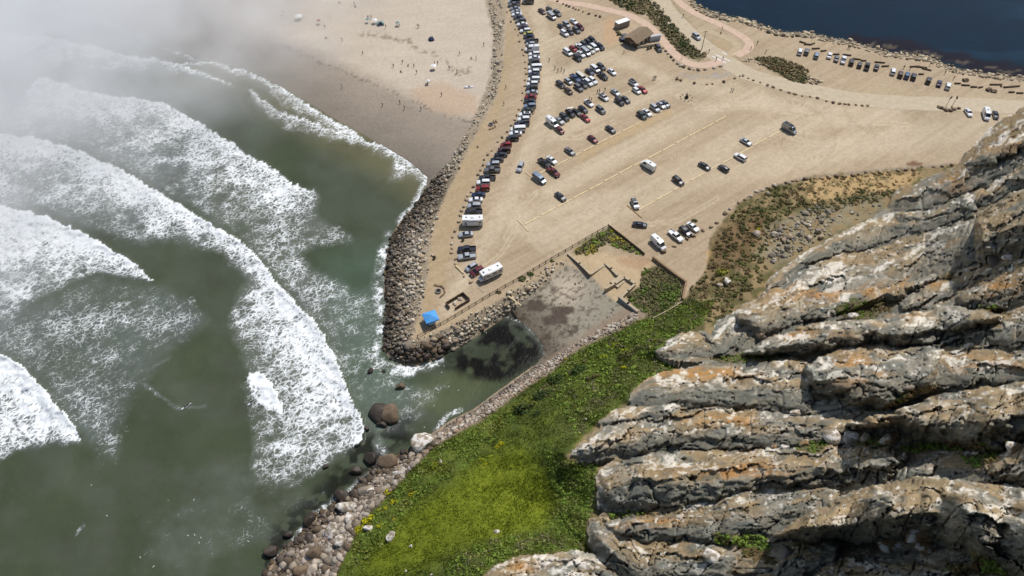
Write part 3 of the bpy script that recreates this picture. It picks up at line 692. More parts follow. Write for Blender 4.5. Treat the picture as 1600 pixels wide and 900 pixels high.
# bedding, joints and weathering along the grain of the rock
grain = (fbm(sA / 110 + sid_n, nA / 11, 211, 4, .5) - .5) * 2.4 + (fbm(sA / 30 + sid_n, nA / 4, 212, 3) - .5) * .5
lump = (fbm(RU / 42, RV / 30, 213, 3) - .5) * 2.4 + (fbm(RU / 9, RV / 7, 214, 3) - .5) * .55
rid = np.abs(fbm(sA / 90 + sid_n, nA / 16, 215, 2) - .5); crack = sstep(.022, .0, rid) * .8
jn = np.abs(fbm(sA / 34 + nA / 60 + sid_n, nA / 90 + sid_n, 216, 2) - .5); joint = sstep(.026, .0, jn) * 1.3 * (SID >= 0)
terr = fbm(sA / 90 + sid_n, nA / 13, 217, 3); terr = (np.floor(terr * 9) + sstep(.55, 1, terr * 9 - np.floor(terr * 9))) / 9
fine = (fbm(RU / 5 + sid_n, RV / 3.4, 231, 3, .6) - .5) * .7 + (fbm(sA / 14 + sid_n, nA / 2.2, 232, 3, .6) - .5) * .7

def facets(x, y, sx, sy, seed):
    """broken faces: every cell is a plane with its own tilt and step; also the width of the joint between cells"""
    gx_ = x / sx; gy_ = y / sy; ix = np.floor(gx_).astype(int); iy = np.floor(gy_).astype(int)
    b1 = np.full(x.shape, 9.0); b2_ = np.full(x.shape, 9.0); hh_ = np.zeros(x.shape)
    for dj in (-1, 0, 1):
        for di in (-1, 0, 1):
            cx_ = ix + di; cy_ = iy + dj
            r1_ = _perm[(cy_ * 7 + seed) & 511, (cx_ * 13 + seed * 3) & 511]; r2_ = _perm[(cy_ * 11 + seed * 5) & 511, (cx_ * 5 + seed) & 511]
            r3_ = _perm[(cy_ * 3 + seed * 7) & 511, (cx_ * 17 + seed * 2) & 511]; r4_ = _perm[(cy_ * 19 + seed) & 511, (cx_ * 23 + seed * 9) & 511]
            dx = gx_ - (cx_ + .15 + .7 * r1_); dy = gy_ - (cy_ + .15 + .7 * r2_); d = dx * dx + dy * dy
            h_ = (r3_ - .5) * 1.6 + dx * (r4_ - .5) * 1.6 + dy * (r1_ - .35) * 1.8
            nearer = d < b1
            b2_ = np.where(nearer, b1, np.minimum(b2_, d)); hh_ = np.where(nearer, h_, hh_); b1 = np.where(nearer, d, b1)
    return hh_, np.sqrt(b2_) - np.sqrt(b1)
fu = sA + .35 * nA + (fbm(RU / 18, RV / 18, 233, 3) - .5) * 22 + sid_n * 13; fv = nA + (fbm(RU / 14, RV / 14, 234, 3) - .5) * 12 + sid_n * 5
f1, e1 = facets(fu, fv, 96, 26, 3); f2, e2 = facets(fu, fv, 34, 11, 5); f3, e3 = facets(fu, fv, 10, 4.2, 9)
disp = B * (.6 + .95 * fbm(sA / 60 + sid_n, nA * 0 + sid_n * 3, 241, 3)) + fine * .14 + grain * .42 + f1 * 1.0 + f2 * .16 - sstep(.025, 0, e1) * .8 - sstep(.03, 0, e2) * .14 + lump * .25 - crack - joint * .8 + (terr - .5) * 1.6
inside_r = sdf(RU + (fbm(RU / 6, RV / 6, 218, 2) - .5) * 5, RV + (fbm(RU / 6, RV / 6, 219, 2) - .5) * 5, ROCK_POLY, 60)
edge = sstep(0, 20, inside_r)
a_, b_, c_ = ray(RU, RV)
t0 = (rz0 - CZ) / c_
tr_ = t0 - disp * (.15 + .85 * edge)
RXw, RYw, RZw = a_ * tr_, b_ * tr_, CZ + c_ * tr_
keep = inside_r > 0
# rock colours: grey schist, ochre lichen on the sunny tops, whitewash where gulls perch, darker grey in patches and low on each slab
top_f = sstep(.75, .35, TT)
n_o = fbm(sA / 60 + sid_n, nA / 18, 221, 4); n_g = fbm(sA / 30 + sid_n, nA / 11, 222, 4, .6); n_d = fbm(sA / 40, nA / 5, 223, 4)
rc = np.empty(RU.shape + (3,)); rc[:] = srgb(144, 138, 123)
rc = lerp(rc, srgb(112, 112, 102), sstep(.38, .6, n_d))
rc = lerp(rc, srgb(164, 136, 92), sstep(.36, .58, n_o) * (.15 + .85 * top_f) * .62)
hot = np.zeros(RU.shape)
for (x, y, rx, ry) in ((1100, 585, 90, 12), (1330, 580, 60, 24), (1120, 660, 60, 12), (1160, 735, 90, 16), (1010, 817, 60, 8), (1300, 455, 80, 18), (1560, 450, 40, 16), (1440, 440, 40, 10), (1250, 525, 70, 8), (1420, 500, 50, 10), (1450, 845, 24, 10), (1010, 590, 20, 10), (820, 885, 40, 8), (1500, 570, 90, 14), (1480, 290, 60, 14), (1580, 230, 30, 14)):
    hot = np.maximum(hot, np.exp(-((RU - x) / rx) ** 2 - ((RV - y) / ry) ** 2))
rc = lerp(rc, srgb(176, 126, 66), np.clip(hot * sstep(.36, .6, n_o) * sstep(.35, .6, fbm(sA / 26 + sid_n, nA / 4, 242, 3)) * 1.2, 0, 1) * .75)
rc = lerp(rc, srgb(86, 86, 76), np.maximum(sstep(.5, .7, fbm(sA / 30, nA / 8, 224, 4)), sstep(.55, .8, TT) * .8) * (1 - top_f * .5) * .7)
gu_t = .665 - .06 * sstep(360, 150, RV) - .05 * np.exp(-((TT - .22) / .22) ** 2)
crust = sstep(.16, .03, e1) * sstep(.5, .66, fbm(RU / 12, RV / 8, 226, 3)) * (.3 + .7 * top_f)
guano = sstep(gu_t, gu_t + .1, n_g + .04 * (fbm(RU / 5, RV / 4, 225, 2) - .5)) * (SID >= 0) * (.25 + .75 * top_f)
rc = lerp(rc, srgb(222, 214, 198), np.maximum(guano * .85, crust * .45))
rc = lerp(rc, srgb(226, 220, 206), sstep(.72, .8, fbm(RU / 7, RV / 4.5, 227, 2)) * top_f * .7)
rc = lerp(rc, srgb(222, 216, 204), mask(RU + wob * 20, RV + wob * 14, [(840, 880), (890, 864), (935, 872), (960, 890), (900, 905), (830, 900)], 8) * sstep(.42, .6, n_g) * .8)
veg = np.zeros(RU.shape)
VEGS = [[(1300, 480), (1330, 468), (1370, 466), (1402, 474), (1395, 490), (1350, 500), (1310, 492)], [(1110, 560), (1160, 550), (1210, 555), (1250, 560), (1200, 565), (1140, 570)], [(1400, 702), (1430, 690), (1500, 694), (1540, 690), (1530, 702), (1450, 706), (1410, 706)],
        [(1530, 482), (1560, 478), (1575, 488), (1550, 492)], [(1465, 430), (1485, 422), (1490, 430), (1470, 434)], [(1440, 606), (1470, 600), (1400, 634), (1330, 648), (1360, 640)], [(1520, 862), (1560, 880), (1580, 900), (1530, 900)], [(1110, 832), (1200, 838), (1190, 850), (1120, 848)],
        [(1250, 690), (1300, 690), (1290, 706), (1240, 706)], [(1150, 845), (1200, 838), (1210, 880), (1160, 870)], [(1500, 712), (1560, 706), (1565, 722), (1520, 730)], [(1330, 676), (1400, 690), (1380, 700), (1330, 694)], [(1475, 880), (1530, 880), (1530, 900), (1480, 898)], [(940, 798), (1000, 798), (1040, 792), (1000, 806), (955, 808)]]
for p in VEGS: veg = np.maximum(veg, mask(RU + wob * 16, RV + wob * 12, p, 3))
rc = lerp(rc, srgb(92, 82, 52), veg * .9)

rmt = NT('rock_schist')
rcol = rmt.attr('col', 'Color')
r1 = rmt.noise(rmt.pos(), 1.6, 6, .7); r2 = rmt.noise(rmt.pos((1, 1, 2.2)), .35, 5, .6); r3 = rmt.noise(rmt.pos(), 6.0, 3, .7)
r4 = rmt.noise(rmt.pos((.22, 1.2, 2.2), (0, 0, .2)), 1.9, 6, .75)
fa = rmt.math('MULTIPLY', rmt.math('MULTIPLY', rmt.maprange(r1, .28, .72, .8, 1.2), rmt.maprange(r2, .3, .7, .86, 1.14)), rmt.maprange(r4, .34, .5, .7, 1.05))
c3 = rmt.n('CombineColor')
for i in range(3): rmt.l(fa, c3.inputs[i])
tinted = rmt.mix(rmt.maprange(rmt.noise(rmt.pos(), .55, 6, .7), .54, .72, 0, .3), rcol, srgb(158, 122, 80))
speck = rmt.maprange(rmt.noise(rmt.pos(), 1.3, 6, .75), .67, .76, 0, .4)
tinted = rmt.mix(speck, tinted, (.66, .63, .57))
rmt.l(rmt.mix(1.0, tinted, c3.outputs[0], 'MULTIPLY'), rmt.b.inputs['Base Color'])
rmt.b.inputs['Roughness'].default_value = .9
rmt.b.inputs['Specular IOR Level'].default_value = .25
rmt.l(rmt.bump(r3, .5, .1, rmt.bump(r4, .5, .22, rmt.bump(r1, .5, .3))), rmt.b.inputs['Normal'])
M_ROCK = rmt.m
rverts = np.stack([RXw, RYw, RZw], -1).reshape(-1, 3)
rf = grid_faces(*RU.shape, keep=keep)
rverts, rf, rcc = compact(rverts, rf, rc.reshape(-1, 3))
# skirt down to the ground so the mass is closed
ed = np.concatenate([rf[:, [0, 1]], rf[:, [1, 2]], rf[:, [2, 3]], rf[:, [3, 0]]])
key = np.sort(ed, 1); uq, inv, cnt = np.unique(key, axis=0, return_inverse=True, return_counts=True)
be = ed[cnt[inv.ravel()] == 1]
bvs = np.unique(be); mp = np.zeros(len(rverts), int); mp[bvs] = np.arange(len(bvs)) + len(rverts)
low = rverts[bvs].copy(); low[:, 2] = -2.0
low[:, :2] += (np.array([[95.0, 40.0]]) - low[:, :2]) * .03
sk = np.stack([be[:, 1], be[:, 0], mp[be[:, 0]], mp[be[:, 1]]], 1)
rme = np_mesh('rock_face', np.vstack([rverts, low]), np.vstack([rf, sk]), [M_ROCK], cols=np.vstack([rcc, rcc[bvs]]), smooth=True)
rock = empty('rock_outcrop', (70, 60, 4))
tag(rock, 'huge ochre and grey rock with folded slabs and white droppings above the green slope', 'rock', kind='thing')
o = link('rock_face', rme, rock); o.matrix_parent_inverse = Matrix.Translation((-70, -60, -4))

# ---------------------------------------------------------------- stones
def rock_variant(sub, cuts, seed):
    r = random.Random(seed)
    bm = bmesh.new(); bmesh.ops.create_icosphere(bm, subdivisions=sub, radius=1.0)
    pl = []
    for _ in range(cuts):
        n = Vector((r.gauss(0, 1), r.gauss(0, 1), r.gauss(0, 1))).normalized(); pl.append((n, r.uniform(.5, .85)))
    for v in bm.verts:
        p = v.co.copy()
        for n, d in pl:
            k = p.dot(n) - d
            if k > 0: p -= n * k * .92
        p *= 1 + r.uniform(-.04, .04)
        v.co = p
    vs = np.array([v.co[:] for v in bm.verts]); fs = np.array([[v.index for v in f.verts] for f in bm.faces]); bm.free()
    return vs / np.abs(vs).max(0), fs
ANG = [rock_variant(1, 9, 100 + i) for i in range(10)]
ANGB = [rock_variant(3, 14, 300 + i) for i in range(10)]
RND = [rock_variant(3, 7, 200 + i) for i in range(8)]

def stone_mat(name, base, wetness=0.0, gua=0.0):
    q = NT(name)
    p = q.n('TexCoord').outputs['Object']
    ob = q.n('ObjectInfo').outputs['Random']
    a = q.noise(q.pos(), 1.1, 5, .7); b2 = q.noise(q.pos(), 5, 3, .65)
    c = q.mix(q.maprange(a, .35, .65, 0, 1), np.asarray(base) * .72, np.asarray(base) * 1.18)
    cmb = q.n('CombineColor'); rv_ = q.maprange(ob, 0, 1, .78, 1.2)
    for i in range(3): q.l(rv_, cmb.inputs[i])
    c = q.mix(1.0, c, cmb.outputs[0], 'MULTIPLY')
    if gua: c = q.mix(q.maprange(q.noise(q.pos(), .8, 4, .6), .5 - gua * .2, .62 - gua * .1, 0, .9, True), c, (.72, .68, .62))
    q.l(c, q.b.inputs['Base Color'])
    q.b.inputs['Roughness'].default_value = .9 - wetness
    q.l(q.bump(b2, .5, .1, q.bump(a, .6, .3)), q.b.inputs['Normal'])
    return q.m
ST = {'tan': stone_mat('stone_tan', srgb(166, 146, 120)), 'grey': stone_mat('stone_grey', srgb(134, 124, 110)), 'brown': stone_mat('stone_brown', srgb(110, 92, 72), .1),
      'wet': stone_mat('stone_wet', srgb(58, 48, 38), .35), 'pale': stone_mat('stone_pale', srgb(186, 172, 154)), 'white': stone_mat('stone_whitewashed', srgb(150, 136, 116), 0, .45), 'ochre': stone_mat('stone_ochre', srgb(138, 112, 78), 0, .08)}
q = NT('stone_heap'); cA = q.attr('col', 'Color'); a = q.noise(q.pos(), 1.6, 4, .7)
cmb = q.n('CombineColor'); mr = q.maprange(a, .3, .7, .8, 1.2)
for i in range(3): q.l(mr, cmb.inputs[i])
q.l(q.mix(1.0, cA, cmb.outputs[0], 'MULTIPLY'), q.b.inputs['Base Color']); q.b.inputs['Roughness'].default_value = .85
q.l(q.bump(a, .6, .2), q.b.inputs['Normal']); M_HEAP = q.m

_rm = {}
def rock_mesh(var, idx, mat, smooth=False):
    k = (id(var), idx, mat)
    if k not in _rm:
        vs, fs = var[idx]
        me = np_mesh('boulder', vs, fs, [ST[mat]], smooth=smooth)
        _rm[k] = me
    return _rm[k]

def boulder(pt, size, mat='grey', var=None, label=None, group=None, name='boulder', rz=None, sink=.25, smooth=False):
    var = ANG if var is None else var
    o = link(name, rock_mesh(var, random.randrange(len(var)), mat, smooth))
    sx_, sy_, sz_ = size
    o.location = (pt[0], pt[1], pt[2] + sz_ * (1 - 2 * sink)); o.scale = size
    o.rotation_euler = (random.uniform(-.25, .25), random.uniform(-.25, .25), random.uniform(0, 6.28) if rz is None else rz)
    return tag(o, label, 'boulder', group)

def heap(name, pts, scl, cols, variants, rng, mat=M_HEAP):
    """many stones joined into one mesh"""
    n = len(pts); vi = rng.integers(0, len(variants), n)
    V_, F_, C_ = [], [], []; off = 0
    for k, (vs, fs) in enumerate(variants):
        ids = np.where(vi == k)[0]
        if not len(ids): continue
        m = len(ids)
        a = rng.uniform(0, 2 * math.pi, m); t = rng.normal(0, .3, m)
        ca, sa, ct, st_ = np.cos(a), np.sin(a), np.cos(t), np.sin(t)
        p = vs[None] * scl[ids][:, None, :]
        x = p[..., 0]; y = p[..., 1] * ct[:, None] - p[..., 2] * st_[:, None]; z = p[..., 1] * st_[:, None] + p[..., 2] * ct[:, None]
        xx = x * ca[:, None] - y * sa[:, None]; yy = x * sa[:, None] + y * ca[:, None]
        P = np.stack([xx, yy, z], -1) + pts[ids][:, None, :]
        V_.append(P.reshape(-1, 3)); F_.append((fs[None] + (np.arange(m) * len(vs))[:, None, None] + off).reshape(-1, 3))
        C_.append(np.repeat(cols[ids], len(vs), 0)); off += m * len(vs)
    return link(name, np_mesh(name, np.vstack(V_), np.vstack(F_), [mat], cols=np.vstack(C_)))

def sample_px(poly, n, rng, wpow=3.0):
    """points spread evenly over the ground inside a surveyed outline"""
    p = np.asarray(poly, float); lo, hi = p.min(0), p.max(0); out = np.zeros((0, 2))
    wmx = abs(ray(0, lo[1])[2])
    while len(out) < n:
        c = rng.uniform(lo, hi, (n * 4, 2)); ok = inside(c[:, 0], c[:, 1], poly)
        w = np.abs(ray(c[:, 0], c[:, 1])[2]); ok &= rng.random(len(c)) < (wmx / w) ** wpow
        out = np.vstack([out, c[ok]])
    return out[:n]

def px_pts(c, dz=0.0):
    z = gz_at(c[:, 0], c[:, 1]); x, y, z = atz(c[:, 0], c[:, 1], z)
    return np.stack([x, y, z + dz], -1)

def ppm(v):
    """photo pixels per metre across, on the flat, at photo row v"""
    return cp * (v - (H / 2 - FPX * math.tan(PITCH))) / (CZ - LOT)

rg = np.random.default_rng(5)
# armour stone along the lot, the point and the cove
RIP_IN = [(762, -40), (764, 10), (772, 60), (767, 120), (754, 155), (734, 200), (704, 250), (674, 285), (642, 328), (610, 370), (601, 430), (601, 490), (598, 545), (630, 568), (674, 564), (728, 536), (790, 490), (850, 442), (888, 408),
          (880, 402), (832, 432), (764, 474), (702, 506), (660, 528), (648, 526), (662, 470), (670, 430), (674, 380), (686, 330), (708, 285), (737, 225), (759, 185), (778, 150), (787, 100), (790, 50), (782, 0), (776, -40)]
c = sample_px(RIP_IN, 9500, rg)
c = c[(c[:, 1] > 235) | (rg.random(len(c)) < .36)]
c = c[rg.random(len(c)) < np.clip(pl_dist(c[:, 0], c[:, 1], LOT_POLY) / np.where(c[:, 1] > 235, 20, 9), .16, 1)]
P = px_pts(c); dsea_ = pl_dist(c[:, 0], c[:, 1], SEA_POLY[15:45])
sz = np.clip(rg.lognormal(-1.2, .5, len(c)), .15, 1.0)
big = (c[:, 1] > 520) & (c[:, 0] > 640) & (c[:, 0] < 700); sz[big] *= 1.35
sz[c[:, 1] < 200] *= .85
wet = np.clip(1.1 - dsea_ / 42 + rg.normal(0, .16, len(c)), 0, 1) * (c[:, 1] > 235)
covew = (c[:, 0] > 700) & (c[:, 1] > 400); wet[covew] = np.clip(.9 - dsea_[covew] / 16, 0, 1) * .8
tint = np.array([srgb(192, 178, 156), srgb(168, 158, 143), srgb(182, 165, 140), srgb(206, 194, 172), srgb(152, 144, 132)])[rg.integers(0, 5, len(c))]
wetc = np.array([srgb(66, 54, 40), srgb(46, 40, 34), srgb(84, 68, 46), srgb(58, 52, 46)])[rg.integers(0, 4, len(c))]
rcols = tint * (1 - wet[:, None]) + wetc * wet[:, None]
scl = np.stack([sz * rg.uniform(.75, 1.25, len(c)), sz * rg.uniform(.65, 1.0, len(c)), sz * rg.uniform(.5, .85, len(c))], -1)
P[:, 2] += scl[:, 2] * .35 + rg.uniform(-.1, .5, len(c)) * (dsea_ > 5)
scr = sz * ppm(c[:, 1]); order = np.argsort(-scr); ind, rest = order[:70], order[70:]
for i in ind:
    w_ = wet[i]
    m = 'wet' if w_ > .7 else 'brown' if w_ > .4 else random.choice(['tan', 'grey', 'pale', 'tan'])
    lab = {'wet': 'dark wet boulder low in the stone bank where the surf washes the point', 'brown': 'brown damp boulder halfway down the stone bank between lot and sea'}.get(m, 'dry pale angular boulder high on the stone bank edging the parking lot')
    if covew[i]: lab = 'angular boulder in the stone bank above the sheltered cove'
    o = boulder(P[i] - np.array([0, 0, scl[i, 2] * .35]), [float(k) for k in scl[i]], m, label=lab, group='boulders of the stone bank: ' + lab.split(' ')[0] + (' cove' if covew[i] else ' sea'))
o = heap('riprap_stones', P[rest], scl[rest], rcols[rest], ANG, rg)
tag(o, 'banks of angular armour stone round the lot and point', 'riprap', kind='stuff')

# cobbles below the green slope, and the foot of the cove
BANK = [(992, 488), (940, 515), (900, 536), (862, 562), (838, 572), (790, 606), (742, 642), (706, 660), (664, 690), (636, 718), (604, 745), (570, 778), (540, 805), (505, 835), (474, 860), (455, 905), (440, 960), (520, 960), (524, 895), (542, 862), (554, 832), (578, 800), (612, 766), (642, 733), (674, 700), (702, 682), (742, 660), (782, 634), (822, 604), (862, 578), (902, 543), (962, 516), (996, 497)]
c = sample_px(BANK, 6000, rg); P = px_pts(c); ds_ = pl_dist(c[:, 0], c[:, 1], SEA_POLY[40:])
sz = np.clip(rg.lognormal(-1.25, .42, len(c)), .13, .9); low_ = c[:, 1] > 690; sz[low_] *= 1.25
tint = np.array([srgb(176, 164, 148), srgb(146, 134, 118), srgb(194, 184, 170), srgb(122, 108, 92), srgb(162, 140, 118)])[rg.integers(0, 5, len(c))]
wet = np.clip(.95 - ds_ / 13 + rg.normal(0, .15, len(c)), 0, 1)
tint = tint * np.where(low_, .68, .92)[:, None]
rcols = tint * (1 - wet[:, None]) + wetc[rg.integers(0, len(wetc), len(c))] * wet[:, None]
scl = np.stack([sz * rg.uniform(.8, 1.25, len(c)), sz * rg.uniform(.7, 1.0, len(c)), sz * rg.uniform(.5, .85, len(c))], -1)
P[:, 2] += scl[:, 2] * .3
tag(heap('cobbles', P, scl, rcols, ANG, rg), 'pale pinkish cobbles banked below the green slope', 'cobbles', kind='stuff')
SH = [(684, 678), (640, 704), (600, 716), (572, 738), (546, 768), (520, 788), (490, 806), (470, 832), (444, 852), (420, 884), (404, 920), (440, 960), (516, 930), (524, 893), (544, 858), (556, 826), (582, 796), (616, 762), (646, 730), (676, 700)]
c = sample_px(SH, 1500, rg); P = px_pts(c); ds_ = pl_dist(c[:, 0], c[:, 1], SEA_POLY[40:]); sz = np.clip(rg.lognormal(-.75, .45, len(c)), .2, 1.2)
tint = np.array([srgb(150, 136, 118), srgb(120, 106, 90), srgb(176, 162, 146), srgb(98, 84, 68)])[rg.integers(0, 4, len(c))]; wet = np.clip(1.1 - ds_ / 20 + rg.normal(0, .15, len(c)), 0, 1)
rcols = tint * (1 - wet[:, None]) + wetc[rg.integers(0, len(wetc), len(c))] * wet[:, None]; scl = np.stack([sz * rg.uniform(.8, 1.25, len(c)), sz * .85, sz * rg.uniform(.5, .8, len(c))], -1); P[:, 2] = np.maximum(P[:, 2], -.2) + scl[:, 2] * .3
tag(heap('shore_rubble', P, scl, rcols, ANG, rg), 'brown and dark rock rubble along the lower shore', 'rubble', kind='stuff')
CV = [(800, 486), (830, 462), (868, 432), (890, 424), (925, 450), (965, 476), (992, 494), (940, 522), (880, 556), (856, 562), (848, 532), (826, 508)]
c = sample_px(CV, 520, rg); c = c[fbm(c[:, 0] / 16, c[:, 1] / 11, 311, 3) > .56]; P = px_pts(c); sz = rg.uniform(.08, .3, len(c))
tag(heap('cove_rubble', P, np.stack([sz * 1.2, sz, sz * .6], -1), np.array([srgb(96, 84, 72), srgb(130, 118, 104), srgb(70, 62, 54)])[rg.integers(0, 3, len(c))], ANG, rg), 'dark rubble and weed scattered over the cove floor', 'rubble', kind='stuff')
# harbour edge stones
HB = [(1076, -4), (1092, 8), (1110, 18), (1136, 25), (1160, 29), (1182, 35), (1200, 43), (1224, 50), (1264, 51), (1296, 59), (1330, 64), (1364, 74), (1390, 82), (1420, 85), (1456, 89), (1476, 100), (1504, 109), (1554, 116), (1640, 124), (1640, 132), (1552, 123), (1500, 116), (1470, 107), (1452, 97), (1415, 92), (1385, 89), (1360, 81), (1325, 71), (1292, 66), (1260, 58), (1220, 57), (1196, 50), (1178, 42), (1156, 36), (1132, 32), (1104, 25), (1086, 15), (1070, -4)]
c = sample_px(HB, 1100, rg); P = px_pts(c); sz = np.clip(rg.lognormal(-.6, .4, len(c)), .25, 1.6)
tint = np.array([srgb(176, 156, 124), srgb(150, 134, 108), srgb(196, 182, 152), srgb(110, 98, 80)])[rg.integers(0, 4, len(c))]
scl = np.stack([sz, sz * .8, sz * .6], -1); P[:, 2] = np.maximum(P[:, 2], .1) + scl[:, 2] * .3
tag(heap('shore_stones', P, scl, tint, ANG, rg), 'rough tan stones along the harbour water edge', 'stones', kind='stuff')
for poly_, n_, s_ in (([(1255, 110), (1268, 118), (1286, 128), (1270, 133), (1255, 131), (1262, 122)], 26, .9), ([(1155, 92), (1178, 90), (1200, 98), (1208, 108), (1180, 100), (1160, 96)], 30, .6), ([(1180, 88), (1215, 90), (1245, 100), (1258, 108), (1240, 104), (1210, 94)], 24, .5)):
    c = sample_px(poly_, n_, rg); P = px_pts(c); sz = rg.uniform(.5, 1.1, n_) * s_
    tag(heap('roadside_stones', P + np.array([0, 0, .15]), np.stack([sz, sz * .8, sz * .7], -1), np.array([srgb(176, 156, 124), srgb(196, 182, 152), srgb(120, 104, 82)])[rg.integers(0, 3, n_)], ANG, rg), 'tan stones heaped beside the harbour road scrub', 'stones', kind='stuff')
# scree and blocks under the rock
for poly_, n_, s0, s1 in (([(1218, 352), (1245, 335), (1275, 322), (1310, 330), (1296, 368), (1250, 394), (1205, 412), (1206, 380)], 300, .5, 1.9), ([(1290, 322), (1350, 318), (1390, 322), (1345, 346), (1300, 360)], 30, .3, .9), ([(1195, 370), (1225, 350), (1230, 400), (1200, 415)], 24, .4, 1.1), ([(1195, 300), (1210, 290), (1215, 300), (1200, 310)], 4, .6, 1.0)):
    c = sample_px(poly_, n_, rg); P = px_pts(c)
    sz = np.sort(np.clip(rg.lognormal(math.log((s0 + s1) * .36), .5, n_), .15, 2.0))[::-1]; sz *= .5 if n_ == 300 else .8; nb_ = 16 if n_ == 300 else 0
    for i in range(nb_):
        k = sz[i]; boulder(P[i], (k * 1.2, k * .9, k * .8), random.choice(['grey', 'grey', 'tan', 'pale']), ANGB, label='large broken grey block in the scree between scrub and rock face', group='scree blocks under the rock face', sink=.2)
    sz[nb_:] *= .8; r_ = slice(nb_, None)
    tag(heap('scree', P[r_] + np.array([0, 0, .2]), np.stack([sz[r_] * 1.2, sz[r_] * .9, sz[r_] * .8], -1), np.array([srgb(124, 120, 110), srgb(98, 95, 88), srgb(146, 136, 118), srgb(168, 158, 142)])[rg.integers(0, 4, n_ - nb_)], ANG, rg), 'smaller grey rubble in the scree under the rock face', 'scree', kind='stuff')

def named(u, v, wpx, hpx, mat, label, var=None, zoff=0.0, sink=.3, z=None, smooth=True, name='boulder'):
    p = gpt(u, v) if z is None else V3(u, v, z)
    k = FPX / ((p.z - CZ) / float(ray(u, v)[2])) if True else 1
    sx_ = wpx / 2 / k; sy_ = hpx / 2 / k * 1.05; sz_ = min(sx_, sy_) * .8
    return boulder((p.x, p.y, p.z + zoff), (sx_, sy_, sz_), mat, ANGB if var is None else var, label, name=name, rz=random.uniform(-.3, .3), sink=sink, smooth=False)
BLD = [(665, 694, 46, 34, 'white', 'largest pale boulder at the foot of the green slope beside the cove mouth'), (607, 722, 36, 26, 'brown', 'big brown boulder right of the seething pool below the slope'), (580, 717, 24, 22, 'wet', 'dark wet boulder at the top of the seething pool'),
       (646, 712, 16, 14, 'pale', 'round pale boulder just below the largest shore boulder'), (622, 741, 20, 12, 'white', 'flat white boulder touching the grass edge above the pool'), (580, 766, 15, 14, 'white', 'small round white boulder below the seething pool'),
       (567, 768, 20, 20, 'grey', 'grey boulder touching the small round white one'), (555, 737, 24, 16, 'wet', 'dark low boulder on the left rim of the seething pool'), (535, 776, 28, 22, 'wet', 'dark boulder at the lower end of the seething pool'),
       (541, 793, 40, 22, 'white', 'long pale boulder lying across the shore below the pool'), (534, 812, 15, 16, 'pale', 'egg shaped pale boulder under the long pale one'), (549, 812, 18, 24, 'white', 'upright white boulder beside the yellow bushes'), (520, 828, 24, 32, 'white', 'tall whitewashed boulder in the middle of the lower shore'),
       (537, 827, 13, 11, 'pale', 'small pale boulder wedged under the upright white one'), (529, 848, 22, 24, 'white', 'white streaked boulder below the tall whitewashed one'), (486, 846, 20, 28, 'wet', 'dark boulder left of the white streaked one at the waterline'), (487, 812, 22, 26, 'wet', 'dark boulder with wet top farther out at the waterline'),
       (498, 832, 14, 16, 'wet', 'small dark boulder between two larger wet ones'), (472, 870, 14, 12, 'wet', 'little dark boulder in the foam at the lower shore'), (489, 890, 20, 15, 'pale', 'pale boulder near the lower edge of the shore'), (469, 892, 28, 22, 'brown', 'brown slab boulder at the lower edge of the shore'),
       (493, 866, 28, 26, 'brown', 'broad brown boulder above the pale one at the lower shore'), (506, 858, 12, 14, 'grey', 'upright grey stone beside the broad brown boulder'), (425, 862, 26, 18, 'wet', 'outermost dark rock washed by foam at the lower shore'), (452, 888, 34, 18, 'wet', 'flat dark rock in foam by the brown slab boulder'), (450, 836, 18, 12, 'wet', 'low dark rock awash off the lower shore'),
       (510, 730, 12, 9, 'wet', 'small dark rock awash at the edge of the breaking foam')]
for (u, v, a, b2, m, lab) in BLD: named(u, v, a, b2, m, lab, z=(0.1 if m == 'wet' else None))
named(600, 650, 54, 46, 'wet', 'dark kelp covered ledge round the big brown sea boulder', z=-.1, sink=.62, var=ANGB); named(611, 646, 33, 38, 'brown', 'big round brown boulder standing in the sea off the point', z=.4, sink=.3)
named(626, 605, 16, 12, 'brown', 'smaller brown boulder in the sea between point and big boulder', z=.1); named(579, 580, 10, 9, 'wet', 'small dark rock in the sea left of the stone point', z=.05); named(600, 580, 7, 6, 'wet', 'tiny dark rock in the foam under the stone point', z=.05)
named(597, 664, 18, 11, 'wet', 'low dark rock just below the big sea boulder', z=.05); named(572, 671, 12, 9, 'wet', 'low dark rock left below the big sea boulder', z=.05)
named(661, 546, 26, 16, 'wet', 'dark rounded boulder at the tip of the stone point', z=1.2, sink=.2); named(640, 542, 22, 24, 'grey', 'grey blue block leaning at the tip of the stone point', z=1.6, var=ANGB, sink=.2)
for (u, v, a, b2, m, lab) in ((611, 839, 15, 18, 'white', 'larger white angular rock lying on the grass below the yellow bushes'), (575, 826, 20, 11, 'white', 'flat white rock in the yellow bushes at the grass edge'), (642, 854, 6, 6, 'white', 'small white stone on the grass right of the larger white rock'),
                              (777, 831, 12, 9, 'white', 'lone white rock on the bright grass near the headland'), (689, 722, 6, 8, 'white', 'tiny white stone high on the grass near the shore'), (635, 893, 5, 5, 'white', 'tiny white stone low on the grass, left of its pair'), (674, 898, 5, 5, 'white', 'tiny white stone at the bottom of the grass'),
                              (1181, 366, 13, 18, 'pale', 'pale pointed boulder in the brown scrub beside the scree'), (1137, 441, 13, 15, 'white', 'taller of the pale boulders in the scrub below the parked van'), (1124, 446, 12, 8, 'pale', 'lower pale boulder leaning on the taller one in the scrub'), (917, 655, 6, 4, 'pale', 'small pale stone in the brush at the rock foot'), (1003, 640, 8, 4, 'pale', 'pale stone near the grey ledge')):
    named(u, v, a, b2, m, lab, var=ANGB, smooth=False)

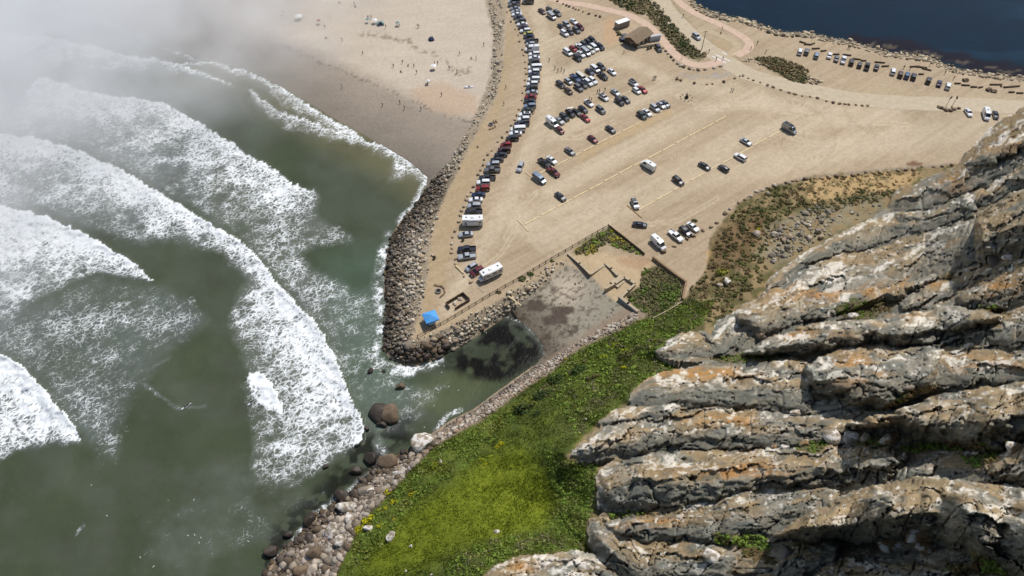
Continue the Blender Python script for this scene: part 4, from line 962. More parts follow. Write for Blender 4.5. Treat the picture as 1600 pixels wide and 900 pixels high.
def rock_pt(u, v):
    i = int(np.argmin(np.abs(rv - v))); j = int(np.argmin(np.abs(ru - u)))
    return Vector((RXw[i, j], RYw[i, j], RZw[i, j]))
def on_rock(u, v, wpx, hpx, mat, label, var=ANGB):
    p = rock_pt(u, v); k = FPX / ((p.z - CZ) / float(ray(u, v)[2]))
    sx_ = wpx / 2 / k; sy_ = hpx / 2 / k * 1.1
    o = boulder((p.x, p.y, p.z), (sx_, sy_, min(sx_, sy_) * .9), mat, RND if var is None else var, label, rz=random.uniform(-.3, .3), sink=.36, smooth=False)
    return o
for (u, v, a, b2, m, lab) in ((1300, 687, 30, 26, 'white', 'pale round boulder at the left end of the boulder row on the rock'), (1330, 687, 28, 28, 'white', 'whitest round boulder in the boulder row on the rock'), (1352, 686, 18, 26, 'pale', 'narrow boulder beside the whitest round one'),
                              (1388, 688, 36, 26, 'ochre', 'wide ochre boulder at the right end of the boulder row'), (1245, 646, 26, 13, 'white', 'oval pale boulder tucked under the folded ridge'), (1393, 846, 56, 60, 'ochre', 'largest ochre boulder below the long shadowed arch'), (1440, 834, 62, 30, 'ochre', 'egg shaped ochre boulder leaning on the largest one'),
                              (1452, 861, 52, 26, 'ochre', 'wedge boulder under the egg shaped one'), (1225, 871, 24, 36, 'grey', 'block standing left of the arch shadow'), (1258, 695, 20, 14, 'ochre', 'small ochre boulder on the slab below the row'), (1298, 491, 20, 12, 'white', 'white boulder beside the green pocket on the rock'), (1333, 494, 18, 10, 'white', 'white capped boulder below the green pocket'),
                              (1110, 872, 30, 24, 'white', 'boulder with white cap above the bottom ledge'), (1555, 410, 34, 22, 'grey', 'grey boulder perched at the corner of the dark block'), (1578, 402, 24, 14, 'white', 'pale boulder right of the grey perched one'), (1588, 705, 40, 24, 'ochre', 'ochre blocks at the right edge beside the shadowed cliff'), (1228, 700, 16, 10, 'white', 'small white boulder left of the ridge with fins'),
                              (1420, 606, 20, 9, 'grey', 'slim stone in the crease of the fold'), (1210, 700, 14, 10, 'ochre', 'little ochre stone on the brown ledge')):
    on_rock(u, v, a, b2, m, lab)

# ---------------------------------------------------------------- plants
q = NT('foliage'); cA = q.attr('col', 'Color'); a = q.noise(q.pos(), 1.3, 3, .6); cmb = q.n('CombineColor'); mr = q.maprange(a, .3, .7, .82, 1.2)
for i in range(3): q.l(mr, cmb.inputs[i])
q.l(q.mix(1.0, cA, cmb.outputs[0], 'MULTIPLY'), q.b.inputs['Base Color']); q.b.inputs['Roughness'].default_value = .8; q.b.inputs['Specular IOR Level'].default_value = .2
M_LEAF = q.m
def leaf_clumps(pts, rad, hgt, cols, nl, rng, lsize=.42):
    """domes of small leaf-sized faces; pts (N,3)"""
    n = len(pts)
    d = rng.normal(0, 1, (n, nl, 3)); d[..., 2] = np.abs(d[..., 2]); d /= np.linalg.norm(d, axis=-1, keepdims=True)
    rr_ = rng.uniform(.55, 1.08, (n, nl, 1))
    ctr = pts[:, None, :] + d * rr_ * np.stack([rad, rad, hgt], -1)[:, None, :]
    t1 = rng.normal(0, 1, (n, nl, 3)); t1 -= d * (t1 * d).sum(-1, keepdims=True) * .8; t1 /= np.linalg.norm(t1, axis=-1, keepdims=True)
    t2 = np.cross(d, t1); s = (rad[:, None] * lsize * rng.uniform(.6, 1.3, (n, nl)))[..., None]
    q1 = ctr + t1 * s; q2 = ctr + t2 * s * .7 + d * s * .2; q3 = ctr - t1 * s; q4 = ctr - t2 * s * .7 + d * s * .2
    V_ = np.stack([q1, q2, q3, q4], 2).reshape(-1, 3)
    F_ = np.arange(n * nl * 4).reshape(-1, 4)
    cc_ = cols[:, None, :] * rng.uniform(.72, 1.3, (n, nl, 1))
    return V_, F_, np.repeat(cc_.reshape(-1, 3), 4, 0)
def scrub(name, poly, n, r0, r1, palette, label, rng, nl=22, hk=.75, avoid=None, wts=None):
    c = sample_px(poly, n, rng)
    if avoid is not None: c = c[~inside(c[:, 0], c[:, 1], avoid)]
    P = px_pts(c); rad = rng.uniform(r0, r1, len(c)); pal = np.array(palette)
    f = np.clip(fbm(c[:, 0] / 16, c[:, 1] / 12, 301, 3) * 2.2 - .6, 0, .999); ci = np.clip((f * len(pal) + rng.normal(0, .5, len(c))).astype(int), 0, len(pal) - 1)
    V_, F_, C_ = leaf_clumps(P, rad, rad * hk, pal[ci], nl, rng)
    return tag(link(name, np_mesh(name, V_, F_, [M_LEAF], cols=C_)), label, name.replace('_', ' '), kind='stuff')
OL = [srgb(112, 108, 76), srgb(96, 98, 62), srgb(128, 118, 84), srgb(140, 126, 94)]
GR = [srgb(110, 132, 54), srgb(120, 142, 58), srgb(98, 116, 52), srgb(130, 136, 72)]
BR = [srgb(114, 98, 68), srgb(98, 94, 58), srgb(128, 112, 78), srgb(88, 90, 54)]
scrub('path_scrub', BEDS[0], 900, .5, 1.3, OL, 'low grey green scrub between the curving path and the road', rg)
scrub('road_scrub', BEDS[1], 330, .4, 1.0, OL + BR[:1], 'low scrub bed beside the harbour road', rg)
scrub('hill_scrub', [(1262, 284), (1210, 292), (1150, 330), (1118, 372), (1112, 410), (1100, 425), (1078, 450), (1070, 480), (1090, 505), (1130, 500), (1165, 462), (1200, 428), (1195, 400), (1215, 350), (1255, 318)], 720, .25, .8, BR + [srgb(92, 100, 52)], 'mixed brown and green scrub on the slope beside the rock', rg)
scrub('hill_scrub', [(1255, 318), (1340, 306), (1400, 296), (1392, 312), (1330, 322), (1260, 340)], 220, .25, .7, BR + OL, 'dry sparse scrub under the straw coloured bank', rg)
scrub('hill_scrub', [(1258, 280), (1300, 276), (1380, 270), (1440, 270), (1400, 300), (1340, 308), (1262, 322)], 260, .2, .6, [srgb(176, 150, 106), srgb(160, 136, 96), srgb(124, 108, 74)], 'straw coloured dry bushes along the row of stones', rg)
scrub('garden_scrub', [(951, 358), (908, 384), (898, 396), (925, 400), (945, 380), (985, 394), (1002, 398)], 210, .3, .8, [GR[1], OL[0], OL[2], srgb(150, 140, 60)], 'scrub inside the fence corner above the ruin', rg)
scrub('garden_scrub', [(1002, 420), (1030, 416), (1066, 443), (1062, 468), (1022, 494), (992, 482), (980, 466), (1000, 446)], 360, .3, .8, [GR[2], OL[1], OL[0], OL[2]], 'dark scrub between the ruin and the plank fence', rg)
scrub('grass_brush', [(1070, 470), (1006, 500), (960, 524), (900, 552), (860, 586), (840, 612), (880, 640), (900, 690), (935, 655), (985, 608), (1060, 572), (1030, 548), (1100, 505)], 1000, .25, .7, GR + OL[:2], 'rough green brush on the upper slope above the cove', rg)
scrub('grass_brush', [(700, 880), (760, 845), (830, 832), (905, 838), (918, 862), (860, 862), (810, 866), (775, 878), (755, 894), (735, 960), (690, 960)], 420, .2, .6, GR + OL[:1], 'darker brush at the foot of the lowest slab', rg)
scrub('grass_brush', [(850, 700), (880, 722), (935, 726), (930, 745), (932, 790), (915, 815), (915, 840), (860, 830), (870, 780)], 700, .2, .5, GR, 'tall green brush along the foot of the slabs', rg)
scrub('shore_brush', [(672, 706), (700, 690), (740, 668), (790, 640), (850, 600), (860, 612), (800, 660), (740, 720), (680, 760), (620, 820), (560, 900), (530, 900), (560, 836), (612, 772), (644, 738)], 900, .2, .55, GR + [srgb(116, 120, 50)], 'uneven green brush along the top of the cobble bank', rg)
GP = [srgb(98, 112, 40), srgb(86, 98, 36), srgb(114, 124, 42), srgb(106, 116, 40)]
c = sample_px(GRASS_POLY, 26000, rg); c = c[~inside(c[:, 0], c[:, 1], ROCK_POLY)]
P = px_pts(c); n_ = len(c)
lushp = mask(c[:, 0], c[:, 1], [(700, 760), (760, 715), (815, 700), (850, 735), (868, 790), (845, 830), (780, 855), (700, 868), (600, 905), (560, 890), (590, 850), (640, 800)], 16)
bc_ = np.array(GP)[rg.integers(0, 4, n_)] * (1 - lushp[:, None]) + srgb(122, 134, 36) * lushp[:, None] * rg.uniform(.85, 1.15, (n_, 1))
bc_ *= .75 + .5 * fbm(c[:, 0] / 30, c[:, 1] / 22, 305, 3)[:, None]
NB = 5
an = rg.uniform(0, 6.283, (n_, NB)); ln_ = rg.uniform(.2, .55, (n_, NB)); wd = .05 + .07 * rg.random((n_, NB))
bx = P[:, None, 0] + rg.normal(0, .22, (n_, NB)); by = P[:, None, 1] + rg.normal(0, .22, (n_, NB)); bz = np.repeat(P[:, None, 2], NB, 1) - .05
tx = bx + np.cos(an) * ln_ * .6; ty = by + np.sin(an) * ln_ * .6; tz = bz + ln_
v1 = np.stack([bx - np.sin(an) * wd, by + np.cos(an) * wd, bz], -1); v2 = np.stack([bx + np.sin(an) * wd, by - np.cos(an) * wd, bz], -1); v3 = np.stack([tx, ty, tz], -1)
V_ = np.stack([v1, v2, v3], 2).reshape(-1, 3)
tag(link('grass', np_mesh('grass', V_, np.arange(len(V_)).reshape(-1, 3), [M_LEAF], cols=np.repeat(bc_, NB * 3, 0))), 'bright green grass covering the slope above the cove', 'grass', kind='stuff')
# scrub in the pockets of the rock
vv = []; 
rr2 = np.random.default_rng(8)
ii, jj = np.where((veg > .5) & keep)
sel = rr2.choice(len(ii), min(900, len(ii)), replace=False)
pr_ = np.stack([RXw[ii[sel], jj[sel]], RYw[ii[sel], jj[sel]], RZw[ii[sel], jj[sel]]], -1)
rad = rr2.uniform(.15, .5, len(sel)); gsel = fbm(RU[ii[sel], jj[sel]] / 60, RV[ii[sel], jj[sel]] / 40, 306) > .47
cl_ = np.where(gsel[:, None], np.array(GR)[rr2.integers(0, 3, len(sel))], np.array([srgb(120, 98, 62), srgb(104, 88, 56), srgb(96, 92, 50)])[rr2.integers(0, 3, len(sel))])
V_, F_, C_ = leaf_clumps(pr_, rad, rad * .8, cl_, 18, rr2)
tag(link('rock_scrub', np_mesh('rock_scrub', V_, F_, [M_LEAF], cols=C_)), 'brown and green scrub in the creases of the rock', 'scrub', kind='stuff')

def bush(u, v, wpx, hpx, col, label, cat='bush', dense=26, name='bush', z=None):
    p = gpt(u, v) if z is None else V3(u, v, z)
    k = FPX / ((p.z - CZ) / float(ray(u, v)[2]))
    rw_, rh = wpx / 2 / k, hpx / 2 / k
    n = dense; a = rg.uniform(0, 6.28, n); r = np.sqrt(rg.random(n))
    pts = np.stack([np.cos(a) * r * rw_ * .8, np.sin(a) * r * rh * .8, np.full(n, -.05)], -1)
    rad = rg.uniform(.3, .55, n) * min(rw_, rh); V_, F_, C_ = leaf_clumps(pts, rad, rad * 1.2 * (1.3 - r * .6), np.tile(np.array(col), (n, 1)) * rg.uniform(.8, 1.2, (n, 1)), 16, rg, .4)
    return tag(link(name, np_mesh(name, V_, F_, [M_LEAF], cols=C_), loc=p), label, cat)
DK = srgb(50, 64, 30); YE = srgb(170, 164, 28); YG = srgb(140, 152, 34)
for (u, v, a, b2, cl_, lab) in ((822, 642, 44, 24, DK, 'long dark green bush on the grass above the cobbles'), (848, 620, 30, 20, DK, 'dark bush touching the upper end of the long dark bush'), (870, 596, 36, 26, srgb(58, 74, 32), 'dark green bush beside the cobbles near the cove beach'), (905, 580, 34, 24, srgb(62, 80, 34), 'broad dark bush in the middle of the brush slope'),
                                (838, 648, 22, 14, DK, 'small dark bush under the long one'), (980, 556, 34, 20, srgb(88, 90, 46), 'olive bush beside the layered outcrop'), (1112, 556, 30, 12, DK, 'dark bush at the mouth of the shadowed hollow'), (930, 590, 40, 14, srgb(84, 82, 48), 'brownish bush at the slope top near the ochre ridge'),
                                (786, 693, 18, 9, YE, 'yellow flowering clump, upper of the pair on the bright grass'), (777, 699, 9, 8, YE, 'small round yellow clump left of the upper pair'), (755, 718, 20, 9, YG, 'yellow green clump at the edge of the bright grass'), (760, 726, 10, 6, YE, 'tiny yellow clump under the yellow green one'), (766, 714, 10, 8, YG, 'yellow green tuft beside the pale clump'),
                                (601, 797, 26, 12, YE, 'yellow flowering bush on the edge above the long pale boulder'), (578, 812, 34, 16, YE, 'largest yellow flowering bush at the grass edge'), (618, 785, 22, 12, YE, 'yellow bush higher along the grass edge'), (598, 822, 22, 9, YE, 'low yellow bush beside the flat white rock'), (562, 826, 18, 14, YE, 'yellow bush at the lower end of the edge'),
                                (646, 773, 18, 10, srgb(156, 146, 30), 'lone yellow bush on the grass inland of the pool'), (606, 769, 16, 14, srgb(150, 146, 34), 'yellow green bush at the grass edge above the pool'), (617, 813, 10, 7, YE, 'small yellow bush right of the largest yellow bush'), (679, 729, 14, 12, srgb(120, 128, 36), 'yellow green bush near the tiny white stone'),
                                (884, 561, 8, 5, srgb(160, 150, 40), 'yellow tuft on the cobble bank by the cove'), (978, 550, 26, 12, YG, 'yellow green bush near the slope top under the outcrop'), (975, 575, 12, 8, YE, 'yellow clump among dark brush near the rock'), (943, 558, 16, 10, YG, 'pale green bush among the upper brush'), (963, 540, 16, 10, YG, 'pale green bush above the upper brush clump'), (972, 553, 9, 10, YE, 'yellow clump beside the pale green bushes'), (990, 574, 8, 8, YE, 'yellow tuft next to the rock foot'),
                                (944, 557, 10, 6, YE, 'yellow tuft on top of the pale green bush'), (951, 372, 14, 8, YE, 'yellow flowering bush in the fence corner'), (955, 361, 8, 8, srgb(150, 150, 50), 'small yellow green bush at the very fence corner'), (1130, 425, 28, 16, srgb(128, 126, 52), 'yellowish bush in the scrub by the dirt tongue'), (1185, 358, 8, 6, YE, 'yellow tuft behind the pale pointed boulder'),
                                (815, 436, 14, 12, srgb(96, 104, 66), 'round grey green shrub on the fence strip above the cove'), (829, 429, 12, 10, srgb(84, 90, 56), 'smaller shrub right of the round grey green one'), (779, 457, 10, 8, srgb(104, 96, 70), 'brown low shrub on the fence strip nearest the point'), (862, 408, 9, 6, srgb(80, 96, 44), 'small green shrub at the fence near the ruin'),
                                (1073, 366, 6, 5, OL[0], 'tiny shrub left of the row of three cars'), (1085, 345, 10, 8, OL[1], 'round shrub at the bottom lot edge'), (1066, 69, 20, 13, srgb(70, 84, 40), 'rounded green bush at the tip of the path scrub'), (1308, 325, 14, 8, OL[0], 'grey shrub under the straw bank'), (1290, 340, 18, 9, srgb(110, 112, 84), 'grey sage bush on the scree'), (1345, 300, 20, 9, OL[1], 'dark shrub below the straw bank')):
    bush(u, v, a, b2, cl_, lab)
p = gpt(1072.5, 153); 
t = empty('shrub_marker', p); tag(t, 'small dark conical shrub inside a ring of stones on the lot', 'shrub')
pts = np.stack([np.zeros(9), np.zeros(9), np.linspace(0, 2.1, 9)], -1); rad = np.linspace(.85, .12, 9)
V_, F_, C_ = leaf_clumps(pts, rad, np.full(9, .4), np.tile(srgb(58, 60, 44), (9, 1)), 26, rg, .34)
link('crown', np_mesh('crown', V_, F_, [M_LEAF], cols=C_), t)
for k in range(9):
    a = k * .7; boulder(p + Vector((math.cos(a) * 2.3, math.sin(a) * 2.3, 0)), (.35, .3, .25), 'tan', label='small stone in the ring round the conical shrub', group='stones round the conical shrub', name='stone')

# ---------------------------------------------------------------- vehicles
M_GLASS = plain('dark_glass', (.018, .022, .027), .08, 0, .05, 2, .6)
M_TYRE = plain('tyre_rubber', (.018, .018, .018), .85)
M_HUB = plain('wheel_alloy', (.35, .35, .36), .35, .8)
M_BLACKP = plain('black_plastic', (.02, .02, .022), .5)
M_LAMP = plain('lamp_glass', (.75, .76, .78), .15, 0, .03)
M_RED = plain('tail_lamp', (.35, .02, .02), .25)
PAINT = {'white': (.72, .73, .73), 'silver': (.40, .42, .44), 'light grey': (.30, .31, .32), 'grey': (.13, .135, .14), 'dark grey': (.05, .053, .057), 'black': (.013, .013, .015), 'red': (.26, .018, .022), 'dark red': (.11, .014, .016), 'maroon': (.055, .016, .018),
         'blue': (.05, .09, .19), 'dark blue': (.018, .03, .075), 'navy': (.014, .018, .034), 'pale blue': (.20, .26, .33), 'brown': (.07, .035, .024), 'olive': (.06, .06, .045), 'green': (.03, .05, .045), 'yellow': (.45, .42, .08), 'cream': (.6, .58, .5), 'purple': (.03, .022, .055)}
def paint(c): return plain('car_paint_' + c.replace(' ', '_'), PAINT[c], .28, .0 if c in ('white', 'cream', 'yellow', 'black') else .25, .05, 1.5, .5, .6)

def section(st):
    x, hw, z0, zb, zt, rw = st[:6]; fl = st[6] if len(st) > 6 else None
    if fl is None: pts = [(0, z0), (hw * .86, z0), (hw, z0 + .13), (hw, zb - .16), (hw * .97, zb), (rw + (hw * .97 - rw) * .08, zt - .06), (rw - .05, zt), (0, zt + .025)]
    else: pts = [(0, z0), (hw * .86, z0), (hw, z0 + .13), (hw, zb - .16), (hw * .97, zb), (hw * .9, zb + .01), (hw * .86, fl), (0, fl)]
    return [(x, y, z) for y, z in pts]
def loft(name, sts, parent, mat, smooth=True):
    n = 8; ring = []
    V_ = []
    for st in sts:
        s = section(st); V_ += s + [(x, -y, z) for x, y, z in s[1:-1][::-1]]
    m = 2 * n - 2; F_ = []
    for i in range(len(sts) - 1):
        for k in range(m):
            k2 = (k + 1) % m; F_.append((i * m + k, (i + 1) * m + k, (i + 1) * m + k2, i * m + k2))
    me = bpy.data.meshes.new(name)
    me.from_pydata(V_, [], F_ + [tuple(range(m - 1, -1, -1)), tuple(range((len(sts) - 1) * m, len(sts) * m))])
    me.materials.append(mat); 
    bm = bmesh.new(); bm.from_mesh(me); bmesh.ops.recalc_face_normals(bm, faces=bm.faces); bm.to_mesh(me); bm.free()
    return me
def poly_mesh(name, V_, F_, mat, parent=None):
    me = bpy.data.meshes.new(name); me.from_pydata([tuple(map(float, v)) for v in V_], [], F_); me.materials.append(mat)
    bm = bmesh.new(); bm.from_mesh(me); bmesh.ops.recalc_face_normals(bm, faces=bm.faces); bm.to_mesh(me); bm.free()
    return link(name, me, parent) if parent is not None else me
def boxm(name, lo, hi, mat, bev=0.0):
    bm = bmesh.new(); bmesh.ops.create_cube(bm, size=1)
    lo, hi = Vector(lo), Vector(hi)
    for v in bm.verts: v.co = Vector((lo[i] + (v.co[i] + .5) * (hi[i] - lo[i]) for i in range(3)))
    if bev: bmesh.ops.bevel(bm, geom=bm.edges[:], offset=bev, segments=2, affect='EDGES', profile=.6)
    me = bpy.data.meshes.new(name); bm.to_mesh(me); bm.free(); me.materials.append(mat); return me
def box(name, lo, hi, mat, parent=None, bev=0.0, loc=None, rz=None): return link(name, boxm(name, lo, hi, mat, bev), parent, loc, rz)
def cylm(name, r, h, mat, n=12, axis='Z', r2=None, cap2=None):
    bm = bmesh.new(); bmesh.ops.create_cone(bm, cap_ends=True, segments=n, radius1=r, radius2=r if r2 is None else r2, depth=h)
    if axis == 'Y': bmesh.ops.rotate(bm, verts=bm.verts, matrix=Matrix.Rotation(math.pi / 2, 3, 'X'))
    if axis == 'X': bmesh.ops.rotate(bm, verts=bm.verts, matrix=Matrix.Rotation(math.pi / 2, 3, 'Y'))
    me = bpy.data.meshes.new(name); bm.to_mesh(me); bm.free(); me.materials.append(mat)
    if cap2 is not None:
        me.materials.append(cap2)
        for p in me.polygons:
            if len(p.vertices) > 4: p.material_index = 1
    return me
WHEEL = cylm('wheel', .34, .24, M_TYRE, 12, 'Y', cap2=M_HUB); WHEELB = cylm('wheel', .42, .28, M_TYRE, 12, 'Y', cap2=M_HUB)
W0 = plain('car_paint_base', (.5, .5, .5), .3)
def glass_quad(a, b2, ya, yb, off):
    (xa, za), (xb, zb_) = a, b2; d = Vector((xb - xa, 0, zb_ - za)); nrm = Vector((-d.z, 0, d.x)).normalized()
    if nrm.z < 0: nrm = -nrm
    o = nrm * off
    return [(xa + o.x, -ya, za + o.z), (xa + o.x, ya, za + o.z), (xb + o.x, yb, zb_ + o.z), (xb + o.x, -yb, zb_ + o.z)]
def build_vehicle(name, sts, ws, rf, rr_, rb, wheels, wm=WHEEL, sides=None, rear=True, hood=True):
    t = empty(name, (0, 0, -500))
    bo = link('body', loft('body', sts, None, W0), t)
    S = sts
    def bl(i, t_): return (S[i][0], S[i][4])
    wa, wb = S[ws], S[rf]
    if abs(wa[0] - wb[0]) > .05:
        V_ = glass_quad((wa[0] - .04 * (wa[0] - wb[0]), wa[4] + .04 * (wb[4] - wa[4])), (wb[0] + .08 * (wa[0] - wb[0]), wb[4] - .08 * (wb[4] - wa[4])), wa[5] * .93, wb[5] * .93, .035)
        poly_mesh('windshield', V_, [(0, 1, 2, 3)], M_GLASS, t)
    if rear:
        wa, wb = S[rb], S[rr_]
        V_ = glass_quad((wa[0] + .08 * (wb[0] - wa[0]), wa[4] + .1 * (wb[4] - wa[4])), (wb[0] - .1 * (wb[0] - wa[0]), wb[4] - .1 * (wb[4] - wa[4])), wa[5] * .9, wb[5] * .92, .035)
        poly_mesh('rear_window', V_, [(0, 1, 2, 3)], M_GLASS, t)
    ids = sides or list(range(rb, ws + 1))
    for sg in (1, -1):
        lo_, hi_ = [], []
        for i in ids:
            s = section(S[i]); p4, p5 = Vector(s[4]), Vector(s[5])
            for lst, tt in ((lo_, .1), (hi_, .86)):
                p = p4.lerp(p5, tt); lst.append((p.x, sg * (p.y + .025), p.z))
        n = len(lo_); F_ = [(i, i + 1, n + i + 1, n + i) for i in range(n - 1)]
        poly_mesh('side_window', lo_ + hi_, F_, M_GLASS, t)
    for x in wheels:
        for sg in (1, -1):
            link('wheel', wm, t, (x, sg * (S[len(S) // 2][1] - .1), .34 if wm is WHEEL else .42))
    x1 = S[-1][0]; x0 = S[0][0]
    for sg in (1, -1):
        link('headlight', boxm('headlight', (x1 - .22, sg * S[-1][1] * .82 - .17, S[-2][3] - .16), (x1 + .02, sg * S[-1][1] * .82 + .17, S[-2][3] - .02), M_LAMP), t)
        link('tail_light', boxm('tail_light', (x0 - .02, sg * S[0][1] * .86 - .12, S[1][3] - .2), (x0 + .12, sg * S[0][1] * .86 + .12, S[1][3] + .0), M_RED), t)
    return t
Z0 = .22
SEDAN = build_vehicle('sedan', [(-2.36, .70, .35, .72, .80, .58), (-2.2, .86, Z0, .88, .97, .74), (-1.62, .90, Z0, .92, 1.03, .78), (-.85, .91, Z0, .94, 1.40, .60), (.2, .91, Z0, .93, 1.44, .61), (1.05, .90, Z0, .91, 1.0, .78), (1.9, .88, Z0, .82, .88, .72), (2.2, .82, Z0 + .05, .66, .74, .64), (2.32, .66, .35, .56, .62, .52)], 5, 4, 3, 2, (-1.38, 1.42))
SUV = build_vehicle('suv', [(-2.34, .80, .38, .85, .92, .70), (-2.26, .92, .30, 1.02, 1.10, .78), (-2.0, .95, .28, 1.04, 1.66, .64), (-.9, .95, .28, 1.04, 1.72, .68), (.35, .95, .28, 1.02, 1.70, .68), (1.12, .94, .28, 1.0, 1.10, .82), (1.95, .93, .28, .96, 1.02, .80), (2.25, .88, .30, .78, .86, .74), (2.36, .74, .38, .66, .72, .62)], 5, 4, 2, 1, (-1.42, 1.45), WHEELB)
HATCH = build_vehicle('hatchback', [(-2.02, .74, .35, .78, .86, .62), (-1.95, .86, Z0, .92, 1.0, .72), (-1.5, .89, Z0, .95, 1.46, .60), (-.6, .90, Z0, .95, 1.52, .63), (.4, .90, Z0, .94, 1.50, .63), (1.15, .89, Z0, .92, 1.02, .78), (1.75, .86, Z0, .84, .92, .70), (1.98, .8, Z0 + .05, .68, .76, .62), (2.06, .64, .35, .58, .64, .5)], 5, 4, 2, 1, (-1.28, 1.3))
MINIVAN = build_vehicle('minivan', [(-2.5, .82, .35, .9, .98, .72), (-2.44, .94, Z0, 1.02, 1.12, .80), (-2.2, .97, Z0, 1.04, 1.72, .70), (-.8, .98, Z0, 1.04, 1.78, .74), (.7, .98, Z0, 1.02, 1.74, .73), (1.6, .96, Z0, 1.0, 1.08, .82), (2.2, .92, Z0, .88, .94, .76), (2.48, .82, Z0 + .1, .68, .76, .66), (2.56, .66, .38, .58, .64, .54)], 5, 4, 2, 1, (-1.5, 1.55))
PICKUP = build_vehicle('pickup', [(-2.86, .92, .5, 1.02, 1.1, .8, .95), (-2.82, .95, .42, 1.04, 1.1, .8, .7), (-1.02, .96, .40, 1.06, 1.1, .8, .7), (-.96, .96, .40, 1.06, 1.14, .84), (-.72, .96, .40, 1.06, 1.76, .70), (.55, .96, .40, 1.05, 1.78, .70), (1.28, .96, .40, 1.04, 1.14, .84), (2.4, .95, .40, 1.0, 1.08, .82), (2.74, .9, .42, .84, .92, .78), (2.84, .8, .5, .72, .8, .66)], 6, 5, 4, 3, (-1.75, 1.75), WHEELB)
VAN = build_vehicle('van', [(-2.95, .95, .4, 1.3, 2.4, .80), (-2.9, 1.0, .35, 1.32, 2.52, .86), (-1.5, 1.0, .32, 1.32, 2.58, .88), (.3, 1.0, .32, 1.3, 2.56, .88), (1.35, 1.0, .32, 1.26, 2.42, .84), (2.15, .98, .32, 1.16, 1.28, .84), (2.75, .92, .35, 1.0, 1.08, .78), (2.95, .78, .42, .78, .86, .66)], 5, 4, 1, 0, (-1.7, 1.85), WHEELB, sides=[3, 4, 5], rear=False)
link('roof_vent', boxm('roof_vent', (-1.0, -.28, 2.58), (-.45, .28, 2.68), M_BLACKP, .03), VAN)
MINIBUS = build_vehicle('passenger_van', [(-2.75, .94, .4, 1.16, 1.9, .80), (-2.7, .98, .32, 1.2, 2.02, .84), (-1.5, 1.0, .3, 1.2, 2.08, .86), (.3, 1.0, .3, 1.2, 2.06, .86), (1.3, .99, .3, 1.16, 1.96, .82), (1.95, .97, .3, 1.08, 1.18, .82), (2.55, .92, .34, .94, 1.02, .76), (2.75, .78, .42, .76, .84, .66)], 5, 4, 1, 0, (-1.6, 1.7), WHEELB)
rk = link('roof_rack', boxm('roof_rack', (-1.6, -.55, 1.76), (-.1, .55, 1.84), M_BLACKP, .02), None); rk.location.z = -500
RACKMESH = rk.data; bpy.data.objects.remove(rk)
KIND = {'sedan': SEDAN, 'suv': SUV, 'hatchback': HATCH, 'minivan': MINIVAN, 'pickup': PICKUP, 'van': VAN, 'minibus': MINIBUS}
HC = {'sedan': .75, 'suv': .95, 'hatchback': .8, 'minivan': .95, 'pickup': .95, 'van': 1.35, 'minibus': 1.1}
NICE = {'suv': 'SUV', 'minibus': 'passenger van', 'van': 'tall van'}
first_used = set()
def img_heading(u, v, dx, dy):
    a = V3(u, v, LOT); b2 = V3(u + dx * .2, v + dy * .2, LOT); return math.atan2(b2.y - a.y, b2.x - a.x)
def car(kind, colr, u, v, hd, label, group, rack=False, scale=1.0, roof=None, board=False):
    p = V3(u, v, LOT + HC[kind]); rz = img_heading(u, v, *hd) + random.uniform(-.03, .03)
    src = KIND[kind]
    if kind not in first_used: first_used.add(kind); o = src
    else: o = copy_tree(src)
    o.location = (p.x, p.y, LOT + .012); o.rotation_euler = (0, 0, rz); o.scale = (scale, scale, scale)
    for ch in o.children:
        if ch.name.split('.')[0] == 'body':
            ch.material_slots[0].link = 'OBJECT'; ch.material_slots[0].material = paint(colr)
    PENDING.append((o, rack, roof, board, kind))
    return tag(o, label, {'suv': 'car', 'sedan': 'car', 'hatchback': 'car', 'minivan': 'minivan', 'pickup': 'pickup truck', 'van': 'van', 'minibus': 'van'}[kind], group)
PENDING = []
ORD = ['first', 'second', 'third', 'fourth', 'fifth', 'sixth', 'seventh', 'eighth', 'ninth', 'tenth', 'eleventh', 'twelfth', 'thirteenth', 'fourteenth', 'fifteenth', 'sixteenth', 'seventeenth', 'eighteenth', 'nineteenth', 'twentieth']
TENS = {20: 'twenty', 30: 'thirty', 40: 'forty', 50: 'fifty'}
def ordw(n):
    if n <= 20: return ORD[n - 1]
    t, r = divmod(n, 10)
    return {20: 'twentieth', 30: 'thirtieth', 40: 'fortieth', 50: 'fiftieth'}[t * 10] if r == 0 else TENS[t * 10] + '-' + ORD[r - 1]
L_ = (-10, .4)
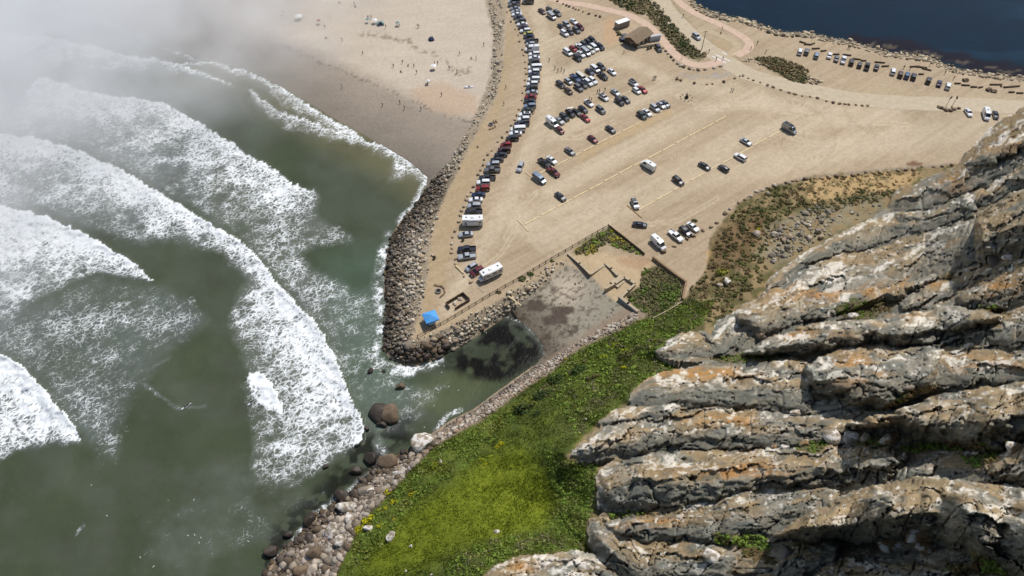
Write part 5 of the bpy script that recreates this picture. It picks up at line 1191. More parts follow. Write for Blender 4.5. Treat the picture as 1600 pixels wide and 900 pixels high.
# shoreline row, counted up the beach from the long white motorhome
ROWU = [('pickup', 'black', 740, 329.7), ('suv', 'silver', 741, 320.6), ('sedan', 'white', 743.3, 311.6), ('sedan', 'dark blue', 747.5, 303.6), ('suv', 'red', 754.4, 293.3), ('suv', 'white', 755.5, 284), ('pickup', 'black', 761.5, 276.5), ('pickup', 'grey', 769, 264.5), ('suv', 'silver', 770.8, 255.5), ('sedan', 'black', 776.5, 249),
        ('sedan', 'black', 782.5, 241.3), ('suv', 'maroon', 787.8, 233.4), ('hatchback', 'red', 791, 225.3), ('suv', 'black', 800.6, 215.2), ('sedan', 'white', 805.6, 208), ('minibus', 'white', 809.4, 200.6), ('pickup', 'navy', 815.3, 192.5), ('suv', 'white', 818.4, 185.3), ('suv', 'white', 820.2, 178), ('sedan', 'olive', 823.8, 171.5),
        ('suv', 'pale blue', 828, 164.7), ('sedan', 'black', 827.8, 157.8), ('sedan', 'red', 829, 150.5), ('sedan', 'silver', 831.6, 143.5), ('suv', 'dark grey', 831, 137), ('suv', 'white', 831.9, 130.3), ('minivan', 'white', 834.4, 123), ('sedan', 'dark grey', 834.6, 116.6), ('suv', 'white', 834.6, 111), ('minibus', 'white', 836, 104),
        ('suv', 'dark grey', 834.7, 96.3), ('sedan', 'white', 835, 89.7), ('suv', 'white', 835, 83.6), ('van', 'white', 831.3, 75), ('hatchback', 'silver', 829.4, 68), ('pickup', 'black', 831, 62.5), ('sedan', 'purple', 826.5, 56.5), ('hatchback', 'yellow', 825.6, 52.2), ('suv', 'white', 820.8, 47.2), ('sedan', 'maroon', 817.8, 42.3),
        ('sedan', 'white', 815.8, 37.3), ('suv', 'grey', 813.8, 31.5), ('sedan', 'dark grey', 810.4, 26.6), ('sedan', 'white', 807.4, 22), ('sedan', 'silver', 807, 17.6), ('sedan', 'light grey', 804.6, 12.6), ('pickup', 'grey', 803.4, 6.2), ('minibus', 'silver', 803.6, .6)]
for i, (k, c_, u, v) in enumerate(ROWU):
    car(k, c_, u, v, L_ if v > 60 else (-10, .8), f'{c_} {NICE.get(k, k)}, {ordw(i + 1)} vehicle up the beach from the long motorhome in the shoreline row', 'vehicles in the shoreline row', rack=(k == 'suv' and i % 3 == 0))
for (k, c_, u, v, hd, lab) in (('sedan', 'silver', 727.8, 365.8, (-10, 1.2), 'silver sedan parked alone just below the long motorhome in the shoreline row'), ('pickup', 'navy', 729.4, 388, (-10, .3), 'dark navy pickup beside the silver pickup near the stone point'), ('pickup', 'silver', 729.6, 399.5, (-10, 1.6), 'silver pickup beside the dark navy pickup near the stone point'),
                               ('hatchback', 'silver', 736.4, 416.5, (-10, 6), 'silver hatchback parked at a slant next to the dark red car and motorhome'), ('suv', 'dark red', 745, 423, (-10, 6), 'dark red car parked at a slant between silver hatchback and motorhome'),
                               ('minibus', 'grey', 825, 1.4, (-10, .4), 'grey van standing apart to the right of the top of the shoreline row'), ('suv', 'silver', 812.8, 260, (-4, 10), 'silver blue SUV driving along the lane beside the shoreline row')):
    car(k, c_, u, v, hd, lab, None)
N_ = (85, 66)
def cluster(lst, where, group):
    for (k, c_, u, v, lab) in lst: car(k, c_, u, v, N_, f'{lab}, {where}', group, rack='rack' in lab, board='surfboard' in lab, roof='black' if 'black roof' in lab else None)
cluster([('sedan', 'maroon', 847, 17, 'maroon black sedan, leftmost of four'), ('sedan', 'olive', 859, 14.2, 'dark olive sedan, farthest of four'), ('minibus', 'silver', 862, 24, 'silver roofed van, nearest of four'), ('suv', 'grey', 871, 19.5, 'grey SUV, rightmost of four')], 'in the topmost group of the lot', 'top group of parked cars')
cluster([('sedan', 'black', 877.5, 41, 'black sedan, leftmost of seven'), ('suv', 'silver', 885.4, 37.2, 'silver roofed dark SUV behind the black sedan'), ('sedan', 'white', 896.5, 33, 'white sedan, farthest of seven'), ('suv', 'dark red', 906.4, 41.4, 'dark red SUV, rightmost of seven'), ('suv', 'grey', 900.5, 46, 'grey SUV beside the dark red one'), ('hatchback', 'dark grey', 890.8, 49.2, 'dark grey hatchback in the near line'), ('suv', 'white', 882, 51, 'white SUV at the near end')], 'second group from the top', 'second group of parked cars')
cluster([('minivan', 'white', 887, 80.5, 'white wagon, leftmost of twelve'), ('hatchback', 'red', 895.4, 75.4, 'small red car beside the white wagon'), ('suv', 'black', 902, 89.5, 'black SUV at the near corner'), ('sedan', 'white', 908, 84, 'white sedan beside the black SUV'), ('pickup', 'white', 906, 72, 'white pickup in the far line'), ('suv', 'dark grey', 913.4, 69, 'dark grey SUV right of the white pickup'), ('suv', 'black', 919.6, 65.4, 'black SUV between two dark cars'), ('suv', 'black', 925.4, 61.6, 'black SUV farthest up'),
         ('minibus', 'silver', 915.5, 80, 'silver van in the near line'), ('suv', 'cream', 923, 77.6, 'cream SUV between silver van and white van'), ('minivan', 'white', 929, 73.5, 'white van with grey bonnet'), ('suv', 'navy', 938, 72, 'navy SUV, rightmost of twelve')], 'in the third group from the top', 'third group of parked cars')
cluster([('suv', 'dark grey', 876, 131, 'dark grey SUV, leftmost'), ('hatchback', 'silver', 888.2, 126.6, 'silver hatchback with dark rear'), ('pickup', 'blue', 898.8, 121, 'blue pickup'), ('minibus', 'cream', 908.6, 119.4, 'cream roofed van beside the blue pickup'), ('sedan', 'dark blue', 921.6, 111.8, 'dark blue sedan'), ('minivan', 'white', 930, 106.6, 'long white wagon'), ('suv', 'dark grey', 939.6, 103.6, 'dark grey SUV farthest up'),
         ('pickup', 'black', 941.4, 117.4, 'black pickup right of the long wagon'), ('sedan', 'white', 956.2, 111.6, 'white sedan standing apart at the right end'), ('suv', 'white', 926.4, 125, 'white SUV, right of two white ones'), ('suv', 'white', 919.4, 128, 'white SUV, left of two white ones'), ('sedan', 'black', 911.2, 132, 'black sedan in the near line'), ('suv', 'grey', 904, 136, 'grey SUV with pale roof'), ('hatchback', 'brown', 888.4, 141.6, 'small dark brown hatchback at the near end')], 'in the fourth group from the top', 'fourth group of parked cars')
cluster([('van', 'white', 863, 190.4, 'white high roof van at the left end'), ('sedan', 'light grey', 874.2, 188, 'grey sedan with white bonnet'), ('suv', 'dark grey', 882, 181.8, 'dark SUV right of the grey sedan'), ('suv', 'black', 891.2, 176.2, 'black SUV with a white surfboard'), ('sedan', 'black', 901.2, 175, 'plain black sedan'), ('sedan', 'navy', 911.2, 170, 'navy sedan'), ('sedan', 'white', 920.4, 160.6, 'white car with black roof'),
         ('sedan', 'red', 914.8, 184, 'bright red sedan alone on the near side'), ('hatchback', 'dark red', 874.6, 202.8, 'small dark red hatchback at the near left corner'), ('suv', 'grey', 938.8, 170.6, 'grey SUV alone on the near side'), ('suv', 'white', 943.6, 151, 'white SUV with people behind it, rack'), ('sedan', 'silver', 961.8, 144, 'silver sedan'), ('suv', 'black', 968.2, 157.5, 'black SUV, left of a dark pair'), ('sedan', 'dark grey', 977.6, 155, 'dark grey sedan, right of a dark pair'),
         ('suv', 'white', 990.2, 129, 'white SUV with black roof'), ('hatchback', 'white', 994.8, 141, 'white hatchback beside the red car'), ('sedan', 'red', 1004.2, 139.6, 'red car at the right end')], 'along the fifth log line', 'cars along the fifth log line')
cluster([('suv', 'green', 1003, 179.4, 'dark green SUV, left end of five'), ('sedan', 'white', 1011.2, 175.4, 'white sedan beside the dark green SUV'), ('suv', 'silver', 1023.6, 168, 'blue silver SUV, middle of five'), ('sedan', 'silver', 1033.2, 163.8, 'silver sedan, fourth of five'), ('sedan', 'grey', 1039.9, 161.8, 'grey sedan, right end of five'), ('sedan', 'dark grey', 954.2, 201.6, 'dark grey sedan standing alone'), ('sedan', 'dark red', 926.4, 216.8, 'dark red sedan standing alone'), ('sedan', 'grey', 890.6, 236, 'grey sedan standing alone'),
         ('sedan', 'white', 862.2, 249.6, 'white sedan by the black pickup'), ('pickup', 'black', 850.9, 253.8, 'black pickup by the white sedan'), ('pickup', 'dark red', 864.8, 267.4, 'dark red pickup with black bed'), ('minibus', 'pale blue', 842.8, 278, 'slate blue van at the near end')], 'along the fourth log line', 'cars along the fourth log line')
for (k, c_, u, v, hd, lab) in (('sedan', 'dark grey', 875.8, 306.6, N_, 'dark grey sedan alone on the third log line near the lane'), ('van', 'white', 1013, 257, (-80, -52), 'white van alone in the middle of the third log line'), ('suv', 'black', 1060, 281.4, N_, 'black SUV parked alone on the second log line'), ('sedan', 'black', 1101, 259, (85, 50), 'black sedan beside the second log line, farther of two'), ('hatchback', 'black', 1131, 262.4, (-85, -50), 'small black car across the log line from the black sedan'),
                               ('suv', 'white', 1157, 244.4, (-80, -44), 'white SUV near the upper end of the second log line'), ('sedan', 'silver', 1166, 221, (80, 50), 'silver sedan above the white SUV on the second log line'), ('van', 'light grey', 1234, 199.6, (75, 44), 'grey van with black solar roof at the upper end of the log line'), ('suv', 'silver', 992.4, 317.4, (35, 80), 'silver SUV with roof box at the bottom end of the second log line'), ('sedan', 'navy', 1000, 350.4, (10, 1), 'navy car driving past the fence corner'),
                               ('van', 'white', 1029, 378.4, (60, 56), 'white high roof van parked by the ruin fence'), ('pickup', 'white', 1056, 367.4, (65, 54), 'white pickup beside the black SUV below the lot'), ('suv', 'black', 1071.2, 360.6, (65, 54), 'black SUV parked between white pickup and white sedan'), ('sedan', 'white', 1082.6, 354, (65, 50), 'white sedan at the right end of the row by the scrub'),
                               ('sedan', 'white', 1513.6, 175.2, (30, 50), 'white sedan beside the planter near the rock edge'), ('van', 'white', 1542, 177.6, (16, 50), 'white van parked near the rock edge'), ('sedan', 'black', 1556, 179.2, (16, 50), 'black car half hidden behind the rock edge'), ('suv', 'silver', 1088.5, 56, (50, 38), 'silver SUV driving down the harbour road'), ('suv', 'dark grey', 1029, 74.4, (40, 60), 'dark grey SUV parked beside the white toilets')):
    car(k, c_, u, v, hd, lab, None, roof='black' if 'solar' in lab else None, rack='box' in lab)
HR = [('suv', 'white', 1250.5, 79.5), ('suv', 'grey', 1261, 79.6), ('suv', 'pale blue', 1276, 85.5), ('sedan', 'white', 1296.5, 86), ('sedan', 'grey', 1307.5, 91), ('pickup', 'white', 1318.5, 92.3), ('suv', 'black', 1331, 96), ('hatchback', 'dark grey', 1343.5, 101), ('pickup', 'black', 1355.5, 102.6), ('sedan', 'black', 1370, 104.4), ('suv', 'white', 1396, 110.5), ('suv', 'brown', 1407.6, 115), ('suv', 'blue', 1418, 116.8), ('suv', 'black', 1428.2, 118.6), ('suv', 'black', 1451.6, 124.6), ('sedan', 'purple', 1468, 129.6), ('suv', 'white', 1482, 133.2)]
for i, (k, c_, u, v) in enumerate(HR):
    car(k, c_, u, v, (12, -40), f'{c_} {NICE.get(k, k)}, {ordw(i + 1)} along the harbour side row counted from the road', 'vehicles facing the harbour')
M_BOARD = plain('surfboard_white', (.75, .75, .72), .3)
M_SOLAR = plain('black_roof_panel', (.012, .013, .018), .2)
for (o, rack, roof, board, kind) in PENDING:
    if rack: link('roof_rack', RACKMESH, o, (0, 0, {'suv': 0, 'minivan': .05}.get(kind, 0)))
    if roof:
        zt = {'van': 2.61, 'suv': 1.75, 'sedan': 1.475}[kind]; xr = {'van': (-2.5, 1.1), 'suv': (-1.9, .3), 'sedan': (-.85, .2)}[kind]; yw = {'van': .72, 'suv': .6, 'sedan': .54}[kind]
        link('roof_panel', boxm('roof_panel', (xr[0], -yw, zt - .02), (xr[1], yw, zt + .03), M_SOLAR), o)
    if board:
        bo = link('surfboard', boxm('surfboard', (-1.3, -.26, 0), (1.3, .26, .07), M_BOARD, .03)); bo.location = o.matrix_basis @ Vector((-1.5, .9, 1.9)); bo.rotation_euler = (0, 0, o.rotation_euler.z + 1.35)
        tag(bo, 'white surfboard leaning across the back of a black SUV', 'surfboard')

# ---- motorhomes
M_RV = plain('motorhome_white', (.74, .74, .72), .35, 0, .04); M_RVG = plain('motorhome_grey', (.33, .34, .36), .45); M_STRIPE = plain('motorhome_blue_stripe', (.08, .13, .22), .4)
def motorhome(u, v, hd, L, label, classc):
    p = V3(u, v, LOT + 1.6); t = empty('motorhome', (p.x, p.y, LOT + .012), img_heading(u, v, *hd)); tag(t, label, 'motorhome')
    h0 = .55; x0, x1 = -L / 2, L / 2 - (1.5 if classc else .0)
    link('body', boxm('body', (x0, -1.22, h0), (x1, 1.22, 3.15), M_RV, .12), t)
    if classc:
        link('overcab', boxm('overcab', (x1 - .1, -1.15, 2.1), (x1 + .9, 1.15, 3.05), M_RV, .2), t)
        link('cab', loft('cab', [(x1 - .2, .98, .4, 1.2, 2.08, .86), (x1 + .35, .98, .4, 1.2, 2.05, .84), (x1 + .85, .97, .4, 1.15, 1.3, .82), (x1 + 1.45, .92, .42, 1.0, 1.08, .78), (x1 + 1.6, .8, .5, .8, .88, .7)], None, M_RV), t)
        V_ = glass_quad((x1 + .84, 1.3), (x1 + .38, 2.0), .76, .76, .04); poly_mesh('windshield', V_, [(0, 1, 2, 3)], M_GLASS, t)
    else:
        link('windshield', boxm('windshield', (x1 - .1, -1.05, 1.5), (x1 + .02, 1.05, 2.7), M_GLASS, .03), t)
        for sg in (1, -1): link('headlight', boxm('headlight', (x1 - .1, sg * .9 - .18, .8), (x1 + .03, sg * .9 + .18, 1.0), M_LAMP), t)
        link('slide_out', boxm('slide_out', (-1.6, 1.1, 1.0), (1.7, 1.65, 2.5), M_RV, .05), t)
    for sg in (1, -1):
        for (a, b2) in ((-.42, -.3), (-.2, -.02), (.1, .26)):
            link('window', boxm('window', (L * a, sg * 1.22 - .02, 1.75), (L * b2, sg * 1.22 + .025, 2.3), M_GLASS), t)
        link('stripe', boxm('stripe', (x0 + .3, sg * 1.22 - .02, 1.15), (x1 - .6, sg * 1.22 + .015, 1.42), M_STRIPE if classc else M_RVG), t)
        for x in (-L * .26, L * .34): link('wheel', WHEELB, t, (x, sg * 1.05, .42))
    link('door', boxm('door', (L * .28, 1.2, .7), (L * .28 + .7, 1.25, 2.4), M_RVG), t)
    for x in (-L * .34, L * .3): link('roof_vent', boxm('roof_vent', (x - .22, -.22, 3.13), (x + .22, .22, 3.24), M_BLACKP, .02), t)
    link('air_conditioner', boxm('air_conditioner', (-.45, -.4, 3.13), (.5, .4, 3.4), M_RV, .08), t)
    link('awning', boxm('awning', (-L * .36, 1.2, 2.85), (L * .2, 1.38, 3.02), M_RV, .04), t)
    return t
motorhome(738.5, 345, (-10, .2), 6.6, 'long white motorhome with grey side at the near end of the shoreline row', False)
motorhome(766, 426, (-36, 17), 7.6, 'white motorhome with blue side stripes parked at a slant by the fence', True)

# ---------------------------------------------------------------- roads, paths and markings
def ribbon(name, pts, hw, mat, dz=.03, z=LOT, cat=None):
    P = [Vector(V3(u, v, z)) for u, v in pts]
    Q = []
    for i in range(len(P) - 1):
        for k in range(6):
            t_ = k / 6; p0 = P[max(i - 1, 0)]; p1 = P[i]; p2 = P[i + 1]; p3 = P[min(i + 2, len(P) - 1)]
            Q.append(.5 * ((2 * p1) + (p2 - p0) * t_ + (2 * p0 - 5 * p1 + 4 * p2 - p3) * t_ ** 2 + (3 * p1 - p0 - 3 * p2 + p3) * t_ ** 3))
    Q.append(P[-1]); V_ = []; F_ = []
    for i, p in enumerate(Q):
        d = (Q[min(i + 1, len(Q) - 1)] - Q[max(i - 1, 0)]).normalized(); n = Vector((-d.y, d.x, 0))
        w = hw * (1 + random.uniform(-.05, .05)); V_ += [(p + n * w)[:2] + (z + dz,), (p - n * w)[:2] + (z + dz,)]
        if i: F_.append((2 * i - 2, 2 * i - 1, 2 * i + 1, 2 * i))
    return tag(poly_mesh(name, V_, F_, mat, parent=None) if False else link(name, poly_mesh(name, V_, F_, mat)), kind='structure')
def soil_mat(name, rgb, var=.12):
    q = NT(name); a = q.noise(q.pos(), .5, 5, .65); b2 = q.noise(q.pos(), 4, 3, .6); f = q.math('MULTIPLY', q.maprange(a, .3, .7, 1 - var, 1 + var), q.maprange(b2, .3, .7, .92, 1.08)); cmb = q.n('CombineColor')
    for i in range(3): q.l(f, cmb.inputs[i])
    q.l(q.mix(1, rgb, cmb.outputs[0], 'MULTIPLY'), q.b.inputs['Base Color']); q.b.inputs['Roughness'].default_value = .95; return q.m
M_ROAD = soil_mat('road_dusty_asphalt', srgb(182, 167, 142)); M_PATH = soil_mat('path_pink_gravel', srgb(194, 168, 146)); M_PATCH = soil_mat('asphalt_patch', srgb(150, 146, 140)); M_MARK = soil_mat('road_paint_white', (.72, .72, .7), .15)
ribbon('road', [(1000, -60), (1028, -4), (1050, 26), (1082, 58), (1104, 76), (1124, 88), (1150, 106), (1180, 120), (1225, 132), (1275, 143), (1340, 155), (1420, 161), (1500, 163), (1600, 168), (1720, 178)], 4.6, M_ROAD)
ribbon('path', [(820, -20), (870, 1), (915, 8), (960, 18), (985, 25), (1008, 37), (1028, 56), (1047, 76), (1064, 92), (1080, 100), (1100, 102), (1120, 98), (1130, 93)], 2.1, M_PATH, .045)
ribbon('path', [(1046, -14), (1060, 2), (1082, 19), (1110, 32), (1140, 46), (1162, 59), (1171, 69), (1166, 79), (1150, 87)], 1.9, M_PATH, .045)
ribbon('track', [(1090, 46), (1115, 52), (1140, 62), (1152, 72), (1146, 82), (1134, 88)], 1.7, soil_mat('track_dirt', srgb(176, 158, 128)), .04)
for k in range(6):
    t_ = (k + .5) / 6; a = V3(1113 + 25 * t_, 88.5 - 4.5 * t_, LOT); b2 = V3(1117 + 25 * t_ + 6, 98 - 4.5 * t_ - 2, LOT)
for (a, b2) in (((1112, 87.5), (1135, 99)), ((1119, 85.6), (1141, 96)), ((1129, 82), (1136, 86))):
    o = ribbon('crossing_stripe', [a, ((a[0] + b2[0]) / 2, (a[1] + b2[1]) / 2), b2], .28, M_MARK, .055)

# ---------------------------------------------------------------- log lines between the parking rows
M_LOG = plain('weathered_timber', srgb(214, 194, 152), .9, 0, .2, 1.2); M_LOGD = plain('brown_timber', srgb(150, 116, 78), .9, 0, .2, 1.2)
LOGM = {}
def log_line(a, b2, n, where, mat=M_LOG, r=.2, gap=.06):
    A, B_ = V3(*a, LOT), V3(*b2, LOT); d = (B_ - A); L = d.length / n; rz = math.atan2(d.y, d.x)
    key = (round(L, 1), mat.name)
    if key not in LOGM: LOGM[key] = boxm('parking_log', (-L * (.5 - gap), -r, 0), (L * (.5 - gap), r, r * .7), mat, .06)
    for i in range(n):
        p = A + d * ((i + .5) / n)
        o = link('parking_log', LOGM[key], None, (p.x + random.uniform(-.12, .12), p.y + random.uniform(-.12, .12), LOT + .005), rz + random.uniform(-.012, .012))
        tag(o, f'pale timber log, {ordw(i + 1)} from the lower left end of {where}', 'log', 'parking logs')
log_line((818, 351.5), (1136, 181), 14, 'the long third line of logs')
log_line((996, 328.5), (1222, 203), 9, 'the second line of logs')
log_line((843, 271.5), (1049, 166), 10, 'the fourth line of logs')
log_line((874, 195.5), (989, 140), 6, 'the fifth line of logs')
log_line((891, 137.5), (963, 103.5), 4, 'the sixth line of logs')
for (a, b2, lab, m) in (((808, 343), (826, 362), 'cross log at the lower end of the third line', M_LOG), ((980, 321), (1003, 341), 'brown cross log at the lower end of the second line', M_LOGD), ((821, 269), (841, 286), 'cross log at the lower end of the fourth line', M_LOG), ((855, 194), (874, 208), 'cross log at the lower end of the fifth line', M_LOG), ((870, 135), (888, 147), 'cross log at the lower end of the sixth line', M_LOG)):
    A, B_ = V3(*a, LOT), V3(*b2, LOT); d = B_ - A
    tag(link('parking_log', boxm('parking_log', (-d.length / 2, -.14, 0), (d.length / 2, .14, .2), m, .04), None, ((A.x + B_.x) / 2, (A.y + B_.y) / 2, LOT + .005), math.atan2(d.y, d.x)), lab, 'log', 'cross logs')

# ---------------------------------------------------------------- edging stones
def stones(px, s, mats, lab, group, jit=.4):
    for i, (u, v) in enumerate(px):
        p = V3(u, v, LOT); k = s * random.uniform(.75, 1.25)
        boulder((p.x, p.y, LOT), (k * random.uniform(.9, 1.3), k * .85, k * .7), random.choice(mats), label=f'{lab.format(ordw(i + 1))}', group=group, sink=.25)
def along(pts, step, jit=1.0):
    out = []; 
    for (a, b2) in zip(pts[:-1], pts[1:]):
        L = math.hypot(b2[0] - a[0], b2[1] - a[1]); n = max(1, int(L / step))
        for k in range(n): out.append((a[0] + (b2[0] - a[0]) * k / n + random.uniform(-jit, jit), a[1] + (b2[1] - a[1]) * k / n + random.uniform(-jit, jit) * .6))
    return out
stones([(735.9, 441), (724.8, 432), (711.5, 413), (711.8, 405), (705.8, 395.4), (706.6, 388), (705.8, 381), (707, 371), (711, 361), (717, 347), (720.5, 337), (721.5, 330), (725, 323), (729, 313), (730.5, 306), (736, 300), (740, 292)], .62, ['tan', 'pale', 'tan'], 'tan edging stone, {} from the cove end of the stones before the shoreline row', 'edging stones before the shoreline row')
stones(along([(747, 274), (757, 250), (769, 236), (778, 222), (793, 206), (804, 188), (811, 172), (816, 157), (819, 135), (821, 116), (820, 97), (817, 78), (812, 65), (805, 46), (799, 34), (792, 20), (789, 6)], 8.5), .5, ['tan', 'brown', 'brown'], 'brown edging stone, {} of the small stones up the beach from the red SUV', 'small edging stones of the shoreline row')
stones([(871, 2.4), (880, 6.5), (885, 8.7), (889.6, 10.6), (895.6, 12.8), (899.5, 14.6), (904, 16), (911, 18.5), (920, 22), (931, 24.6), (938, 26)], .7, ['brown', 'tan', 'brown'], 'dark stone, {} from the top along the lot side of the pink path', 'stones along the upper pink path')
stones([(1036, 75), (1040, 80), (1044, 84), (1048.5, 89.5), (1052.5, 94.5), (1059, 100), (1064.5, 103.5), (1069, 105), (1077, 107.6), (1084, 109), (1091, 109.6), (1102, 109), (1116, 107), (1126, 104)], .75, ['tan', 'brown', 'pale'], 'tan stone, {} along the outside of the pink path bend', 'stones along the bend of the pink path')
stones([(1058, 124), (1063.4, 126.4), (1085, 130), (1104, 132), (1113, 131.4), (1131, 128), (1148, 123), (1156, 119), (1161, 118.5), (1169, 122.4), (1177, 125.6), (1188, 129), (1199, 133.6), (1208, 136.6), (1220, 140.6), (1232.5, 145), (1242, 147), (1253, 150), (1266, 151.2), (1277, 153), (1291, 158), (1301.5, 160.7), (1312, 162), (1320, 163), (1326, 163.4), (1337, 164), (1347, 165), (1356, 165)], .68, ['tan', 'tan', 'brown'], 'tan stone, {} from the left along the lot side of the harbour road', 'stones along the harbour road')
stones([(1245, 282.4), (1258, 280), (1272, 280), (1284, 279.5), (1295, 276.7), (1307, 276.2), (1319, 276.2), (1332.5, 273.8), (1341.7, 272), (1351.7, 270.5), (1363, 270), (1375, 269.2), (1388, 268.2), (1404, 267), (1415.5, 266), (1427.5, 265.5), (1441, 261), (1459, 262.5), (1472, 260.5), (1487, 257.5)], .75, ['tan', 'brown', 'tan'], 'tan stone, {} from the left along the bottom edge of the lot', 'stones along the bottom lot edge')
stones([(1239, 283), (1228, 286), (1210, 290), (1200, 294), (1191, 298), (1181, 300), (1173, 307), (1164, 313), (1155, 317), (1140, 327), (1133, 334), (1120, 348), (1111, 354.5), (1098, 361), (1083, 369), (1073, 373.5), (1064, 378), (1054, 385), (1036, 394)], .75, ['tan', 'pale', 'brown'], 'stone, {} round the curve between lot and brown scrub', 'stones round the scrub curve')
stones([(1470, 169), (1476, 170.5), (1484, 173), (1491, 171), (1498, 170), (1478, 173.4), (1488, 168.5), (1467, 168)], .9, ['tan', 'brown'], 'stone, {} from the left in the ring round the two signs', 'stones round the two signs', .2)

# ---------------------------------------------------------------- fences, walls, ruin
M_WOODD = plain('dark_weathered_wood', srgb(96, 80, 62), .9, 0, .25, 1.5); M_WOOD = plain('grey_brown_wood', srgb(140, 116, 88), .9, 0, .2, 1.5)
M_CONC = plain('old_concrete', srgb(176, 160, 134), .9, 0, .16, .8); M_CONCD = plain('shaded_concrete', srgb(124, 112, 96), .9, 0, .2, .8); M_PAINTB = plain('blue_grey_painted_concrete', srgb(140, 146, 150), .8, 0, .25, .5)  # M_CONCD carries painted shade for ruin walls facing away from the sun
def fence(name, pts, z, ph, step, rails, label, mat=M_WOODD, post=.09, zf=None, rw_=.035, cap=None):
    P = [V3(u, v, z) for u, v in pts]; t = empty(name, P[0]); tag(t, label, 'fence')
    pm = boxm('post', (-post, -post, -.3), (post, post, ph), mat)
    for a, b2 in zip(P[:-1], P[1:]):
        d = b2 - a; n = max(1, round(d.length / step)); rz = math.atan2(d.y, d.x)
        for i in range(n + (1 if b2 is P[-1] else 0)):
            q_ = a + d * (i / n); link('post', pm, t, q_ - P[0], rz)
        rm = [boxm('rail', (0, -rw_, r0), (d.length, rw_, r1), mat) for r0, r1 in rails]
        for m_ in rm: link('rail', m_, t, a - P[0], rz)
    return t
fence('fence', [(652.5, 527.5), (700, 501.5), (765, 462), (814, 434.5), (862, 405.5), (894, 387), (925, 368.5), (950.5, 354)], LOT, 1.15, 2.6, [(.5, .62), (.95, 1.07)], 'long low dark rail fence running from the point to the ruin corner')
def plank_fence(name, pts, z, h, label, mat, th=.12, pw=1.9, cat='fence'):
    P = [V3(u, v, z) for u, v in pts]; t = empty(name, P[0]); tag(t, label, cat)
    for a, b2 in zip(P[:-1], P[1:]):
        d = b2 - a; n = max(1, round(d.length / pw)); rz = math.atan2(d.y, d.x); L = d.length / n
        pm = boxm('plank', (.015, -th, -.4), (L - .015, th, h), mat, .03)
        for i in range(n):
            q_ = a + d * (i / n); o = link('plank', pm, t, q_ - P[0] + Vector((0, 0, random.uniform(-.06, .06))), rz + random.uniform(-.015, .015))
    return t
plank_fence('board_fence', [(951.5, 354.5), (975, 373), (1007, 398.5)], LOT, .95, 'brown board fence from the top corner of the ruin garden to its gap', M_WOODD)
plank_fence('board_fence', [(1019.5, 404.5), (1040, 420.5), (1071.5, 443.5), (1068, 458), (1066, 470)], LOT, 1.15, 'thick brown plank wall along the right side of the ruin garden', M_WOOD, .3)
tp = [gpt(u, v, .35) for u, v in ((1066, 471), (1052, 480), (1036, 489), (1020, 497))]; V_ = []; F_ = []
for i, p in enumerate(tp):
    d = (tp[min(i + 1, 3)] - tp[max(i - 1, 0)]).normalized(); s_ = d.cross(Vector((0, 0, 1))).normalized(); t_ = s_.cross(d)
    V_ += [tuple(p + (s_ * math.cos(k * math.pi / 4) + t_ * math.sin(k * math.pi / 4)) * .16) for k in range(8)]
    if i: F_ += [((i - 1) * 8 + k, (i - 1) * 8 + (k + 1) % 8, i * 8 + (k + 1) % 8, i * 8 + k) for k in range(8)]
tag(link('pipe', poly_mesh('pipe', V_, F_ + [tuple(range(8)), tuple(range(24, 32))], M_CONC)), 'thin pale pipe running downhill from the plank wall', 'pipe')
def wall(pts, z, h, th, mat, label, sub=None):
    P = [V3(u, v, z) for u, v in pts]; t = empty('concrete_wall', P[0]); tag(t, label, 'wall')
    for a, b2 in zip(P[:-1], P[1:]):
        d = b2 - a; rz = math.atan2(d.y, d.x)
        link('wall_panel', boxm('wall_panel', (-th * .9, -th, -1.5), (d.length + th * .9 - .002, th, h), mat, .05), t, a - P[0], rz)
        link('coping', boxm('coping', (-th, -th * 1.25, h), (d.length + th, th * 1.25, h + .12), M_CONC, .03), t, a - P[0], rz)
    return t
wall([(887.5, 403), (905, 418), (921, 434)], 2.6, 1.9, .28, M_CONCD, 'dark faced concrete wall at the left of the ruin')
wall([(921.5, 433), (944, 418.5)], 2.8, 1.3, .25, M_CONC, 'pale concrete wall running back from the dark faced wall')
wall([(945, 417), (954, 425), (963, 434.5)], 2.8, 1.6, .3, M_CONCD, 'broken concrete wall in the middle of the ruin')
wall([(945.5, 455.5), (960, 448), (974.5, 438.5)], 2.8, 1.5, .25, M_CONC, 'low tan concrete wall facing the cove beach')
wall([(974.5, 438), (983, 443), (991, 448)], 2.8, 1.5, .25, M_CONC, 'short tan wall at the right of the ruin')
wall([(991.5, 448.5), (980, 459), (970, 469)], 2.8, 1.5, .25, M_CONC, 'tan return wall leading to the painted wall')
wall([(967.5, 469.5), (980, 480), (994, 491)], 2.6, 1.8, .35, M_PAINTB, 'thick blue grey painted wall nearest the green slope')
o = link('concrete_slab', boxm('concrete_slab', (-2.6, -1.6, 0), (2.6, 1.6, .18), M_CONC, .04), None, V3(968, 438, 3.6), .75); tag(o, 'tan concrete slab on top of the ruin', 'slab')

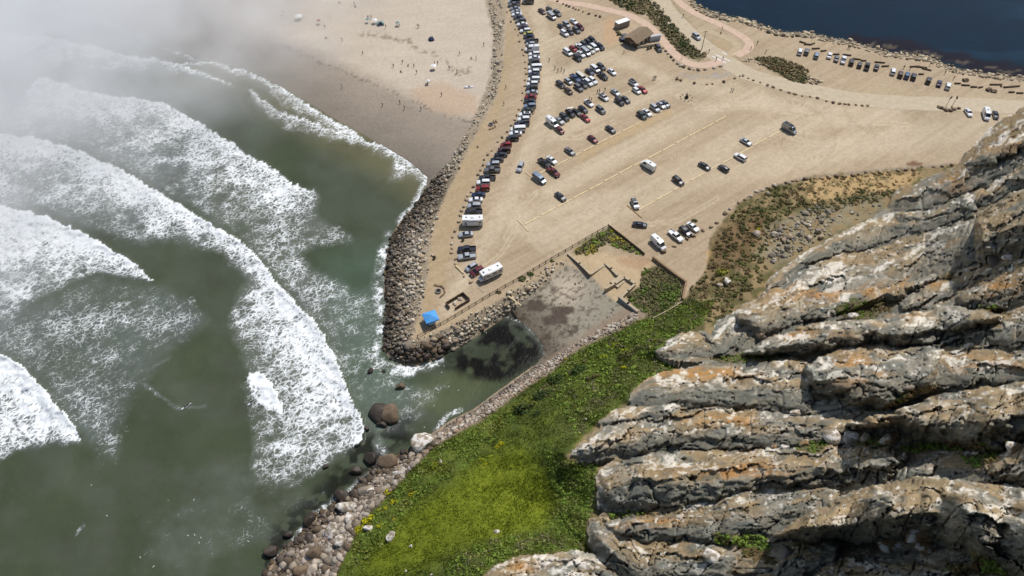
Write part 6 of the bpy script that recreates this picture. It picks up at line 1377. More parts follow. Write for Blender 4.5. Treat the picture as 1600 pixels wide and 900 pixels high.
# ---------------------------------------------------------------- canopy, corral, fire rings
M_BLUE = plain('blue_canvas', srgb(72, 150, 214), .7, 0, .06, 2); M_METAL = plain('white_metal', (.6, .6, .6), .4, .3); M_WHITE = plain('white_plastic', (.75, .75, .74), .5, 0, .05); M_ASH = plain('ash_grey', srgb(128, 122, 114), .95, 0, .25, 2); M_CHAR = plain('charred', (.02, .02, .02), .95)
p = V3(674, 503, LOT); t = empty('canopy', p, .42); tag(t, 'bright blue pop up canopy standing on the stone point', 'canopy')
s = 1.9
V_ = [(-s, -s, 2.5), (s, -s, 2.5), (s, s, 2.5), (-s, s, 2.5), (0, 0, 3.35)]; V_ += [(x, y, z - .06) for x, y, z in V_]
poly_mesh('roof', V_, [(0, 1, 4), (1, 2, 4), (2, 3, 4), (3, 0, 4), (6, 5, 9), (7, 6, 9), (8, 7, 9), (5, 8, 9), (0, 5, 6, 1), (1, 6, 7, 2), (2, 7, 8, 3), (3, 8, 5, 0)], M_BLUE, t)
for i in range(4):
    a, b2 = V_[i], V_[(i + 1) % 4]; d = Vector(b2) - Vector(a)
    link('valance', boxm('valance', (0, -.02, -.38), (d.length, .02, -.01), M_BLUE), t, a, math.atan2(d.y, d.x))
    link('leg', cylm('leg', .05, 2.5, M_METAL, 8), t, (a[0] * .98, a[1] * .98, 1.25))
t2 = empty('table', p + Vector((.3, -1.0, 0)), .42); tag(t2, 'folding table under the front edge of the blue canopy', 'table')
link('tabletop', boxm('tabletop', (-1.1, -.45, .7), (1.1, .45, .76), M_WHITE, .01), t2)
for a in (-1, 1):
    for b2 in (-.38, .38): link('leg', cylm('leg', .03, .7, M_METAL, 6), t2, (a, b2, .35))
tag(box('cooler', (-.35, -.22, 0), (.35, .22, .45), M_WHITE, None, .05, V3(663.5, 502, LOT), .5), 'white cool box standing left of the blue canopy', 'cool box')
tag(box('storage_bin', (-.9, -.5, 0), (.9, .5, .8), plain('navy_fabric', (.02, .035, .07), .8), None, .05, V3(671, 506, LOT), .42), 'dark blue covered bin in the shade of the canopy', 'bin')
p = V3(715, 473, LOT); t = empty('timber_corral', p, img_heading(715, 473, 36, -22)); tag(t, 'dark timber enclosure with open left corner beside the canopy', 'enclosure')
for (lo, hi) in (((-3.2, 1.4, 0), (3.2, 1.6, 1.2)), ((3.0, -1.6, 0), (3.2, 1.4, 1.2)), ((-2.2, -1.8, 0), (3.2, -1.6, 1.0)), ((-3.2, -.4, 0), (-3.0, 1.4, 1.2))):
    lo, hi = Vector(lo), Vector(hi); ax = 0 if hi.x - lo.x > .5 else 1; L = hi[ax] - lo[ax]; n = max(2, int(L / .8))
    for i in range(n):
        l2, h2 = lo.copy(), hi.copy(); l2[ax] = lo[ax] + L * i / n + .01; h2[ax] = lo[ax] + L * (i + 1) / n - .01; h2.z += random.uniform(-.08, .08)
        link('plank', boxm('plank', l2, h2, M_WOODD, .02), t)
for (dx, dy, lab) in ((-.9, .2, 'pale stone inside the timber enclosure, nearer the opening'), (1.2, .5, 'pale stone inside the timber enclosure, farther corner')):
    q_ = t.location + Vector((dx * math.cos(t.rotation_euler.z) - dy * math.sin(t.rotation_euler.z), dx * math.sin(t.rotation_euler.z) + dy * math.cos(t.rotation_euler.z), 0)); boulder(q_, (.9, .6, .4), 'pale', label=lab)
def fire_ring(u, v, lab, benches):
    p = V3(u, v, LOT); t = empty('fire_ring', p); tag(t, lab, 'fire ring')
    bm = bmesh.new(); n = 16
    vs = [[bm.verts.new((math.cos(a) * r, math.sin(a) * r, z)) for a in [k * 2 * math.pi / n for k in range(n)]] for r, z in ((.95, 0), (.95, .45), (.68, .45), (.68, .05))]
    for i in range(3):
        for k in range(n): bm.faces.new((vs[i][k], vs[i][(k + 1) % n], vs[i + 1][(k + 1) % n], vs[i + 1][k]))
    me = bpy.data.meshes.new('ring'); bm.to_mesh(me); bm.free(); me.materials.append(M_ASH); link('ring', me, t)
    link('ash', cylm('ash', .68, .06, M_CHAR, 16), t, (0, 0, .1))
    for i, (bu, bv, du, dv, L) in enumerate(benches):
        q_ = V3(bu, bv, LOT); b_ = empty('bench', q_, img_heading(bu, bv, du, dv)); tag(b_, f'grey log bench, {ordw(i + 1)} clockwise round the fire ring ' + ('on the point' if u < 720 else 'beside the beach rocks'), 'bench', 'benches round the fire rings')
        link('seat', boxm('seat', (-L / 2, -.2, .36), (L / 2, .2, .5), M_WOOD, .04), b_)
        for s_ in (-1, 1): link('leg', boxm('leg', (s_ * L * .36 - .12, -.16, 0), (s_ * L * .36 + .12, .16, .36), M_WOOD), b_)
fire_ring(685, 455.5, 'round grey fire ring with ash on the stone point', [(684, 446.5, 10, 2, 2.2), (692.5, 449.5, 8, 7, 1.8), (695, 455, 1, 8, 1.5), (691, 462, -7, 6, 1.8)])
fire_ring(767, 195, 'round fire ring beside the rocks at the beach corner', [(772, 191, 4, 7, 1.8), (774, 197, 0, 6, 1.5), (768, 201.5, -10, 3, 2.2), (775.5, 190, 4, 7, 1.5)])
tag(link('bent_pole', poly_mesh('bent_pole', *(lambda P: ([(x + a, y + b2, LOT + z) for (x, y) in P for (a, b2, z) in ((-.09, 0, .02), (.09, 0, .02), (0, .05, .16))], [f for i in range(len(P) - 1) for f in ((i * 3, i * 3 + 1, i * 3 + 4, i * 3 + 3), (i * 3 + 1, i * 3 + 2, i * 3 + 5, i * 3 + 4), (i * 3 + 2, i * 3, i * 3 + 3, i * 3 + 5))]))([V3(u, v, LOT)[:2] for u, v in ((746, 446), (748, 450), (751, 454), (756, 457.5))]), M_WHITE)), 'pale bent pole lying on the ground near the slanted motorhome', 'pole')
tag(link('driftwood_log', cylm('driftwood_log', .28, 4.0, M_LOG, 8, 'X', .2), None, V3(718, 421, LOT + .25), -.9), 'short brown log lying beside the edging stones', 'log')
tag(link('driftwood_log', cylm('driftwood_log', .3, 5.5, M_LOG, 8, 'X', .2), None, gpt(804, 470, 1.2), -.75), 'bleached log stranded on the cove stones', 'log')
for (u, v, lab) in ((679, 404, 'dark litter bin beside a bench at the stone bank edge'), (723.5, 376, 'brown litter bin between the shoreline cars')):
    t = empty('litter_bin', V3(u, v, LOT)); tag(t, lab, 'litter bin'); link('body', cylm('body', .42, .95, plain('brown_bin', srgb(110, 96, 66), .8), 12), t, (0, 0, .48)); link('lid', cylm('lid', .45, .14, M_CHAR, 12, 'Z', .3), t, (0, 0, 1.02))
t = empty('bench', V3(676.5, 400, LOT), -.9); tag(t, 'pale bench beside the dark litter bin', 'bench'); link('seat', boxm('seat', (-1, -.25, .4), (1, .25, .5), M_CONC, .02), t)
for s_ in (-.7, .7): link('leg', boxm('leg', (s_ - .15, -.2, 0), (s_ + .15, .2, .4), M_CONC), t)

# ---------------------------------------------------------------- restroom hut, container, toilets, kiosk
M_SHING = plain('brown_shingle', srgb(126, 108, 86), .9, 0, .2, 1); M_WALLW = plain('brown_board_wall', srgb(92, 78, 62), .9); M_CREAM = plain('cream_paint', srgb(206, 196, 170), .7)
def oblong(u, v, dx, dy): return V3(u, v, LOT), img_heading(u, v, dx, dy)
p, rz = oblong(996, 64, 10, -6.5); t = empty('restroom_hut', p, rz); tag(t, 'brown restroom building with pitched shingle roof beside the pink path', 'building')
link('wall', boxm('wall', (-5.2, -3.0, 0), (5.2, 3.0, 2.6), M_WALLW), t)
rows = 9
for sg in (1, -1):
    for k in range(rows):
        y0 = sg * (3.8 - 3.8 * k / rows); y1 = sg * (3.8 - 3.8 * (k + 1) / rows); z0_ = 2.55 + 1.5 * k / rows; z1_ = 2.55 + 1.5 * (k + 1) / rows
        V_ = [(-6, y0, z0_ + .05), (6, y0, z0_ + .05), (6, y1, z1_ + .02), (-6, y1, z1_ + .02), (-6, y0, z0_ - .05), (6, y0, z0_ - .05), (6, y1, z1_ - .06), (-6, y1, z1_ - .06)]
        poly_mesh('shingle_course', V_, [(0, 1, 2, 3), (4, 7, 6, 5), (0, 4, 5, 1), (1, 5, 6, 2), (2, 6, 7, 3), (3, 7, 4, 0)], M_SHING, t)
for sx_ in (-5.2, 5.2): poly_mesh('gable', [(sx_, -3, 2.6), (sx_, 3, 2.6), (sx_, 0, 3.9)], [(0, 1, 2)], M_WALLW, t)
for x in (-3, 0, 3): link('door', boxm('door', (x - .5, -3.06, 0), (x + .5, -2.98, 2.1), M_CREAM), t)
p, rz = oblong(971.5, 41.5, 13, -4.6); t = empty('storage_container', p, rz); tag(t, 'white roofed storage container left of the restroom building', 'container')
link('body', boxm('body', (-3.2, -1.3, .1), (3.2, 1.3, 2.6), plain('container_grey', srgb(150, 140, 124), .6), .03), t); link('roof', boxm('roof', (-3.25, -1.35, 2.6), (3.25, 1.35, 2.72), M_WHITE, .02), t)
for k in range(14): link('rib', boxm('rib', (-3.05 + k * .45, -1.36, .2), (-2.9 + k * .45, -1.3, 2.5), plain('container_grey', srgb(150, 140, 124), .6)), t)
p, rz = oblong(989, 72, 10, -.6); t = empty('kiosk', p, rz); tag(t, 'small flat roofed kiosk in front of the restroom building', 'kiosk')
link('wall', boxm('wall', (-1.3, -1.0, 0), (1.3, 1.0, 2.2), plain('kiosk_green', srgb(96, 100, 92), .7)), t); link('roof', boxm('roof', (-1.6, -1.3, 2.2), (1.6, 1.3, 2.38), plain('kiosk_roof', srgb(190, 158, 134), .8), .03), t); link('window', boxm('window', (-.8, -1.04, 1.0), (.8, -.98, 1.8), M_GLASS), t)
for k in range(5):
    u, v = 1016.5 + k * 3.3, 64 - k * .6; t = empty('portable_toilet', V3(u, v, LOT), -.1); tag(t, f'white portable toilet, {ordw(k + 1)} from the left beside the restroom building', 'toilet', 'portable toilets')
    link('body', boxm('body', (-.52, -.55, 0), (.52, .55, 2.1), M_WHITE, .03), t); link('roof', boxm('roof', (-.56, -.58, 2.1), (.56, .58, 2.3), plain('toilet_grey', (.45, .48, .5), .5), .08), t); link('door', boxm('door', (-.4, -.58, .1), (.4, -.55, 1.9), plain('toilet_grey', (.45, .48, .5), .5)), t)
wall([(996, 75), (1010, 73.4), (1024, 71.2)], LOT, .9, .18, M_CREAM, 'low cream wall in front of the portable toilets')
tag(box('skip', (-1.2, -1.2, 0), (1.2, 1.2, 1.1), plain('navy_bin', (.03, .04, .065), .7), None, .05, V3(973, 63, LOT), .3), 'dark blue skip left of the kiosk', 'skip')
tag(box('skip', (-1.0, -1.0, 0), (1.0, 1.0, 1.2), plain('grey_bin', (.09, .09, .1), .7), None, .05, V3(975.5, 58, LOT), .5), 'grey skip behind the dark blue one', 'skip')
tag(box('waste_bin', (-1.0, -.8, 0), (1.0, .8, 1.3), plain('green_bin', (.05, .07, .065), .7), None, .05, V3(979, 66.5, LOT), .2), 'dark green bin beside the kiosk', 'bin')
scrub('hut_scrub', [(963, 50), (968, 50), (970, 55), (965, 56)], 14, .4, .9, OL, 'dark shrubs at the corner of the restroom yard', rg)
for (u, v, lab) in ((1012, 78, 'dark bicycle rack stand, left of a pair before the low cream wall'), (1016.5, 76.5, 'dark bicycle rack stand, right of a pair before the low cream wall')):
    t = empty('notice_board', V3(u, v, LOT), .6); tag(t, lab.replace('bicycle rack stand', 'folding notice board'), 'notice board'); link('board', poly_mesh('board', [(-.5, -.3, 0), (.5, -.3, 0), (.5, 0, 1.3), (-.5, 0, 1.3), (-.5, .3, 0), (.5, .3, 0)], [(0, 1, 2, 3), (3, 2, 5, 4)], M_WOODD), t)
# poles and signs
def pole(u, v, h, r, lab, cross=False, sign=None):
    t = empty('utility_pole' if cross or h > 5 else 'sign_post', V3(u, v, LOT)); tag(t, lab, 'pole' if not sign else 'sign')
    link('pole', cylm('pole', r, h, M_WOODD, 8, 'Z', r * .7), t, (0, 0, h / 2))
    if cross: link('crossarm', boxm('crossarm', (-.9, -.07, h - .5), (.9, .07, h - .36), M_WOODD), t)
    if sign: link('panel', boxm('panel', (-.7, -.04, h - 1.1), (.7, .0 - .1 + .02, h - .1), M_WOODD), t, (0, -.08, 0), sign)
pole(1096.2, 77.5, 8.5, .16, 'tall dark wooden utility pole beside the harbour road', True)
pole(1064.8, 92.5, 3.2, .07, 'thin short post inside the bend of the pink path')
pole(1478.5, 165, 4.2, .09, 'post with a dark sign in the stone ring, left of two', sign=.5)
pole(1487, 166.5, 4.6, .1, 'post with a small dark top in the stone ring, right of two', sign=1.4)
# low logs and benches along the harbour edge
for i, (u, v, L, a) in enumerate(((1254.5, 66, 3, -.6), (1263, 69, 3.5, 0), (1269, 68.5, 3, .5), (1275, 75.5, 3.4, .1), (1287, 79, 2.5, .2), (1307, 84.5, 2.5, 0), (1323.5, 85.6, 3.4, -.2), (1338.5, 92, 3.2, -.2), (1349.5, 94.5, 2.2, 0), (1375, 97.2, 4, -.15), (1383.5, 103, 3, .1), (1429.5, 103.6, 4, .1), (1440, 104.6, 4.2, -.2), (1448, 108, 3.6, -.5), (1439.5, 115.5, 2, 0), (1496.5, 130, 2.4, 0), (1509, 132.8, 3.2, -.1), (1522, 135.5, 2.4, -.1), (1532.5, 136, 2, .3), (1556.5, 131.8, 4.8, 0), (1577, 135.5, 4.6, .1), (1586, 134.6, 4, .1), (1581, 143.6, 2.2, 0), (1594, 145, 2.6, 0), (1565, 133, 2, 1))):
    tag(link('shore_log', cylm('shore_log', .34, L, M_WOODD, 8, 'X', .28), None, V3(u, v, LOT + .3), a), f'dark barrier log, {ordw(i + 1)} from the left along the harbour edge', 'log', 'barrier logs along the harbour')
# picnic tables by the water
for (u, v, a, lab) in ((1544.5, 141, .5, 'dark picnic table near the harbour edge, left of two'), (1552, 143, -.3, 'dark picnic table near the harbour edge, right of two'), (1508, 126, .2, 'dark picnic table by the harbour stones')):
    t = empty('picnic_table', V3(u, v, LOT), a); tag(t, lab, 'picnic table'); link('tabletop', boxm('tabletop', (-1.1, -.4, .7), (1.1, .4, .78), M_WOODD), t)
    for s_ in (-1, 1): link('seat', boxm('seat', (-1.1, s_ * .8 - .15, .42), (1.1, s_ * .8 + .15, .48), M_WOODD), t); link('leg', boxm('leg', (s_ * .8 - .05, -.8, 0), (s_ * .8 + .05, .8, .7), M_WOODD), t)

# ---------------------------------------------------------------- people
M_SKIN = plain('skin', (.42, .25, .17), .6, 0, .05)
def person_mesh(name, pose, shirt, pants, hair=(.03, .02, .015)):
    P = {'pel': (0, 0, .95), 'chest': (.02, 0, 1.32), 'neck': (.02, 0, 1.5), 'head': (.04, 0, 1.66), 'top': (.03, 0, 1.75)}
    if pose == 'walk':
        P.update(hl=(0, .1, .9), kl=(.16, .11, .5), al=(.06, .11, .08), tl=(.24, .12, .04), hr=(0, -.1, .9), kr=(-.06, -.11, .5), ar=(-.32, -.11, .14), tr=(-.16, -.12, .04), sl=(.02, .19, 1.42), el=(-.12, .25, 1.14), wl=(-.02, .27, .9), fl=(.04, .27, .82), sr=(.02, -.19, 1.42), er=(.1, -.25, 1.14), wr=(.26, -.25, .94), fr=(.33, -.24, .88))
    elif pose == 'sit':
        for k in P: P[k] = (P[k][0], P[k][1], P[k][2] - .72)
        P.update(hl=(.02, .1, .16), kl=(.42, .14, .42), al=(.7, .14, .08), tl=(.86, .14, .05), hr=(.02, -.1, .16), kr=(.44, -.14, .4), ar=(.72, -.15, .08), tr=(.88, -.15, .05), sl=(.02, .19, .7), el=(.1, .26, .44), wl=(.32, .22, .42), fl=(.42, .2, .42), sr=(.02, -.19, .7), er=(-.14, -.26, .42), wr=(-.24, -.28, .16), fr=(-.26, -.28, .08))
    elif pose == 'prone':
        P = {'pel': (0, 0, .12), 'chest': (.4, 0, .2), 'neck': (.58, 0, .28), 'head': (.72, 0, .36), 'top': (.8, 0, .42)}
        P.update(hl=(-.06, .1, .1), kl=(-.5, .12, .1), al=(-.92, .12, .1), tl=(-1.08, .12, .08), hr=(-.06, -.1, .1), kr=(-.5, -.12, .1), ar=(-.92, -.12, .1), tr=(-1.08, -.12, .08), sl=(.5, .2, .22), el=(.72, .36, .08), wl=(.98, .36, .0), fl=(1.08, .35, -.02), sr=(.5, -.2, .22), er=(.34, -.38, .06), wr=(.1, -.4, .0), fr=(.02, -.4, -.02))
    else:
        P.update(hl=(0, .1, .9), kl=(.03, .12, .5), al=(0, .13, .08), tl=(.18, .15, .04), hr=(0, -.1, .9), kr=(.02, -.12, .5), ar=(-.01, -.13, .08), tr=(.17, -.16, .04), sl=(.02, .19, 1.42), el=(-.02, .27, 1.14), wl=(.08, .29, .92), fl=(.12, .29, .84), sr=(.02, -.19, 1.42), er=(-.01, -.27, 1.15), wr=(.14, -.22, .98), fr=(.2, -.18, .95))
    R = dict(pel=.15, chest=.165, neck=.06, head=.105, top=.07, hl=.1, kl=.065, al=.045, tl=.035, hr=.1, kr=.065, ar=.045, tr=.035, sl=.07, el=.048, wl=.035, fl=.04, sr=.07, er=.048, wr=.035, fr=.04)
    E = [('pel', 'chest'), ('chest', 'neck'), ('neck', 'head'), ('head', 'top'), ('pel', 'hl'), ('hl', 'kl'), ('kl', 'al'), ('al', 'tl'), ('pel', 'hr'), ('hr', 'kr'), ('kr', 'ar'), ('ar', 'tr'), ('chest', 'sl'), ('sl', 'el'), ('el', 'wl'), ('wl', 'fl'), ('chest', 'sr'), ('sr', 'er'), ('er', 'wr'), ('wr', 'fr')]
    ks = list(P); me = bpy.data.meshes.new(name); me.from_pydata([P[k] for k in ks], [(ks.index(a), ks.index(b2)) for a, b2 in E], [])
    o = bpy.data.objects.new(name, me); COL.objects.link(o); sk = o.modifiers.new('skin', 'SKIN'); sk.use_smooth_shade = True
    for i, k in enumerate(ks): me.skin_vertices[0].data[i].radius = (R[k], R[k] * (1.25 if k in ('chest', 'pel') else 1)); me.skin_vertices[0].data[i].use_root = (k == 'pel')
    sb = o.modifiers.new('sub', 'SUBSURF'); sb.levels = 1
    dg = bpy.context.evaluated_depsgraph_get(); m2 = bpy.data.meshes.new_from_object(o.evaluated_get(dg)); bpy.data.objects.remove(o)
    m2.name = name; m2.materials.clear()
    for m_ in (M_SKIN, shirt, pants, plain('hair_%.2f' % hair[0], hair, .8)): m2.materials.append(m_)
    arr = {k: np.array(P[k]) for k in ks}; hi = np.array([arr[k] for k in ks])
    for p in m2.polygons:
        c0 = np.array(p.center); best = None
        for a, b2 in E:
            A, B_ = arr[a], arr[b2]; d = B_ - A; t_ = min(1, max(0, np.dot(c0 - A, d) / np.dot(d, d))); q_ = np.linalg.norm(c0 - A - d * t_)
            if best is None or q_ < best[0]: best = (q_, a, b2, t_)
        a, b2 = best[1], best[2]
        if b2 == 'top' or (b2 == 'head' and c0[0] < arr['head'][0] - .05): i = 3
        elif a in ('neck', 'wl', 'wr', 'el', 'er') or b2 in ('head',): i = 0
        elif a in ('hl', 'hr', 'kl', 'kr', 'pel') and b2 != 'chest': i = 2
        elif a in ('al', 'ar'): i = 3
        else: i = 1
        p.material_index = i
    return m2
CL = {n: plain('cloth_' + n, c_, .85) for n, c_ in {'black': (.02, .02, .022), 'blue': (.05, .09, .2), 'white': (.7, .7, .68), 'red': (.3, .04, .04), 'grey': (.16, .16, .17), 'khaki': (.3, .24, .15), 'navy': (.02, .03, .06), 'teal': (.05, .2, .2)}.items()}
PM = {}
def person(u, v, pose, shirt, pants, lab, z=None, a=None, group='people'):
    k = (pose, shirt, pants)
    if k not in PM: PM[k] = person_mesh('person', pose, CL[shirt], CL[pants])
    p = V3(u, v, LOT) if z is None else (gpt(u, v) if z == 'g' else V3(u, v, z))
    return tag(link('person', PM[k], None, p, random.uniform(0, 6.28) if a is None else a), lab, 'person', group)
for (u, v, po, s1, s2, lab) in ((858, 96, 'walk', 'black', 'black', 'person in black walking alone right of the shoreline row'), (866.8, 108.2, 'walk', 'grey', 'black', 'person in grey top, leftmost of the four walkers by the lane'), (871.6, 112.2, 'walk', 'black', 'black', 'person in black, second of the four walkers'), (877.2, 110.8, 'stand', 'khaki', 'grey', 'person in khaki top, third of the four walkers'), (881.2, 113.6, 'walk', 'black', 'navy', 'person in black top and navy trousers, last of the four walkers'),
                                (933.2, 145.6, 'stand', 'black', 'black', 'person in black at the back of the white rack SUV'), (936.5, 144.6, 'stand', 'blue', 'black', 'person in blue top beside the white rack SUV'), (945, 142.4, 'stand', 'navy', 'black', 'person in navy top behind the white rack SUV, apart'), (921, 156, 'stand', 'grey', 'black', 'person in grey standing at the open side of the black roofed car'), (924, 158, 'stand', 'red', 'navy', 'person in red standing beside the black roofed car'),
                                (831.8, 178.5, 'stand', 'black', 'black', 'person in black behind the white SUV in the shoreline row, left of two'), (834.6, 176.8, 'stand', 'navy', 'black', 'person in navy behind the white SUV in the shoreline row, right of two'), (787.3, 164, 'walk', 'teal', 'grey', 'person in teal walking on the dirt strip by the rocks'), (790.4, 138.5, 'walk', 'red', 'black', 'person in red top walking on the dirt strip by the beach'), (747, 230.5, 'sit', 'white', 'black', 'person in white sitting at the top of the stone bank'),
                                (974.5, 83.5, 'walk', 'grey', 'black', 'person in grey walking in front of the restroom yard'), (1020.5, 124.6, 'stand', 'white', 'grey', 'person in white, left of the three by the road fork'), (1022.4, 123.6, 'stand', 'grey', 'black', 'person in grey, middle of the three by the road fork'), (1024.2, 124.2, 'stand', 'khaki', 'khaki', 'person in khaki, right of the three by the road fork'), (1057.4, 125.6, 'walk', 'red', 'grey', 'person in red top near the road fork stones'),
                                (1107.2, 82.4, 'walk', 'navy', 'khaki', 'person in navy crossing near the utility pole'), (1118.6, 95, 'walk', 'black', 'grey', 'person in black top on the left of the zebra crossing'), (1129, 94, 'walk', 'blue', 'khaki', 'person in blue top in the middle of the crossing'), (1035.5, 17.5, 'walk', 'black', 'blue', 'person in black top walking on the road near the top'), (1067, 27, 'stand', 'black', 'black', 'person in black standing beside the road bank'),
                                (1142.4, 142.8, 'walk', 'black', 'grey', 'person in black crossing the lot, left of a pair'), (1145.4, 143, 'walk', 'white', 'grey', 'walker in white beside the person in black on the open lot'), (1324.8, 76.6, 'stand', 'black', 'black', 'person in black at the harbour edge, left of two'), (1327.2, 77.2, 'stand', 'black', 'navy', 'person in navy trousers at the harbour edge, right of two'), (1411.4, 107.6, 'stand', 'black', 'black', 'person in black by the brown SUV'), (1421.4, 109.4, 'stand', 'navy', 'black', 'person in navy by the blue SUV'),
                                (1452.6, 102.4, 'stand', 'grey', 'black', 'person in grey on the harbour stones'), (1475.6, 116, 'walk', 'khaki', 'black', 'person in khaki near the harbour stones'), (1489.6, 124, 'stand', 'grey', 'navy', 'person in grey standing past the last harbour car'), (1128, 47, 'stand', 'red', 'black', 'person in red by the curved pink path'), (1126, 53, 'sit', 'black', 'grey', 'person in black sitting inside the curve of the path'), (1172.6, 78, 'walk', 'grey', 'black', 'person in grey at the end of the curved pink path'), (1183, 69, 'stand', 'black', 'black', 'person in black on the dirt beyond the curved path'), (1196, 83, 'walk', 'navy', 'grey', 'person in navy above the roadside scrub'),
                                (663, 499, 'stand', 'white', 'black', 'person in white beside the blue canopy')):
    person(u, v, po, s1, s2, lab)
# on the beach
BP = [(509, 60), (535, 64), (567, 85), (629, 99), (638, 103), (647, 105), (651, 115), (615, 105), (626, 113), (679, 101), (684, 101), (718, 86), (736, 92), (744, 93), (690, 150), (625, 162), (632, 171), (658, 172), (598, 166), (603, 44), (653, 43), (655, 43.5), (702, 108), (714, 114), (556, 11), (530, 5), (508, 44), (470, 26), (620, 40), (624, 42), (575, 27), (580, 29), (668, 131), (670, 129), (535, 137), (554, 8), (756, 72)]
for i, (u, v) in enumerate(BP):
    s1 = random.choice(['black', 'grey', 'navy', 'red', 'blue']); s2 = random.choice(['black', 'navy', 'grey']); po = random.choice(['stand', 'walk', 'sit'])
    side = 'wet sand' if v > 128 or (u < 600 and v > 100) else 'dry sand'
    person(u, v, po, s1, s2, f'tiny person in {s1} {"sitting" if po == "sit" else "standing" if po == "stand" else "walking"} on the {side}, {ordw(i + 1)} counting through the beach', z='g', group='people on the beach')
M_UMB = {'white': M_WHITE, 'teal': plain('teal_cloth', (.16, .3, .3), .8), 'navy': plain('navy_cloth', (.03, .04, .09), .8), 'red': plain('red_cloth', (.3, .08, .08), .8)}
def beach_umbrella(u, v, m, r, lab):
    t = empty('beach_umbrella', gpt(u, v)); tag(t, lab, 'beach umbrella'); n = 10
    V_ = [(0, 0, 2.1)] + [(math.cos(k * 2 * math.pi / n) * r, math.sin(k * 2 * math.pi / n) * r, 1.6) for k in range(n)] + [(0, 0, 2.06)] + [(math.cos(k * 2 * math.pi / n) * r, math.sin(k * 2 * math.pi / n) * r, 1.56) for k in range(n)]
    poly_mesh('canopy', V_, [(0, 1 + k, 1 + (k + 1) % n) for k in range(n)] + [(11, 12 + (k + 1) % n, 12 + k) for k in range(n)] + [(1 + k, 12 + k, 12 + (k + 1) % n, 1 + (k + 1) % n) for k in range(n)], M_UMB[m], t); link('pole', cylm('pole', .03, 2.0, M_METAL, 6), t, (0, 0, 1.0))
def beach_tent(u, v, m, w, lab):
    t = empty('beach_tent', gpt(u, v), random.uniform(0, 3)); tag(t, lab, 'beach tent'); n = 8
    V_ = [(math.cos(a) * w * c_, math.sin(a) * w * c_, h) for (c_, h) in ((1, 0), (.85, .7), (.45, 1.2)) for a in [math.pi * (k / n * 1.5 - .25) for k in range(n + 1)]] + [(0, 0, 1.35)]
    m_ = n + 1; F_ = [(r * m_ + k, r * m_ + k + 1, (r + 1) * m_ + k + 1, (r + 1) * m_ + k) for r in range(2) for k in range(n)] + [(2 * m_ + k, 2 * m_ + k + 1, 3 * m_) for k in range(n)]
    poly_mesh('shell', V_, F_, M_UMB[m], t); link('groundsheet', boxm('groundsheet', (-w * .9, -w * .9, .005), (w * .9, w * .9, .03), M_UMB['navy']), t)
beach_umbrella(467.5, 30, 'white', 1.7, 'white beach umbrella on the left of the dry sand'); beach_umbrella(586, 36, 'white', 1.2, 'white umbrella beside the teal tent on the sand'); beach_tent(594.5, 38, 'teal', 1.9, 'teal dome tent beside the white umbrella'); beach_tent(674.5, 62, 'navy', 1.5, 'dark dome tent on the sand beyond the wrack line')
beach_umbrella(678, 108, 'white', 1.2, 'white umbrella nearest the rocks on the sand'); beach_umbrella(669, 131, 'white', .8, 'small pale umbrella low on the sand'); beach_umbrella(575, 35, 'teal', .9, 'small teal umbrella left of the teal tent'); beach_umbrella(499, 37, 'red', .9, 'small red umbrella in the left part of the beach'); beach_umbrella(622, 40, 'teal', .9, 'small teal umbrella right of the teal tent'); beach_umbrella(443, 23, 'red', .8, 'small red umbrella at the far left of the dry sand')
t = empty('kayak', gpt(733, 136.5), .1); tag(t, 'white kayak or dinghy lying on the sand near the rocks', 'kayak'); link('hull', loft('hull', [(-2.0, .1, .1, .3, .36, .06), (-1.2, .42, .02, .34, .4, .3), (0, .5, 0, .36, .42, .36), (1.2, .42, .02, .34, .4, .3), (2.0, .1, .1, .3, .36, .06)], None, M_WHITE), t); link('seat_well', boxm('seat_well', (-.5, -.28, .4), (.5, .28, .46), CL['navy']), t)
# surfers and gulls
def surfer(u, v, du, dv, lab):
    p = V3(u, v, .12); rz = img_heading(u, v, du, dv)
    b_ = link('surfboard', loft('surfboard', [(-1.45, .1, .0, .05, .07, .06), (-1.0, .26, -.03, .05, .08, .2), (0, .3, -.04, .05, .08, .24), (1.0, .22, -.02, .06, .09, .16), (1.5, .05, .04, .09, .11, .03)], None, M_BOARD), None, p, rz); tag(b_, lab + ' surfboard under a surfer on the green water', 'surfboard')
    k = ('prone', 'black', 'black')
    if k not in PM: PM[k] = person_mesh('person', 'prone', CL['black'], CL['black'])
    tag(link('person', PM[k], None, (p.x - math.cos(rz) * .15, p.y - math.sin(rz) * .15, p.z + .08), rz), 'surfer in black lying on the ' + lab + ' board', 'person')
surfer(291, 635, -12, 8, 'white'); surfer(394, 628, -10, 8, 'pale yellow foam side'); 
wing = [(-.12, 0, .02), (.1, 0, .05), (.02, .62, .1), (-.1, .6, .08)]
def gull_mesh():
    V_ = [(.3, 0, .05), (.12, .07, .06), (.12, -.07, .06), (.12, 0, .13), (-.12, .06, .05), (-.12, -.06, .05), (-.12, 0, .11), (-.34, 0, .05), (.08, .06, .09), (-.1, .06, .08), (-.12, .6, .16), (-.02, .36, .16), (.08, -.06, .09), (-.1, -.06, .08), (-.12, -.6, .16), (-.02, -.36, .16)]
    return poly_mesh('gull', V_, [(0, 1, 3), (0, 3, 2), (0, 2, 1), (1, 4, 6, 3), (3, 6, 5, 2), (2, 5, 4, 1), (4, 7, 6), (6, 7, 5), (5, 7, 4), (8, 9, 10, 11), (12, 15, 14, 13)], M_WHITE)
GM = gull_mesh()
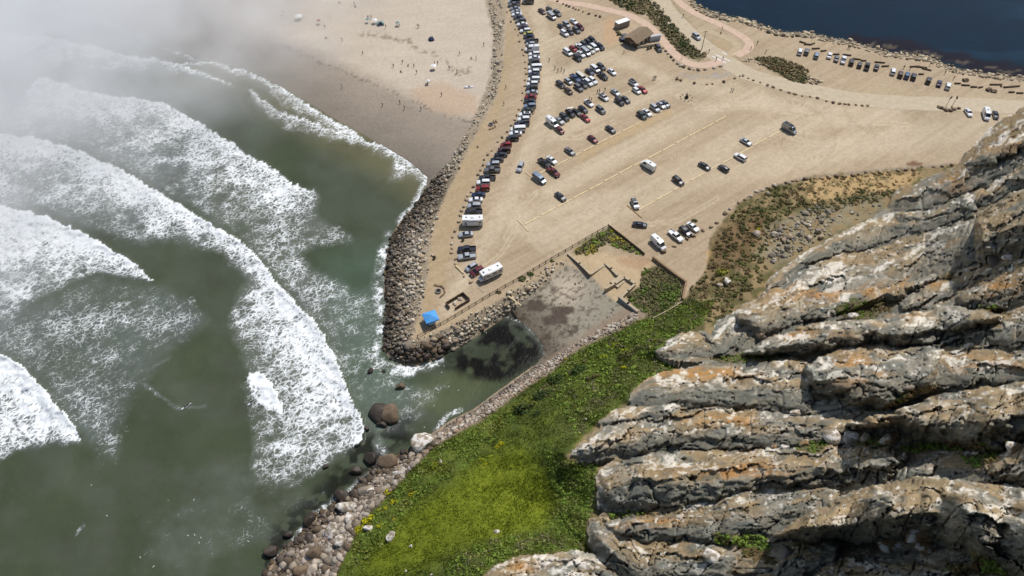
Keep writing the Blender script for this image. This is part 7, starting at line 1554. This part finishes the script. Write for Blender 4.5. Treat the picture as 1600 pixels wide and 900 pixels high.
for i, (u, v, z) in enumerate(((143, 758, .1), (303, 781, .1), (167, 806, .1), (294, 837, .1), (304, 836, .1), (314, 840, .1), (311, 848, .1), (219, 871, .1), (240, 885, .1), (388, 846, .1), (690, 582, .1), (701, 604, .1), (657, 630, .1), (678, 634, .1), (640, 652, .1), (694, 572, .1), (663, 668, .1), (716, 610, .1), (622, 560, 4), (760, 520, .1), (600, 700, .1))):
    o = link('gull', GM, None, V3(u, v, z), random.uniform(0, 6)); o.scale = (.55,) * 3; o.rotation_euler.x = random.uniform(-.2, .2)
    tag(o, 'white gull resting on the water below the breakers' if u < 450 else 'white gull over the cove mouth beside the green slope', 'gull', 'gulls off the lower shore' if u < 450 else 'gulls at the cove mouth')

# ---------------------------------------------------------------- sea fog drifting in over the surf
fg = NT('fog_air')
fg.t.nodes.remove(fg.b)
pv = fg.n('VolumePrincipled')
pv.inputs['Color'].default_value = (1.0, 1.0, 1.0, 1)
pv.inputs['Anisotropy'].default_value = 0.0
gp = fg.n('NewGeometry').outputs['Position']
sx = fg.n('SeparateXYZ'); fg.l(gp, sx.inputs[0])
# thick out to sea, thinning towards the land and near the headland
off = fg.math('MULTIPLY_ADD', sx.outputs[0], -1.2, fg.math('MULTIPLY', sx.outputs[1], .55))
nzf = fg.noise(fg.pos((1, 1, 1.5)), .012, 3, .55)
lim = fg.math('MULTIPLY_ADD', nzf, 90.0, off)
d1 = fg.maprange(lim, 235, 450, 0, 1, True)
d1 = fg.math('POWER', d1, 1.3)
zf = fg.maprange(sx.outputs[2], 14, 40, 1, 0, True)
zf0 = fg.maprange(sx.outputs[2], 3, 12, 0, 1, True)
nz2 = fg.noise(fg.pos((1, 1, 1.2)), .03, 3, .6)
den = fg.math('MULTIPLY', fg.math('MULTIPLY', d1, fg.math('MULTIPLY', zf, zf0)), fg.math('MULTIPLY', fg.maprange(nz2, .38, .64, .2, 1.7), .135))
fg.l(den, pv.inputs['Density'])
fg.l(pv.outputs[0], fg.out.inputs['Volume'])
bx0, bx1 = np.array([-420, -20, 2.6]), np.array([-30, 560, 42.0])
fv = [(x, y, z) for z in (bx0[2], bx1[2]) for (x, y) in ((bx0[0], bx0[1]), (bx1[0], bx0[1]), (bx1[0], bx1[1]), (bx0[0], bx1[1]))]
ff_ = [(3, 2, 1, 0), (4, 5, 6, 7), (0, 1, 5, 4), (1, 2, 6, 5), (2, 3, 7, 6), (3, 0, 4, 7)]
tag(link('fog_bank', np_mesh('fog_bank', fv, np.array(ff_), [fg.m])), kind='stuff')
